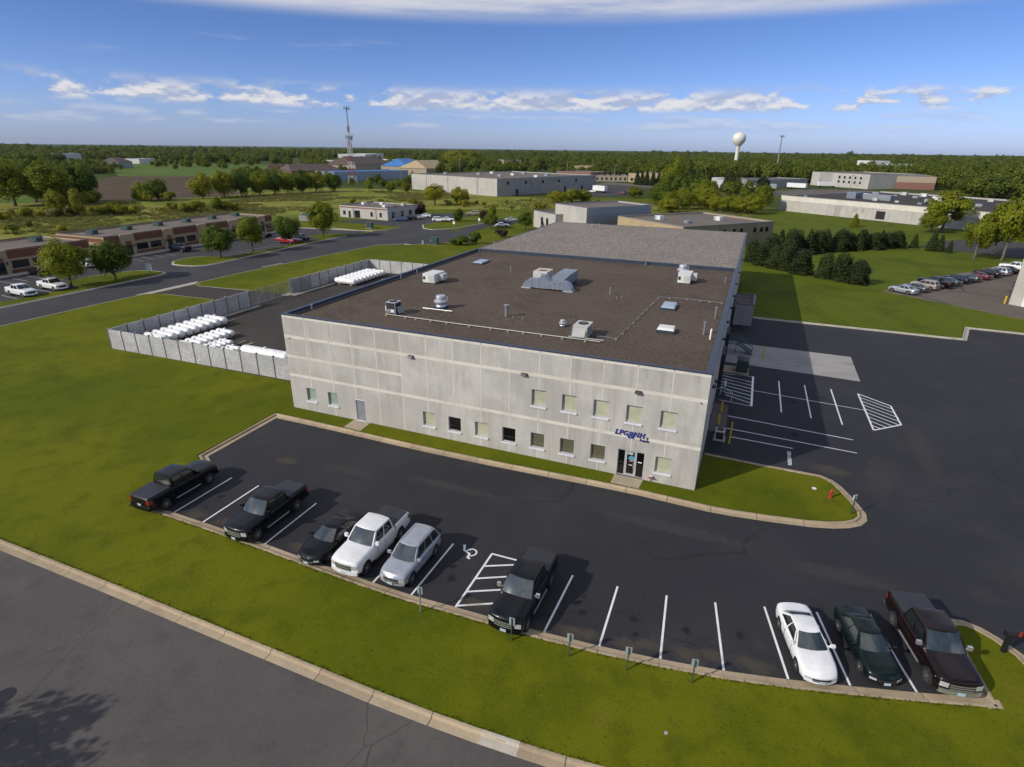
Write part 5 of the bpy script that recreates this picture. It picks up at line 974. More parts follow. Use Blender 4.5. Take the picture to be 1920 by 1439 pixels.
# office and court
for kd, lb, ct, pc, q, hd in [('sedan', 'blue sedan parked at the front of the small office', 'car', 'blue', (1020, 768), 200), ('suv', 'black suv beside the blue sedan at the office', 'suv', 'black', (1078, 762), 200), ('sedan', 'pale sedan right of the black suv at the office', 'car', 'silver', (1125, 755), 200), ('sedan', 'white sedan at the end of the office row', 'car', 'white', (1165, 745), 200), ('suv', 'white van-like suv across the office drive', 'suv', 'white', (1255, 772), 20), ('sedan', 'white sedan behind the suv across the office drive', 'car', 'white', (1308, 768), 20), ('suv', 'tan suv parked alone under trees at the lane', 'suv', 'tan', (1462, 732), 200), ('sedan', 'white sedan by the lane near the main roof edge', 'car', 'white', (1640, 803), 20), ('sedan', 'dark sedan behind the white one by the lane', 'car', 'navy', (1652, 786), 20), ('sedan', 'silver sedan farthest along the lane', 'car', 'silver', (1700, 770), 20)]:
    p = G(*Z1B(*q)); vehicle('parked_car' if kd == 'sedan' else 'suv', kd, lb, ct, pc, p[0], p[1], hd, -.02, **WL)
# row in the neighbour's lot, noses to the grass
row = [('sedan', 'silver sedan nearest the camera in the right lot row', 'car', 'silver'), ('sedan', 'dark grey sedan second in the right lot row', 'car', 'grey'), ('suv', 'tan suv third in the right lot row', 'suv', 'tan'), ('pickup', 'black pickup fourth in the right lot row', PK, 'black'), ('sedan', 'dark teal sedan fifth in the right lot row', 'car', 'teal'), ('suv', 'dark blue suv sixth in the right lot row', 'suv', 'navy'), ('sedan', 'grey-green sedan seventh in the right lot row', 'car', 'grey'), ('sedan', 'wine red sedan eighth in the right lot row', 'car', 'wine'), ('suv', 'black suv ninth in the right lot row', 'suv', 'black'), ('suv', 'silver suv tenth in the right lot row', 'suv', 'silver'), ('sedan', 'dark red sedan eleventh in the right lot row', 'car', 'black'), ('pickup', 'white pickup at the far end of the right lot row', PK, 'white')]
for i, (kd, lb, ct, pc) in enumerate(row):
    p = rot_pt(LO, 2.7, 1.6 + i * 3.55 * (1 + .012 * i)); vehicle('pickup_truck' if kd == 'pickup' else ('suv' if kd == 'suv' else 'parked_car'), kd, lb, ct, pc, p[0], p[1], 142.5 if i % 3 else 141, .075, **WL, group='cars in the row at the right lot')
# beside the far warehouse
for kd, lb, ct, pc, q, hd in [('sedan', 'white sedan at the far grey warehouse, leftmost', 'car', 'white', (660, 527), 160), ('sedan', 'white sedan second at the far grey warehouse', 'car', 'white', (705, 520), 160), ('sedan', 'wine red car in the far warehouse lot', 'car', 'wine', (905, 535), 160), ('suv', 'black suv in the far warehouse lot', 'suv', 'black', (940, 528), 160), ('sedan', 'silver car in the far warehouse lot', 'car', 'silver', (985, 517), 160), ('suv', 'dark suv at the right of the far warehouse lot', 'suv', 'black', (1030, 512), 160), ('suv', 'black suv at the corner of the far warehouse', 'suv', 'black', (672, 482), 160)]:
    p = G(*Z1C(*q)); vehicle('parked_car' if kd == 'sedan' else 'suv', kd, lb, ct, pc, p[0], p[1], hd, -.03, **WL)
def trailer(label, u, v, rot, L_, mat='roof_white', z=-.03):
    t = thing('box_trailer', label, 'trailer', (u, v, z), math.radians(rot)); box('box_body', mat, t, -L_ / 2, L_ / 2, -1.25, 1.25, 1.1, 3.8); box('chassis', 'plastic_black', t, -L_ / 2 + .2, L_ / 2 - .2, -.5, .5, .75, 1.1)
    for x in (-L_ / 2 + 1.2, -L_ / 2 + 2.4, L_ / 2 - 1.3):
        for y in (-1.1, 1.1): MB().tube([(x, y - .14, .5), (x, y + .14, .5)], .5, 12).build('wheel', 'tyre', t)
    return t
p = G(*Z1C(755, 522)); trailer('white box trailer in the far warehouse lot', p[0], p[1], 150, 9.5)

# ------------------------------------------------------------------ signs, mailbox, hydrant and other small things
def post_sign(label, u, v, h, mat_post, bw=.30, bh=.45, ang=0.0, board='sign_back'):
    t = thing('sign_post', label, 'sign', (u, v, .1), ang, 'signs along the front kerb'); box('post', mat_post, t, -.03, .03, -.03, .03, -.05, h); box('board', board, t, -bw / 2, bw / 2, .032, .045, h - bh, h + .02)
post_sign('grey parking sign beside the silver suv', 24.65, -18.25, 1.65, 'steel_dull'); post_sign('green post sign in front of the lone black pickup', 29.87, -18.15, 1.42, 'green_metal'); post_sign('green post sign just right of the lone black pickup', 32.85, -17.98, 1.4, 'green_metal', ang=.08); post_sign('green post sign in the middle of the empty stalls', 35.64, -17.68, 1.4, 'green_metal', ang=.15); post_sign('green post sign at the last empty stall', 38.61, -17.2, 1.4, 'green_metal', ang=.2)
t = thing('mailbox', 'black mailbox with red flag on a post at the driveway corner', 'mailbox', (52.84, -9.25, .1), math.radians(20)); box('post', 'black_metal', t, -.09, .09, -.09, .09, -.05, 1.02)
m = MB(); m.add([], []); pts = [(-.17, 0), (.17, 0), (.17, .16)] + [(.17 * math.cos(math.radians(a)), .16 + .17 * math.sin(math.radians(a))) for a in range(20, 180, 20)] + [(-.17, .16)]
n = len(pts); vs = [(-.22, p[0], 1.02 + p[1]) for p in pts] + [(.62, p[0], 1.02 + p[1]) for p in pts]; m.add(vs, [tuple(range(n - 1, -1, -1)), tuple(range(n, 2 * n))] + [(i, (i + 1) % n, n + (i + 1) % n, n + i) for i in range(n)]); bx = m.build('mail_box', 'black_metal', t, True); box('flag', 'hydrant_red', bx, .25, .38, -.20, -.172, 1.2, 1.45); box('door_plate', 'white_metal', bx, .622, .63, -.05, .05, 1.15, 1.22)
MB().tube([(0, 0, .55), (.4, 0, 1.0)], .05, 6).build('brace', 'black_metal', t)
t = thing('fire_hydrant', 'red hydrant on the grass island', 'hydrant', (46.1, 2.85, .1), .5); t.scale = (.72, .72, .95); MB().lathe([(.17, -.03), (.17, .05), (.12, .07), (.12, .52), (.16, .54), (.16, .60), (.12, .66), (.06, .74), (.04, .80), (0, .81)], 14).build('barrel', 'hydrant_red', t, True)
for a in (0, math.pi / 2, math.pi): MB().tube([(0, 0, .46), (.2 * math.cos(a), .2 * math.sin(a), .46)], .065, 10).build('outlet', 'hydrant_red', t)
t = thing('warning_sign', 'small red and white sign on a green post at the island tip', 'sign', (47.25, 1.2, .1), .6); box('post', 'green_metal', t, -.03, .03, -.03, .03, -.05, 1.5); b_ = box('board', 'sign_white', t, -.16, .16, .031, .042, 1.12, 1.52); box('stripe', 'hydrant_red', b_, -.13, .13, .043, .047, 1.28, 1.44)
tag(MB().lathe([(.17, 0), (.17, .02), (.13, .03), (0, .03)], 14, (45.12, 3.8, .112)).build('valve_cover', 'plastic_white', None, True), 'white round cover lying in the island grass', 'cover')
t = thing('standpipe', 'red and white fire connection beside the glass entrance', 'standpipe', (33.75, -.22, .1)); MB().tube([(0, .25, .5), (0, 0, .5)], .05, 8).build('pipe', 'hydrant_red', t); MB().lathe([(.13, 0), (.13, .06), (0, .07)], 12, (0, -.02, .5), 'y').build('flange', 'sign_white', t)
for sg in (-1, 1): MB().tube([(0, -.02, .5), (sg * .13, -.13, .46)], .06, 8).build('outlet', 'hydrant_red', t)
MB().tube([(0, .18, -.05), (0, .18, .5)], .04, 8).build('riser', 'steel_dull', t)
tag(MB().add([(37.8, -20.35, .118), (37.95, -20.3, .118), (37.93, -20.18, .15), (37.8, -20.2, .125)], [(0, 1, 2, 3)]).build('litter', 'sign_back'), 'scrap of pale litter on the front lawn', 'litter')
mh = MB().lathe([(.42, .004), (.42, .012), (.36, .012), (.36, .008), (0, .008)], 24, (9.9, -29.9, 0)).build('manhole_cover', 'black_metal', None, True); tag(mh, 'round iron manhole cover in the front road', 'manhole')
# left lot sign and utility boxes
t = thing('street_sign_box', 'white box sign on a post at the left lot entry', 'sign', (-67.4, 37.2, .08), math.radians(15)); box('post', 'steel_dull', t, -.07, .07, -.07, .07, -.05, .9); box('cabinet', 'sign_white', t, -.5, .5, -.16, .16, .85, 2.1); box('roof_cap', 'sign_back', t, -.54, .54, -.2, .2, 2.1, 2.16)
def cabinet(label, q, w, d, h, mat='green_metal', rot=10, zz=Z1B):
    p = G(*zz(*q)); t = thing('utility_cabinet', label, 'utility box', (p[0], p[1], .05), math.radians(rot), 'green utility boxes'); box('pad', 'pad_concrete', t, -w / 2 - .15, w / 2 + .15, -d / 2 - .15, d / 2 + .15, -.1, .08); box('cabinet', mat, t, -w / 2, w / 2, -d / 2, d / 2, .08, h); box('lid', mat, t, -w / 2 - .04, w / 2 + .04, -d / 2 - .04, d / 2 + .04, h, h + .06); box('door', 'sign_back', t, -w / 2 + .1, -w / 2 + .3, -d / 2 - .01, -d / 2 - .001, h * .5, h * .75); return t
cabinet('green utility box on the lawn beyond the tank yard', (1225, 913), 1.9, 1.7, 1.75); cabinet('green utility box on the lawn across the court', (828, 812), 1.9, 1.7, 1.6); cabinet('small pale pedestal beside the lawn utility box', (1155, 912), .4, .4, .9, 'sign_back')
t = thing('lane_sign', 'small white sign by the kerb right of the office drive', 'sign', (*G(*Z1B(1345, 800)), 0)); box('post', 'steel_dull', t, -.06, .06, -.06, .06, -.1, .8); box('board', 'sign_white', t, -.35, .35, -.05, .05, .7, 1.5)
t = thing('lane_sign', 'small white sign farther along the lane', 'sign', (*G(*Z1B(1500, 783)), 0)); box('post', 'steel_dull', t, -.06, .06, -.06, .06, -.1, .9); box('board', 'sign_white', t, -.3, .3, -.05, .05, .8, 1.7)
t = thing('dumpster_enclosure', 'low grey enclosure round a blue dumpster on the lawn', 'enclosure', (*G(*Z1B(435, 767)), -.05), math.radians(18)); e = MB(); e.box(-2.2, 2.2, 0, .15, 0, 1.7); e.box(-2.2, -2.05, .15, 2.6, 0, 1.7); e.box(2.05, 2.2, .15, 2.6, 0, 1.7); e.build('wall', 'grey_concrete', t)
t = thing('dumpster', 'blue dumpster standing in the grey enclosure', 'dumpster', (*G(*Z1B(440, 758)), -.05), math.radians(18)); box('bin', 'blue_metal', t, -1.2, 1.6, .2, 1.8, .1, 2.0); box('lid', 'plastic_black', t, -1.2, .19, .2, 1.85, 2.0, 2.06); box('lid', 'blue_metal', t, .21, 1.6, .2, 1.85, 2.0, 2.06)
tag(MB().lathe([(.9, -.05), (1.0, .4), (.8, .9), (.4, 1.2), (0, 1.3)], 9, (*G(*Z1B(1440, 895)), 0)).build('boulder', 'rock'), 'pale boulder among shrubs at the court edge', 'boulder')

# ------------------------------------------------------------------ neighbouring buildings
def facade_frame(label, name, cat, o, rot, group=None): return thing(name, label, cat, (o[0], o[1], -.05), rot, group)
def windows_row(b, xs, y, z0, z1, w, mat='glass', frame='plastic_black', nrm=-1):
    for x in xs:
        f = MB(); f.box(x - w / 2 - .05, x + w / 2 + .05, min(y, y + nrm * .03), max(y, y + nrm * .03), z0 - .05, z1 + .05); f = f.build('window', frame, b); box('pane', mat, f, x - w / 2, x + w / 2, min(y + nrm * .031, y + nrm * .045), max(y + nrm * .031, y + nrm * .045), z0, z1)
def rooftop(b, spots, z, mat='green_metal', s=1.0):
    for x, y in spots:
        o = box('rooftop_unit', mat, b, x - 1.0 * s, x + 1.0 * s, y - .7 * s, y + .7 * s, z - .02, z + .9 * s); box('panel', 'sign_back', o, x - 1.01 * s, x - .3 * s, y - .71 * s, y - .701 * s, z + .1, z + .8 * s)
def flat_building(label, name, o, rot, L_, D_, H_, wall, roofm='roof_plain', cop='steel_dull', cat='building', par=.35):
    b = facade_frame(label, name, cat, o, rot)
    w = MB(); w.box(0, L_, 0, .3, 0, H_); w.box(0, L_, D_ - .3, D_, 0, H_); w.box(0, .3, .3, D_ - .3, 0, H_); w.box(L_ - .3, L_, .3, D_ - .3, 0, H_); w.build('wall', wall, b)
    box('roof', roofm, b, .3, L_ - .3, .3, D_ - .3, H_ - par - .3, H_ - par)
    c = MB(); c.box(-.06, L_ + .06, -.06, .36, H_, H_ + .1); c.box(-.06, L_ + .06, D_ - .36, D_ + .06, H_, H_ + .1); c.box(-.06, .36, .36, D_ - .36, H_, H_ + .1); c.box(L_ - .36, L_ + .06, .36, D_ - .36, H_, H_ + .1); c.build('coping', cop, b); return b
# brick and tan shop rows on the left (their fronts face the street, local x runs along the street)
def shop_row(label, o, rot, L_, D_, H_, bays, hv):
    b = flat_building(label, 'shop_building', o, rot, L_, D_, H_, 'tan_wall', 'roof_plain', 'roof_brown')
    x = 0.0
    for kind, w in bays:
        if x + w > L_ + .01: break
        if kind == 'b':      # brick band over two windows, brick base
            for z0, z1 in ((H_ - 1.55, H_ - .12), (0, .75)): box('brick_band', 'brick_red', b, x + .1, x + w - .1, -.08, -.001, z0, z1)
            windows_row(b, [x + w * .27, x + w * .73], -.002, 1.0, 2.35, w * .36)
        else:
            p = box('portal', 'tan_wall', b, x, x + w, -.55, -.001, 0, H_ + .12); box('door', 'glass', p, x + w * .25, x + w * .75, -.58, -.551, .1, 2.4); box('header', 'brick_red', p, x + w * .28, x + w * .72, -.585, -.551, 2.5, 3.2)
            for q in (.12, .88): box('lantern', 'plastic_black', p, x + w * q - .12, x + w * q + .12, -.72, -.551, 1.9, 2.4)
        x += w
    for k in range(hv): rooftop(b, [((k + .5) * L_ / hv, D_ * .62)], H_ - .35)
    return b
e1 = shop_row('long brick and tan shop building with dark windows across the street', (-90.9, 45.4), math.radians(91.5), 50.5, 15.0, 4.6, [('b', 3.4), ('p', 3.2), ('b', 7.6), ('p', 2.6), ('b', 7.2), ('p', 2.6), ('b', 7.4), ('p', 3.2), ('b', 7.4), ('p', 2.6), ('b', 3.2)], 6)
bz = MB(); bz.box(-.07, -.001, .4, 14.9, 0, 4.2); bz.build('brick_band', 'brick_red', e1); box('end_window', 'glass', e1, -.1, -.071, 2.0, 4.4, .9, 2.6); box('end_band', 'tan_wall', e1, -.09, -.0705, 1.2, 5.2, 2.7, 3.4)
e2 = shop_row('brick and tan shop building cut by the left photo edge', (-91.4, -4), math.radians(90.5), 46.8, 15.0, 4.4, [('b', 7.4), ('p', 3.0), ('b', 7.4), ('p', 2.6), ('b', 7.4), ('p', 3.2), ('b', 8.0), ('p', 2.6), ('b', 5.0)], 5)
# small office
of = flat_building('small pale office building with dark roof band beyond the court', 'office_building', G(*Z1B(940, 765)), math.radians(84), 17.5, 21.5, 4.1, 'pale_concrete', 'roof_plain', 'roof_brown')
c = MB(); c.box(-.03, -.001, .2, 21.3, 3.3, 3.7); c.build('trim_band', 'brick_far', of)
for y, z0, z1, w in ((3.0, .9, 2.4, 1.0), (7.0, .9, 2.4, 1.0), (13.5, .1, 2.6, 2.6), (17.0, .1, 2.3, 1.0), (19.4, .9, 2.3, 1.2)):
    f = box('window' if z0 > .5 else 'door', 'plastic_black', of, -.04, -.001, y - w / 2, y + w / 2, z0, z1); box('pane', 'glass', f, -.055, -.041, y - w / 2 + .08, y + w / 2 - .08, z0 + .08, z1 - .08)
windows_row(of, [3.0, 8.0, 12.5, 16], -.002, .7, 2.5, 1.5); rooftop(of, [(5, 5), (12, 12), (9, 18)], 3.75, 'white_metal', .9); rooftop(of, [(14, 4)], 3.75, 'cream_metal', .8)
for y in (5.0, 15.2): box('downpipe', 'brick_far', of, -.12, -.03, y - .08, y + .08, 0, 3.6)
# grey neighbour behind the warehouse: tall block and low wing, then the olive one
tb = flat_building('tall grey concrete building rising behind the warehouse roof', 'grey_building', (-19.3, 137.1), math.radians(-36.4), 15.4, 25, 7.8, 'pale_concrete', 'roof_plain', 'steel_dull')
for k in range(9): box('rib', 'grey_concrete', tb, 15.40, 15.46, .9 + k * 2.7, 1.0 + k * 2.7, 0, 7.7)
box('side_cladding', 'duct_metal', tb, 15.401, 15.43, .1, 24.9, 0.1, 7.6)
lb = flat_building('low grey wing in front of the tall grey building', 'grey_building', (-28.0, 141.8), math.radians(-41.5), 13.8, 11, 5.0, 'pale_concrete', 'roof_plain', 'steel_dull'); windows_row(lb, [5.5, 8.8], -.002, 1.2, 3.4, 1.3)
ob = flat_building('olive low warehouse with dark roof right of the grey building', 'olive_building', (2.2, 128.0), math.radians(-40.3), 26.0, 32, 6.0, 'tan_wall', 'roof_plain', 'steel_dull')
box('side_cladding', 'olive_wall', ob, 26.001, 26.05, .05, 31.95, 0, 5.9)
for y in (4, 6.5, 9, 14, 17.5, 20, 25, 27.5, 29.5): f = box('window', 'plastic_black', ob, 26.05, 26.08, y - .55, y + .55, 3.5, 4.7); box('pane', 'glass', f, 26.081, 26.09, y - .48, y + .48, 3.57, 4.63)
box('downpipe', 'green_metal', ob, 26.051, 26.2, 12.0, 12.25, 0, 5.9); rooftop(ob, [(8, 8), (16, 22)], 5.65, 'white_metal', 1.1); rooftop(ob, [(18, 9)], 5.65, 'duct_metal', .8)
# long concrete plant to the right
lp = flat_building('long low pale concrete plant behind the pines on the right', 'concrete_plant', (46.6, 243.5), math.radians(-38.5), 98, 72, 6.1, 'pale_concrete', 'asphalt_yard', 'pale_concrete', par=.5)
box('eave_band', 'smooth_concrete', lp, .1, 97.9, -.12, -.001, 4.2, 5.9)
for x in range(2, 98, 4): box('rib', 'grey_concrete', lp, x - .04, x + .04, -.03, -.001, 0, 4.19)
for x, w, z0, z1, mt in ((26, 2.6, .1, 3.8, 'grey_concrete'), (33, 1.6, 2.4, 3.8, 'grey_concrete'), (36, 1.4, 2.4, 3.8, 'grey_concrete'), (43, 3.2, .6, 3.4, 'black_metal'), (58.5, 2.0, 1.2, 2.8, 'door_grey'), (78, 3, .2, 3.4, 'door_grey')):
    box('opening', mt, lp, x - w / 2, x + w / 2, -.06, -.031, z0, z1)
    if mt == 'black_metal': box('opening_frame', 'brick_far', lp, x - w / 2 - .2, x - w / 2, -.08, -.031, z0, z1 + .2)
random.seed(21)
for k in range(26):
    x, y = 6 + (k * 37 % 88), 8 + (k * 23 % 58); s = random.choice((.7, 1.0, 1.4)); rooftop(lp, [(x, y)], 5.6, random.choice(('white_metal', 'cream_metal', 'duct_metal', 'steel_galv')), s)
box('roof_penthouse', 'steel_dull', lp, 22, 33, 22, 26, 5.6, 7.6); box('roof_penthouse', 'duct_metal', lp, 16, 20, 20, 25, 5.6, 8.0); box('roof_penthouse', 'white_metal', lp, 50, 55, 18, 22, 5.6, 8.6); box('roof_penthouse', 'white_metal', lp, 58, 62, 10, 13, 5.6, 8.0)
# neighbour at the right photo edge
nb = flat_building('pale concrete building corner cut by the right photo edge', 'pale_building', (79.2, 80.0), RA, 30, 30, 8.2, 'pale_concrete', 'roof_plain', 'steel_dull'); f = box('door', 'white_metal', nb, 1.7, 2.8, -.05, -.001, .1, 2.3); box('sign_plate', 'sign_white', f, 1.95, 2.4, -.06, -.051, 1.6, 1.85); box('dock_door', 'white_metal', nb, 4.5, 8, -.05, -.001, .1, 4.2)
bollard('yellow bollard at the corner of the right-hand building', 78.75, 80.3, 1.3, r=.14, group=None)

# ------------------------------------------------------------------ far buildings and towers
bw = flat_building('big grey concrete warehouse far behind, windows high on its side', 'far_warehouse', (-155.4, 277.0), math.radians(-21.5), 72, 86, 8.7, 'pale_concrete', 'roof_plain', 'steel_dull')
for x in (14, 33, 57): box('rib', 'roof_brown', bw, x - .15, x + .15, -.05, -.001, 0, 8.6)
for x in range(4, 72, 6): box('joint', 'grey_concrete', bw, x - .05, x + .05, -.03, -.001, 0, 8.6)
box('side_cladding', 'grey_concrete', bw, 72.001, 72.04, .1, 85.9, 0, 8.6)
for y in (8, 22, 36, 50, 66): f = box('window', 'plastic_black', bw, 72.041, 72.09, y - .8, y + .8, 5.6, 7.2); box('pane', 'glass', f, 72.091, 72.1, y - .7, y + .7, 5.7, 7.1)
for y in (15, 56, 72): box('door', 'black_metal', bw, 72.041, 72.1, y - 1, y + 1, 0, 3.2)
for k in range(8): rooftop(bw, [(8 + k * 8.3, 20 + (k * 31 % 50))], 8.35, ('duct_metal', 'white_metal', 'steel_galv')[k % 3], 1.3)
def far_box(label, q0, q1, H_, D_, wall, roofm, z=Z1C, cop='steel_dull', cat='building', gable=False, wins=0, z_is_px=False):
    a, b = (G(*q0), G(*q1)) if z is None else (G(*z(*q0)), G(*z(*q1)))
    t = Vector((b[0] - a[0], b[1] - a[1])); rot = math.atan2(t.y, t.x); L_ = t.length
    if gable:
        r = thing('gabled_building', label, cat, (a[0], a[1], -.05), rot); box('wall', wall, r, 0, L_, 0, D_, 0, H_)
        rh = D_ * .22; MB().add([(-.5, -.5, H_), (L_ + .5, -.5, H_), (L_ + .5, D_ + .5, H_), (-.5, D_ + .5, H_), (-.5 + rh, D_ / 2, H_ + rh), (L_ + .5 - rh, D_ / 2, H_ + rh)], [(0, 1, 5, 4), (2, 3, 4, 5), (1, 2, 5), (3, 0, 4), (3, 2, 1, 0)]).build('roof', roofm, r)
    else: r = flat_building(label, 'flat_building', a, rot, L_, D_, H_, wall, roofm, cop, cat)
    for k in range(wins): windows_row(r, [(k + .5) * L_ / wins], -.002, 1.0, min(3.0, H_ - 1), L_ / wins * .35)
    return r
far_box('low tan commercial building with conifers in front', (950, 448), (1222, 462), 6.5, 24, 'tan_wall', 'roof_plain', wins=5)
far_box('low brown brick building left of the tan one', (690, 443), (945, 447), 4.5, 22, 'wall_tan_far', 'roof_plain', wins=8)
far_box('dark red brick building far behind the grey warehouse', (455, 425), (690, 438), 6.0, 26, 'brick_far', 'roof_plain')
far_box('small tan block above the red brick building', (575, 395), (700, 398), 8.0, 20, 'tan_wall', 'roof_plain')
far_box('tan flat building at the far warehouse roofline', (90, 345), (212, 345), 9.0, 20, 'wall_tan_far', 'roof_plain')
far_box('pale apartment house among the trees under the water tower', (1215, 345), (1300, 347), 9.0, 14, 'wall_tan_far', 'roof_brown', gable=True)
sh = far_box('white metal shed with grey side and roller door', (1555, 487), (1770, 492), 5.5, 28, 'wall_white_far', 'roof_white', gable=False); box('roller_door', 'roof_white', sh, 2, 6, -.08, -.001, .1, 4.2)
far_box('grey metal shed with white roller doors behind the plant', (60, 440), (432, 428), 5.5, 26, 'grey_concrete', 'roof_plain', z=Z1D)
tp = far_box('two-storey concrete plant with small square windows far right', (455, 415), (805, 442), 9.5, 50, 'pale_concrete', 'roof_plain', z=Z1D)
for k in range(5):
    for zz in (3.0, 6.0): windows_row(tp, [26 + k * 4.6], -.002, zz, zz + 1.6, 1.6)
far_box('grey block right of the two-storey concrete plant', (806, 440), (968, 436), 9.0, 40, 'grey_concrete', 'roof_plain', z=Z1D)
tpb = far_box('tan and pink brick block at the far right wood edge', (969, 440), (1212, 448), 8.5, 40, 'wall_tan_far', 'roof_plain', z=Z1D); box('brick_band', 'brick_far', tpb, .05, max(b[0] for b in [c for c in tpb.children if c.name.startswith('wall')][0].bound_box) - .05, -.12, -.001, 0, 4.6)
far_box('white roof block above the far plant', (828, 372), (922, 372), 16, 22, 'wall_white_far', 'roof_white', z=Z1D); far_box('long white roof right of the white block', (925, 378), (1075, 380), 13.5, 20, 'wall_white_far', 'roof_white', z=Z1D)
far_box('long white building on the far left horizon', (60, 300.5), (154, 299.5), 9, 30, 'wall_white_far', 'roof_white', z=None); far_box('pale farm shed in the far left fields', (262, 307.5), (292, 306.5), 6, 20, 'wall_white_far', 'roof_white', z=None)
far_box('dark farm shed in the far left fields', (225, 316), (250, 315), 6, 20, 'grey_concrete', 'roof_brown', z=None, gable=True)
far_box('long brown roofed mall building left of the lattice tower', (548, 334), (640, 331), 5, 22, 'brick_far', 'roof_brown', z=None, gable=True); far_box('red brick block left of the mall', (504, 325), (538, 325), 7, 24, 'brick_far', 'roof_brown', z=None)
bl_ = far_box('long blue fronted building behind the lattice tower base', (628, 341), (766, 336), 6.5, 25, 'duct_metal', 'roof_blue', z=None); 
far_box('white roofed store behind the blue building', (690, 316), (780, 312), 8, 60, 'wall_white_far', 'roof_white', z=None); far_box('pale store with long white roof near the horizon', (686, 302), (720, 300), 11, 50, 'wall_white_far', 'roof_white', z=None)
far_box('blue roofed building left of the far warehouse', (766, 328), (800, 326), 7, 30, 'wall_tan_far', 'roof_blue', z=None, gable=True); far_box('tan roofed shop right of the blue roof', (800, 330), (850, 327), 6, 30, 'wall_tan_far', 'tan_wall', z=None, gable=True); far_box('tan store left of the blue roof', (668, 327), (735, 322), 8, 30, 'wall_tan_far', 'roof_brown', z=None, gable=True)
for i, (x, y) in enumerate([(932, 293), (943, 293.5), (1100, 291.5), (1112, 292), (1120, 291.2), (1255, 299), (1262, 298)]): far_box(f'tiny pale house on the horizon, {ORD[i]} from the left', (x, y), (x + 8, y), 7, 12, 'wall_white_far', 'roof_brown', z=None, gable=True)
for q, rt, L_, lb in [((115, 443), -30, 9, 'white box trailer left of the dark pine by the grey shed'), ((205, 445), 40, 8, 'white box trailer right of the dark pine by the grey shed'), ((368, 438), -30, 13, 'long white trailer at the right end of the grey shed'), ((548, 428), 20, 12, 'white trailer at the dock of the two-storey plant')]:
    p = G(*Z1D(*q)); trailer(lb, p[0], p[1] - 6, rt, L_)
# lattice tower, red and white
tw = thing('lattice_tower', 'red and white lattice radio tower with antenna rings', 'tower', (-222.3, 309.5, 0))
TH = 47.6; nsec = 8
def tw_w(z): return 1.75 * (1 - z / 36) + .4 if z < 36 else .5
for i in range(nsec):
    z0, z1 = 4.5 * i, 4.5 * (i + 1); m = MB(); w0, w1 = tw_w(z0) / 1.0, tw_w(z1) / 1.0
    cn = lambda w, z: [(w, w, z), (-w, w, z), (-w, -w, z), (w, -w, z)]
    for k in range(4):
        a, b = cn(w0, z0)[k], cn(w1, z1)[k]; m.tube([a, b], .11, 5); a2, b2 = cn(w0, z0)[(k + 1) % 4], cn(w1, z1)[(k + 1) % 4]; m.tube([a, b2], .06, 4); m.tube([a2, b], .06, 4); m.tube([b, b2], .06, 4)
    m.build('tower_section', 'tower_red' if i % 2 else 'tower_white', tw)
MB().tube([(0, 0, 34), (0, 0, TH)], .35, 8).build('mast', 'steel_dull', tw)
for z, r in ((46.5, 1.7), (29.5, 2.3), (28.2, 2.0)):
    m = MB(); m.lathe([(r, 0), (r, .15), (r - .2, .15), (r - .2, 0), (r, 0)], 12, (0, 0, z)); m.build('antenna_ring', 'steel_dull', tw)
    for k in range(9): a = k * 2 * math.pi / 9; MB().box(-.14, .14, -.1, .1, -1.0, 1.2).build('antenna_panel', 'sign_back', tw, loc=(r * math.cos(a), r * math.sin(a), z), rot=a)
MB().tube([(.9, 0, 36), (.9, 0, 38), (.6, 0, 41)], .06, 5).build('whip_antenna', 'steel_dull', tw)
# water tower
d_ = ray(1382.5, 285); d_ = Vector((d_.x, d_.y, 0)).normalized() * 870; wt_ = thing('water_tower', 'cream water tower with round tank on a slim stem above the trees', 'water tower', (CAMP.x + d_.x, CAMP.y + d_.y, 0))
MB().lathe([(3.6, 0), (2.6, 6), (2.2, 16), (2.2, 27), (3.2, 30.0)], 20).build('stem', 'water_tower_paint', wt_, True)
MB().lathe([(2.9, 29.2), (5.2, 31.6), (7.3, 34.2), (8.4, 37.2), (8.4, 39.6), (7.6, 42.2), (5.6, 44.4), (3.0, 45.7), (0, 46.2)], 28).build('tank', 'water_tower_paint', wt_, True); MB().lathe([(.8, 46.0), (.8, 47.2), (0, 47.4)], 10).build('hatch', 'water_tower_paint', wt_); MB().tube([(.5, 0, 47), (.5, 0, 49.5)], .1, 5).build('aerial', 'steel_dull', wt_)
mp_ = thing('monopole', 'tall thin grey cell pole with antennas right of the water tower', 'cell tower', (51.7, 765, 0)); MB().tube([(0, 0, 0), (0, 0, 41)], [.9, .5], 10).build('pole', 'steel_dull', mp_, True)
for k in range(6): a = k * math.pi / 3; MB().box(-.3, .3, -.25, .25, -1.2, 1.2).build('antenna_panel', 'sign_back', mp_, loc=(2.2 * math.cos(a), 2.2 * math.sin(a), 40.2), rot=a)
m = MB()
for k in range(6): a = k * math.pi / 3; m.tube([(0, 0, 40.2), (2.2 * math.cos(a), 2.2 * math.sin(a), 40.2)], .12, 4)
m.build('antenna_arm', 'steel_dull', mp_)
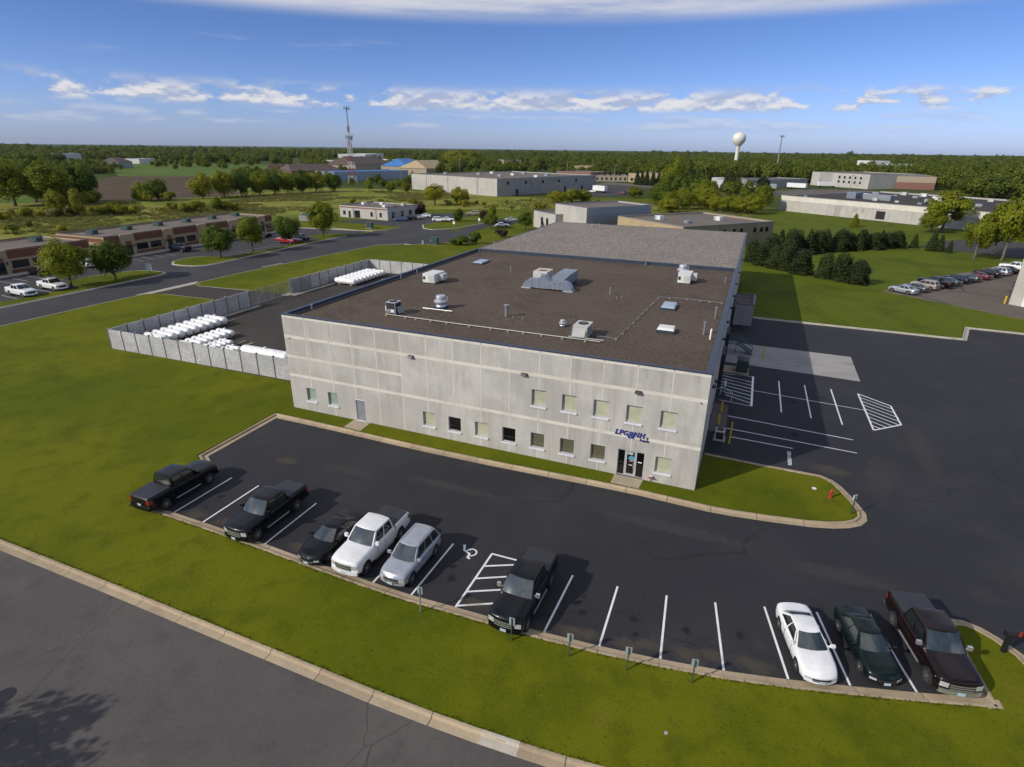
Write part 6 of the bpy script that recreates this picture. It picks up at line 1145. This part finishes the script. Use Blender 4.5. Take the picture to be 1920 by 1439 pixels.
for i, (x, y, h) in enumerate(sorted([(1063, 337, 14), (1110, 322, 12), (1150, 350, 14), (1190, 322, 12), (1330, 345, 12), (752, 340, 12), (862, 332, 14), (1590, 372, 12)])):
    p = G(x, y); t = thing('lamp_post', f'slim grey lot lamp post far behind, {ORD[i]} listed from the middle', 'lamp post', (p[0], p[1], -.1), 0, 'far lamp posts'); t['label'] = f'{ORD[i]} slim lamp post from the left, far behind the warehouse'; MB().tube([(0, 0, 0), (0, 0, h)], .13, 6).build('pole', 'steel_dull', t); box('lamp_head', 'steel_dull', t, -.1, 1.2, -.2, .2, h - .1, h + .15)

# ------------------------------------------------------------------ vegetation
def crown_mesh(name, seed, n, ls, kind='round'):
    rg = np.random.default_rng(seed); P = []; Nn = []
    if kind not in ('conifer', 'pine'):
        K = {'round': 40, 'tall': 34, 'airy': 38, 'shrub': 12, 'wide': 46, 'bushy': 46}[kind]
        zc, rz, rx = {'round': (.57, .40, .43), 'tall': (.56, .42, .32), 'airy': (.60, .38, .40), 'shrub': (.45, .36, .42), 'wide': (.56, .40, .50), 'bushy': (.50, .46, .46)}[kind]
        C = []
        while len(C) < K:
            v = rg.normal(size=3); v /= np.linalg.norm(v); k = rg.uniform(.25, .86) ** .6; c = np.array([v[0] * rx * k, v[1] * rx * k, zc + v[2] * rz * k])
            if c[2] < {'shrub': .0, 'bushy': .12, 'airy': .32}.get(kind, .25): continue
            C.append(c)
        C = np.array(C); R_ = rg.uniform(.10, .20, K) * (1.0 if kind != 'airy' else .8) * (1.35 if kind == 'shrub' else 1.05)
        li = rg.integers(0, K, n); d = rg.normal(size=(n, 3)); d[:, 2] = d[:, 2] + .35; d /= np.linalg.norm(d, axis=1)[:, None]
        rad = rg.uniform(.55, 1.08, n) ** .7
        P = C[li] + d * (R_[li] * rad)[:, None]; ctr = np.array([0, 0, zc]); o = P - ctr; o /= np.linalg.norm(o, axis=1)[:, None] + 1e-6
        Nn = d * .8 + o * .8 + rg.normal(size=(n, 3)) * .42
        P[:, 2] = np.maximum(P[:, 2], .02)
    else:                                      # conifer with drooping whorls
        z = 1 - rg.power(1.7, n) * .97 if False else (1 - np.sqrt(rg.uniform(0, 1, n)) * .97)
        a = rg.uniform(0, 2 * math.pi, n); wh_ = (.80 if kind == 'conifer' else .93) + (.20 if kind == 'conifer' else .07) * np.cos(z * 2 * math.pi * 8 + np.cos(a * 3) * 1.2)
        lump = 1 + (.10 if kind == 'conifer' else .24) * np.sin(a * 2.0 + seed) * np.sin(z * 9 + seed * 1.7) + .15 * np.sin(a * 5 + z * 14 + seed)
        full = lump * ((1 - z) ** .85 * .30 if kind == 'conifer' else (1 - z) ** .42 * (.30 + z) ** .3 * .32) + .012 + .02 * np.cos(a * 5 + z * 20)
        r = full * wh_ * (rg.uniform(.35, 1.05, n) ** .5)
        P = np.stack([np.cos(a) * r, np.sin(a) * r, z + rg.normal(size=n) * .008 - r * .12], 1); Nn = np.stack([np.cos(a) * .6, np.sin(a) * .6, np.full(n, .8)], 1) + rg.normal(size=(n, 3)) * .4
    Nn /= np.linalg.norm(Nn, axis=1)[:, None]
    t = np.cross(Nn, rg.normal(size=(n, 3))); t /= np.linalg.norm(t, axis=1)[:, None]; b = np.cross(Nn, t); s = ls * rg.uniform(.6, 1.35, n)[:, None]
    V = np.stack([P - t * s, P - b * s * .7, P + t * s, P + b * s * .7], 1).reshape(-1, 3)
    me = bpy.data.meshes.new(name); me.vertices.add(4 * n); me.vertices.foreach_set('co', V.astype(np.float32).ravel()); me.loops.add(4 * n); me.loops.foreach_set('vertex_index', np.arange(4 * n, dtype=np.int32)); me.polygons.add(n); me.polygons.foreach_set('loop_start', np.arange(0, 4 * n, 4, dtype=np.int32)); me.update(calc_edges=True); me.validate()
    return me
def trunk_mesh(name, seed, kind):
    rg = random.Random(seed); m = MB()
    if kind == 'conifer': m.tube([(0, 0, -.01), (0, 0, .9)], [.022, .004], 7); return m.mesh(name, True)
    if kind == 'shrub':
        for k in range(5): a = k * 1.3; m.tube([(0, 0, -.01), (.1 * math.cos(a), .1 * math.sin(a), .3), (.22 * math.cos(a), .22 * math.sin(a), .62)], [.022, .016, .006], 5)
        return m.mesh(name, True)
    top = .55; m.tube([(0, 0, -.01), (.006, 0, .12), (-.008, .006, .3), (0, 0, top), (.01, 0, .8)], [.034, .026, .021, .015, .005], 8)
    for k in range(8):
        a = k * 2.4 + rg.uniform(-.3, .3); z0 = .24 + k * .05; l = .32 - k * .02; m.tube([(0, 0, z0), (l * .45 * math.cos(a), l * .45 * math.sin(a), z0 + .12), (l * math.cos(a), l * math.sin(a), z0 + .27)], [.014, .010, .004], 5)
    return m.mesh(name, True)
CRN = {k: [crown_mesh('crown', 100 + i * 7 + hash_, n, ls, k) for i in range(c)] for k, n, ls, c, hash_ in (('round', 7500, .027, 3, 1), ('tall', 6500, .027, 2, 2), ('airy', 6500, .025, 2, 3), ('shrub', 1600, .05, 3, 4), ('conifer', 5000, .024, 3, 5), ('wide', 8000, .028, 2, 6), ('bushy', 8000, .026, 3, 8), ('pine', 6000, .026, 3, 9))}
TRK = {k: trunk_mesh('trunk', 5, k) for k in ('round', 'conifer', 'shrub')}
TC_ = [0]
def tree(name, label, cat, u, v, h, wid, kind='round', mat='leaf_fresh', bark='bark', group=None, z=0.0):
    i = TC_[0]; TC_[0] += 1
    t = thing(name, label, cat, (u, v, z), (i * 2.399) % 6.283, group); base = {'round': .96, 'tall': .72, 'airy': .9, 'shrub': .95, 'conifer': .62, 'wide': 1.12, 'bushy': 1.0, 'pine': .56}[kind]; sx = wid / base
    c = mkobj('crown', CRN[kind][i % len(CRN[kind])], mat, t); c.scale = (sx, sx, h); tr = mkobj('trunk', TRK['conifer' if kind in ('conifer', 'pine') else 'shrub' if kind == 'shrub' else 'round'], bark, t); tr.scale = (max(sx, h * .7), max(sx, h * .7), h)
    return t
for i, (u, v, h, w, mt, lb) in enumerate([(-70.1, 24.4, 8.1, 8.0, 'leaf_fresh', 'light green tree standing over the white pickup in the left lot'), (-69.4, 31.8, 6.8, 7.6, 'leaf_dark', 'dark round tree on the island beside the white box sign'), (-70.2, 56.6, 6.9, 7.8, 'leaf_dark', 'dark round tree on the grass island past the lot entry'), (-70.6, 66.2, 8.1, 6.4, 'leaf_fresh', 'light green tree in front of the brick shop doors'), (-71.7, 79.6, 6.9, 7.0, 'leaf_dark', 'dark tree above the red pickup'), (-71.3, 92.4, 9.2, 8.2, 'leaf_fresh', 'tall light green tree on the last island of the left lot'), (-37.9, 130.2, 4.4, 4.6, 'leaf_dark', 'small round tree by the lane near the court')]):
    tree('lot_tree', lb, 'tree', u, v, h, w, 'wide' if w > 7.5 else 'round', mt, z=.05)
# trees of the left middle distance
for i, (u, v, h, w, k, mt, lb) in enumerate([
 (-300, 135, 14, 16, 'bushy', 'leaf_dark', 'dark tree cut by the left photo edge'), (-234, 108, 18, 15, 'tall', 'leaf_fresh', 'tall light green tree, left one of the big left clump'), (-222, 116, 17, 16, 'bushy', 'leaf_fresh', 'broad tree in the middle of the big left clump'), (-229, 131, 15.5, 15, 'bushy', 'leaf_dark', 'dark tree at the right of the big left clump'), (-243, 121, 16.5, 14, 'bushy', 'leaf_dark', 'dark tree at the back of the big left clump'), (-213.5, 148, 8.2, 8, 'bushy', 'leaf_fresh', 'left tree of the pair before the ploughed field'), (-211, 152.5, 9.6, 9.5, 'bushy', 'leaf_dark', 'right tree of the pair before the ploughed field'),
 (-201, 167.5, 11, 11, 'bushy', 'leaf_yellow', 'yellow green tree at the left of the hedge row'), (-200, 179, 12.6, 12, 'bushy', 'leaf_fresh', 'second tree from the left in the hedge row'), (-198.5, 188, 12.2, 11, 'bushy', 'leaf_dark', 'third tree from the left in the hedge row'), (-195, 196.5, 11, 11, 'bushy', 'leaf_fresh', 'fourth tree from the left in the hedge row'), (-193, 204.5, 10.8, 10, 'bushy', 'leaf_dark', 'fifth tree from the left in the hedge row'), (-192, 213, 10.8, 11, 'bushy', 'leaf_fresh', 'sixth tree from the left in the hedge row'), (-189, 221, 11.2, 10, 'bushy', 'leaf_dark', 'seventh tree from the left in the hedge row'), (-187, 229, 11.2, 12, 'bushy', 'leaf_fresh', 'eighth tree from the left in the hedge row'), (-180, 236, 9.8, 9, 'bushy', 'leaf_dark', 'last tree at the right of the hedge row'),
 (-176, 95, 8.2, 5.5, 'tall', 'leaf_yellow', 'slim yellow green tree above the shop roof'), (-181, 91.5, 8.6, 7, 'airy', 'leaf_yellow', 'airy yellow green tree left of the slim one'), (-149.5, 128.5, 4.9, 4.2, 'tall', 'leaf_fresh', 'small upright tree behind the shop roof end'), (-92.3, 192, 8.4, 12, 'airy', 'leaf_yellow', 'wide willow-like tree behind the small office'), (-84, 200, 7.6, 9, 'bushy', 'leaf_yellow', 'bushy tree right of the willow-like one'), (-152, 249, 5.6, 6, 'bushy', 'leaf_fresh', 'small tree at the far warehouse corner'), (-144, 252, 5.8, 5.5, 'bushy', 'leaf_fresh', 'second small tree at the far warehouse corner'), (-160, 240, 6.4, 6, 'airy', 'leaf_fresh', 'small airy tree left of the far warehouse'),
 (-317, 665, 22, 52, 'bushy', 'leaf_fresh', 'massive bright tree clump behind the far warehouse'), (-55.5, 143, 4.2, 3.4, 'bushy', 'leaf_dark', 'small dark tree on the lawn right of the office'), (-47, 152, 5.0, 3.2, 'tall', 'leaf_fresh', 'small upright tree beyond the office lawn'), (-47.5, 146, 4.0, 3.6, 'bushy', 'leaf_purple', 'small dark purple tree by the lane'), (-76, 152, 4.6, 5, 'bushy', 'leaf_purple', 'dark purple tree at the office end')]):
    tree('field_tree', lb, 'tree', u, v, h, w, k, mt, z=-.05)
for i, (q, h, w, mt, lb) in enumerate([((1000, 748), 4.4, 4.2, 'leaf_purple', 'dark purple shrub tree at the office front'), ((1120, 735), 3.6, 4.5, 'leaf_purple', 'purple bush at the right end of the office'), ((1370, 768), 4.2, 3.4, 'leaf_dark', 'small dark tree on the lawn left of the lane'), ((1640, 868), 2.4, 4.2, 'leaf_purple', 'purple bush beside the lane by the roof edge'), ((1480, 905), 3.3, 3.2, 'leaf_dark', 'upright dark shrub at the court edge'), ((1380, 915), 2.6, 5.6, 'leaf_dark', 'spreading dark shrub at the court edge')]):
    p = G(*Z1B(*q)); tree('shrub', lb, 'shrub', p[0], p[1], h, w, 'shrub', mt, z=.0)
for i, (q, h, w, mt, lb) in enumerate([((240, 780), 5.4, 5.2, 'leaf_dark', 'round dark tree left of the low grey wing'), ((330, 745), 5.4, 4.6, 'leaf_dark', 'round dark tree touching the low grey wing'), ((0, 770), 4.6, 4.4, 'leaf_dark', 'round tree at the corner of the rear roof')]):
    p = G(*Z1C(*q)); tree('lawn_tree', lb, 'tree', p[0], p[1], h, w, 'round', mt)
# wooded middle ground behind the grey and olive buildings
random.seed(5)
k = 0
TK = sorted([((460, 600), 6, 10, 'leaf_yellow'), ((560, 590), 6.5, 9, 'leaf_fresh'), ((640, 585), 5.5, 9, 'leaf_yellow'), ((1000, 560), 6, 9, 'leaf_fresh'), ((1160, 600), 9, 10, 'leaf_dark'), ((1210, 610), 13, 12, 'leaf_dark'), ((1255, 560), 20, 13, 'leaf_fresh'), ((1300, 610), 14, 13, 'leaf_dark'), ((1370, 615), 13, 12, 'leaf_dark'), ((1440, 620), 12, 12, 'leaf_fresh'), ((1500, 640), 10, 10, 'leaf_fresh'), ((1330, 640), 9, 9, 'leaf_fresh'), ((1250, 640), 8, 9, 'leaf_fresh'), ((1560, 650), 7, 10, 'leaf_yellow'), ((1640, 660), 7.5, 10, 'leaf_fresh'), ((1720, 665), 7, 10, 'leaf_yellow'), ((1800, 670), 8, 10, 'leaf_fresh'), ((1870, 650), 11, 9, 'leaf_fresh'), ((1755, 575), 6, 6, 'leaf_fresh'), ((1240, 660), 6, 9, 'leaf_yellow')], key=lambda e: e[0][0])
for i, (q, h, w, mt) in enumerate(TK):
    p = G(*Z1C(*q)); t = tree('thicket_tree', f'{ORD[i]} leafy tree from the left in the thicket behind the grey buildings', 'tree', p[0], p[1], h, w, 'bushy', mt, group='thicket trees behind the neighbours', z=-.05)
SPR = sorted([((785, 440), 9, 5), ((826, 440), 8.5, 4.4), ((866, 442), 8, 4), ((890, 445), 8.5, 4.4), ((1012, 466), 11, 6), ((1045, 470), 10.5, 6), ((1078, 472), 10.5, 6.5), ((1120, 475), 10, 7), ((1160, 475), 10, 6), ((1190, 476), 10, 6), ((1300, 470), 11, 7), ((1385, 470), 12, 7.5), ((1430, 475), 11, 7), ((160, 378), 10, 5), ((190, 378), 11, 6)], key=lambda e: e[0][0])
for i, (q, h, w) in enumerate(SPR):
    p = G(*Z1C(*q)); tree('spruce_tree', f'{ORD[i]} dark spruce from the left in front of the far tan buildings', 'conifer', p[0], p[1], h, w, 'conifer', 'leaf_conifer', group='spruces before the far buildings', z=-.05)
for q, h, w, lb in [((1650, 516), 11, 11, 'dark spreading pine beside the white shed'), ((1875, 530), 10, 10, 'dark spreading pine right of the white shed')]: p = G(*Z1C(*q)); tree('pine_tree', lb, 'conifer', p[0], p[1], h, w, 'pine', 'leaf_conifer', z=-.05)
p = G(*Z1D(155, 470)); tree('pine_tree', 'dark pine in front of the white trailers', 'conifer', p[0], p[1], 9, 8, 'pine', 'leaf_conifer', z=-.05)
# pine screen on the right
PN = [(38.6, 104.5, 5.2, 3.6), (40.4, 101.2, 4.8, 3.8), (43.4, 98.3, 5.0, 4.2), (45.2, 96.5, 4.7, 3.8), (48.2, 93.0, 5.4, 4.6), (42.4, 108.5, 6.2, 4.4), (45.4, 105.0, 5.4, 4.0)]
for i, (u, v, h, w) in enumerate(PN): tree('pine_tree', f'bushy dark pine in the clump at the warehouse rear corner, {ORD[i]} of the clump' if i > 4 else ['bushy pine touching the warehouse rear corner', 'second bushy pine from the warehouse corner', 'third bushy pine from the warehouse corner', 'fourth bushy pine from the warehouse corner', 'bushy pine at the right end of the near clump'][i], 'conifer', u, v, h, w, 'pine', 'leaf_conifer', group='pines at the warehouse corner', z=-.04)
for i, (u, v, h, w) in enumerate([(52.3, 90.6, 5.2, 3.6), (55.1, 89.3, 5.5, 4.4), (57.7, 87.4, 4.7, 4.4)]): tree('pine_tree', ('left', 'middle', 'right')[i] + ' of three bushy pines on the striped lawn', 'conifer', u, v, h, w, 'pine', 'leaf_conifer', group='three lawn pines', z=0.0)
n_ = 20
for i in range(n_):
    f = i / (n_ - 1); a = Vector((44.5, 116.0)); b = Vector((59.5, 132.5)); c_ = Vector((73.0, 143.8)); p = (a * (1 - f) ** 2 + b * 2 * f * (1 - f) + c_ * f * f); h = 6.3 - 2.2 * f + .5 * math.sin(i * 2.1)
    tree('pine_tree', f'dark pine, {ORD[i]} from the left in the long evergreen screen row', 'conifer', p.x + .7 * math.sin(i * 1.7), p.y + .7 * math.cos(i * 2.3), h, 4.0 + .7 * math.cos(i * 1.3), 'pine' if i % 4 else 'conifer', 'leaf_conifer', group='evergreen screen row', z=-.05)
for i, (u, v, h, w, lb) in enumerate([(75.2, 144.9, 2.9, 1.9, 'small pine just past the end of the evergreen row'), (78.0, 146.2, 3.9, 2.6, 'pine standing alone right of the evergreen row'), (81.2, 142.4, 5.2, 3.6, 'dark bushy pine before the big leafy tree'), (82.8, 142.0, 4.4, 3.0, 'second dark pine before the big leafy tree'), (84.6, 140.6, 3.3, 2.0, 'small pine at the edge of the neighbour road'), (69.3, 192.5, 4.5, 4.0, 'small light green conifer before the concrete plant')]): tree('pine_tree', lb, 'conifer', u, v, h, w, 'conifer', 'leaf_fresh' if i == 5 else 'leaf_conifer', z=-.05)
for u, v, h, w, k, lb in [(94, 190.5, 12.2, 14, 'airy', 'large airy tree in front of the concrete plant'), (90, 186, 6, 10, 'airy', 'low bushy tree under the large airy tree'), (87.6, 131.8, 10.2, 7.0, 'airy', 'slim airy tree behind the white pickup at right'), (93.2, 132.2, 14.8, 9.5, 'airy', 'tall airy tree at the right photo edge'), (94.5, 143, 11.8, 8, 'airy', 'airy tree behind the tall one at right'), (101, 140, 15, 11, 'airy', 'tree cut by the right photo edge')]: tree('leafy_tree', lb, 'tree', u, v, h, w, k, 'leaf_fresh', 'bark_grey', z=-.05)
# shrubs of the meadow
random.seed(11)
def seg_shrubs(n, ax, bx, spread, hmin, hmax, mats, wf=1.1):
    for i in range(n):
        f = random.random(); u = ax[0] + (bx[0] - ax[0]) * f + random.gauss(0, spread); v = ax[1] + (bx[1] - ax[1]) * f + random.gauss(0, spread); h = random.uniform(hmin, hmax)
        tree('meadow_shrub', 'loose yellow green shrub in the wet meadow behind the shops', 'shrub', u, v, h, h * wf * random.uniform(.8, 1.4), 'shrub', random.choice(mats), group='meadow shrubs', z=-.06)
seg_shrubs(34, (-190, 84), (-148, 140), 4, 2.0, 4.8, ['leaf_yellow', 'leaf_shrub', 'leaf_yellow']); seg_shrubs(12, (-225, 112), (-205, 160), 4, 3, 6, ['leaf_fresh', 'leaf_yellow']); seg_shrubs(10, (-165, 60), (-135, 75), 8, 1.0, 2.6, ['leaf_dark', 'leaf_yellow']); seg_shrubs(14, (-110, 195), (-60, 215), 8, 1.5, 3.6, ['leaf_yellow', 'leaf_fresh']); seg_shrubs(10, (-55, 200), (-20, 190), 6, 1.5, 3.0, ['leaf_yellow', 'leaf_shrub']); seg_shrubs(8, (-120, 150), (-105, 185), 5, 1.5, 3, ['leaf_yellow', 'leaf_fresh'])

# scattered masses: woods to the horizon, and tall meadow grass
def scatter(name, label, pts, protos, mat, cat):
    me = bpy.data.meshes.new(name); n = len(pts); A_ = np.array(pts, dtype=np.float32); me.vertices.add(n); me.vertices.foreach_set('co', A_[:, :3].ravel())
    for an, ci, ty in (('sx', 3, 'FLOAT'), ('sz', 4, 'FLOAT'), ('rt', 5, 'FLOAT')): at = me.attributes.new(an, ty, 'POINT'); at.data.foreach_set('value', np.ascontiguousarray(A_[:, ci]))
    at = me.attributes.new('pk', 'INT', 'POINT'); at.data.foreach_set('value', (np.arange(n) * 7919 % len(protos)).astype(np.int32)); me.update()
    o = bpy.data.objects.new(name, me); COL.objects.link(o); o['kind'] = 'stuff'; o['label'] = label; o['category'] = cat; me.materials.append(M(mat))
    ng = bpy.data.node_groups.new(name, 'GeometryNodeTree'); ng.interface.new_socket('Geometry', in_out='INPUT', socket_type='NodeSocketGeometry'); ng.interface.new_socket('Geometry', in_out='OUTPUT', socket_type='NodeSocketGeometry')
    N = ng.nodes.new; L = ng.links.new; gi = N('NodeGroupInput'); go = N('NodeGroupOutput'); ip = N('GeometryNodeInstanceOnPoints'); L(gi.outputs[0], ip.inputs['Points'])
    jn = N('GeometryNodeJoinGeometry')
    for k, pm in enumerate(protos):
        po = bpy.data.objects.new(name + '_source', pm); 
        if len(pm.materials) == 0: pm.materials.append(M(mat))
        oi = N('GeometryNodeObjectInfo'); oi.inputs['Object'].default_value = po; oi.inputs['As Instance'].default_value = True; L(oi.outputs['Geometry'], jn.inputs[0])
    L(jn.outputs[0], ip.inputs['Instance']); ip.inputs['Pick Instance'].default_value = True
    def attr(nm, ty): a = N('GeometryNodeInputNamedAttribute'); a.data_type = ty; a.inputs['Name'].default_value = nm; return a.outputs['Attribute']
    L(attr('pk', 'INT'), ip.inputs['Instance Index']); c1 = N('ShaderNodeCombineXYZ'); sx = attr('sx', 'FLOAT'); L(sx, c1.inputs[0]); L(sx, c1.inputs[1]); L(attr('sz', 'FLOAT'), c1.inputs[2]); L(c1.outputs[0], ip.inputs['Scale'])
    c2 = N('ShaderNodeCombineXYZ'); L(attr('rt', 'FLOAT'), c2.inputs[2]); er = N('FunctionNodeEulerToRotation'); L(c2.outputs[0], er.inputs[0]); L(er.outputs[0], ip.inputs['Rotation']); L(ip.outputs[0], go.inputs[0])
    md = o.modifiers.new('scatter', 'NODES'); md.node_group = ng; return o
rng = np.random.default_rng(3)
def vnoise(x, y, s):
    return math.sin(x * s + 1.3 * math.sin(y * s * .7 + 2)) * math.cos(y * s * 1.1 + 1.1 * math.sin(x * s * .6))
CLEAR = [(o.location.x, o.location.y) for o in COL.objects if o.type == 'EMPTY' and o.parent is None and o.get('category') in ('building', 'warehouse', 'water tower', 'cell tower')]
BOXES = []
for o in COL.objects:
    if o.type == 'EMPTY' and o.parent is None and o.get('category') == 'building':
        ch = [c for c in o.children if c.name.startswith('wall')]
        if ch: bb = ch[0].bound_box; BOXES.append((o.location.x, o.location.y, math.cos(-o.rotation_euler.z), math.sin(-o.rotation_euler.z), max(b[0] for b in bb), max(b[1] for b in bb), max(b[2] for b in bb)))
def blocked(u, v, dist):
    for (x, y, c, s, L_, D_, H_) in BOXES:
        dx, dy = u - x, v - y; a, b = dx * c - dy * s, dx * s + dy * c
        m_ = 6; fr = 30 + dist * .06
        if -m_ < a < L_ + m_ and -fr < b < D_ + m_: return True
    return False
def poly_in(u, v, P):
    r = False; j = len(P) - 1
    for i in range(len(P)):
        if (P[i][1] > v) != (P[j][1] > v) and u < (P[j][0] - P[i][0]) * (v - P[i][1]) / (P[j][1] - P[i][1]) + P[i][0]: r = not r
        j = i
    return r
OPEN = [[(-420, 285), (-245, 120), (-205, 180), (-240, 275), (-520, 620), (-800, 520)], [(-60, 190), (40, 190), (60, 470), (-30, 440), (-140, 470), (-260, 320), (-160, 250)], [(-260, 100), (-330, 198), (-480, 250), (-520, 200)], [(40, 190), (180, 190), (170, 470), (20, 520), (10, 300)]]
wood = []; YD = math.degrees(YAW)
view = math.atan2(AF.y, AF.x)
while len(wood) < 9500:
    far = rng.random(); dist = 330 + 3600 * far ** 1.7; an = view + rng.uniform(-.80, .80); u, v = CAMP.x + dist * math.cos(an), CAMP.y + dist * math.sin(an)
    side = (an - view)                                  # positive to the left
    dens = .5 + .5 * vnoise(u, v, .011) + .35 * vnoise(u, v, .03)
    thr = .52 if dist > 1300 else (.62 if side > .12 else .30 if side < -.22 else .45)
    if dens < thr or (dist < 1300 and any(poly_in(u, v, P) for P in OPEN)) or (dist < 560 and side > .2) or blocked(u, v, dist): continue
    h = rng.uniform(8, 14) + (2.5 if side < -.2 else 0) ; 
    if side > .2 and dist < 900: h *= .75
    w = h * rng.uniform(.75, 1.15)
    if dist > 1000: h *= 1.0 + .45 * vnoise(u, v, .006) * rng.random()
    if dist > 1500: w *= 1.7; h *= rng.uniform(.7, 1.35)
    wood.append((u, v, -.3, w, h, rng.uniform(0, 6.28)))
for (x0, x1, y0, y1, n_, h0, h1) in [(440, 640, 322, 350, 60, 5, 9), (640, 780, 322, 352, 50, 4, 8), (820, 1010, 300, 316, 60, 8, 13), (980, 1120, 312, 334, 50, 6, 11), (1090, 1340, 318, 345, 90, 6, 12), (0, 430, 300, 318, 60, 5, 9), (1250, 1400, 340, 372, 40, 5, 9), (380, 700, 296, 312, 90, 7, 12), (700, 760, 300, 316, 20, 6, 10), (1800, 1920, 338, 372, 70, 9, 14)]:
    for k in range(n_):
        x, y = rng.uniform(x0, x1), y0 + (y1 - y0) * rng.random() ** 1.3; u, v = G(x, y)
        if blocked(u, v, 200) or (math.hypot(u + 222, v - 309) < 6): continue
        if poly_in(u, v, [(35, 190), (125, 175), (190, 240), (110, 320), (30, 270)]): continue
        h = rng.uniform(h0, h1); wood.append((u, v, -.3, h * rng.uniform(.9, 1.4), h, rng.uniform(0, 6.28)))
scatter('woodland', 'dark green woods covering the plain to the horizon', wood, [crown_mesh('wood_crown', 300 + i, 900, .055, 'bushy') for i in range(4)], 'leaf_wood', 'woods')
tuft = []
while len(tuft) < 5200:
    u, v = rng.uniform(-235, -104), rng.uniform(20, 250)
    if not (poly_in(u, v, [(-230, 60), (-106, 40), (-106, 98), (-116, 130), (-98, 170), (-66, 192), (-90, 246), (-160, 262), (-190, 200), (-215, 150)])): continue
    d = vnoise(u, v, .06) + .5 * vnoise(u, v, .17)
    if d < -.1 + .3 * rng.random(): continue
    h = rng.uniform(.5, 1.3); tuft.append((u, v, -.1, h * 1.7, h, rng.uniform(0, 6.28)))
while len(tuft) < 6600:
    u, v = rng.uniform(-70, 38), rng.uniform(188, 254); tuft.append((u, v, -.1, rng.uniform(.8, 2.0), rng.uniform(.4, 1.1), rng.uniform(0, 6.28)))
def tuft_mesh(seed):
    rg = random.Random(seed); m = MB()
    for k in range(26):
        a = rg.uniform(0, 6.28); r = rg.uniform(0, .45); x, y = r * math.cos(a), r * math.sin(a); b = rg.uniform(0, 6.28); w = .045; h = rg.uniform(.5, 1.0); lx, ly = rg.uniform(-.15, .15), rg.uniform(-.15, .15); m.add([(x - w * math.cos(b), y - w * math.sin(b), 0), (x + w * math.cos(b), y + w * math.sin(b), 0), (x + lx, y + ly, h)], [(0, 1, 2)])
    return m.mesh('grass_tuft')
scatter('meadow_grass', 'tall tufted grass covering the wet meadow behind the shops', tuft, [tuft_mesh(i) for i in range(3)], 'leaf_shrub', 'grass')

# short tufts that roughen the near lawns, thicker along the kerbs
blades = []
LA = [(-.6, -23.1)] + RK[3:] + PEN[::-1][1:] + LOTK[::-1][1:] + LEFTK[::-1][1:3] + [(-.6, -10.4)]; LB = [(-24, -23.1), (-.6, -23.1), (-.6, -1.7), (-.1, 5), (-24, 4.6)]; LC = FRK + [(37.0, -.1), (0, -.1)]
for pl, sd_ in ((RK[2:], .06), (LOTK, -.07), (FRK, .05), (LEFTK, -.06)):
    for sg in resample(pl, .16):
        p = sg[0]; q = sg[-1]; t_ = (q - p).normalized(); n2 = Vector((-t_.y, t_.x)); o_ = rng.uniform(-.5, 1.6) * sd_
        if rng.random() < .8: blades.append((p.x + n2.x * o_, p.y + n2.y * o_, .12, rng.uniform(.12, .26), rng.uniform(.05, .11), rng.uniform(0, 6.28)))
scatter('lawn_grass', 'short grass tufts on the near lawns and along the kerbs', blades, [tuft_mesh(10 + i) for i in range(3)], 'lawn_blade', 'grass')
# tree beyond the front road whose shadow falls across the near left corner
tree('roadside_tree', 'roadside tree beyond the near left photo corner casting its shadow on the road', 'tree', 5.6, -42.0, 9.0, 8.0, 'wide', 'leaf_dark')
# light haze over the plain
hz = MB().box(-14100, 14100, -9100, 16100, -1.2, 60).build('haze', None); hz['kind'] = 'stuff'
hm = bpy.data.materials.new('haze'); hm.use_nodes = True; hm.node_tree.nodes.clear(); ho = hm.node_tree.nodes.new('ShaderNodeOutputMaterial'); hv = hm.node_tree.nodes.new('ShaderNodeVolumePrincipled')
hv.inputs['Color'].default_value = (.62, .78, 1.0, 1); hv.inputs['Density'].default_value = HAZE; hm.node_tree.links.new(hv.outputs[0], ho.inputs['Volume']); hz.data.materials.append(hm)
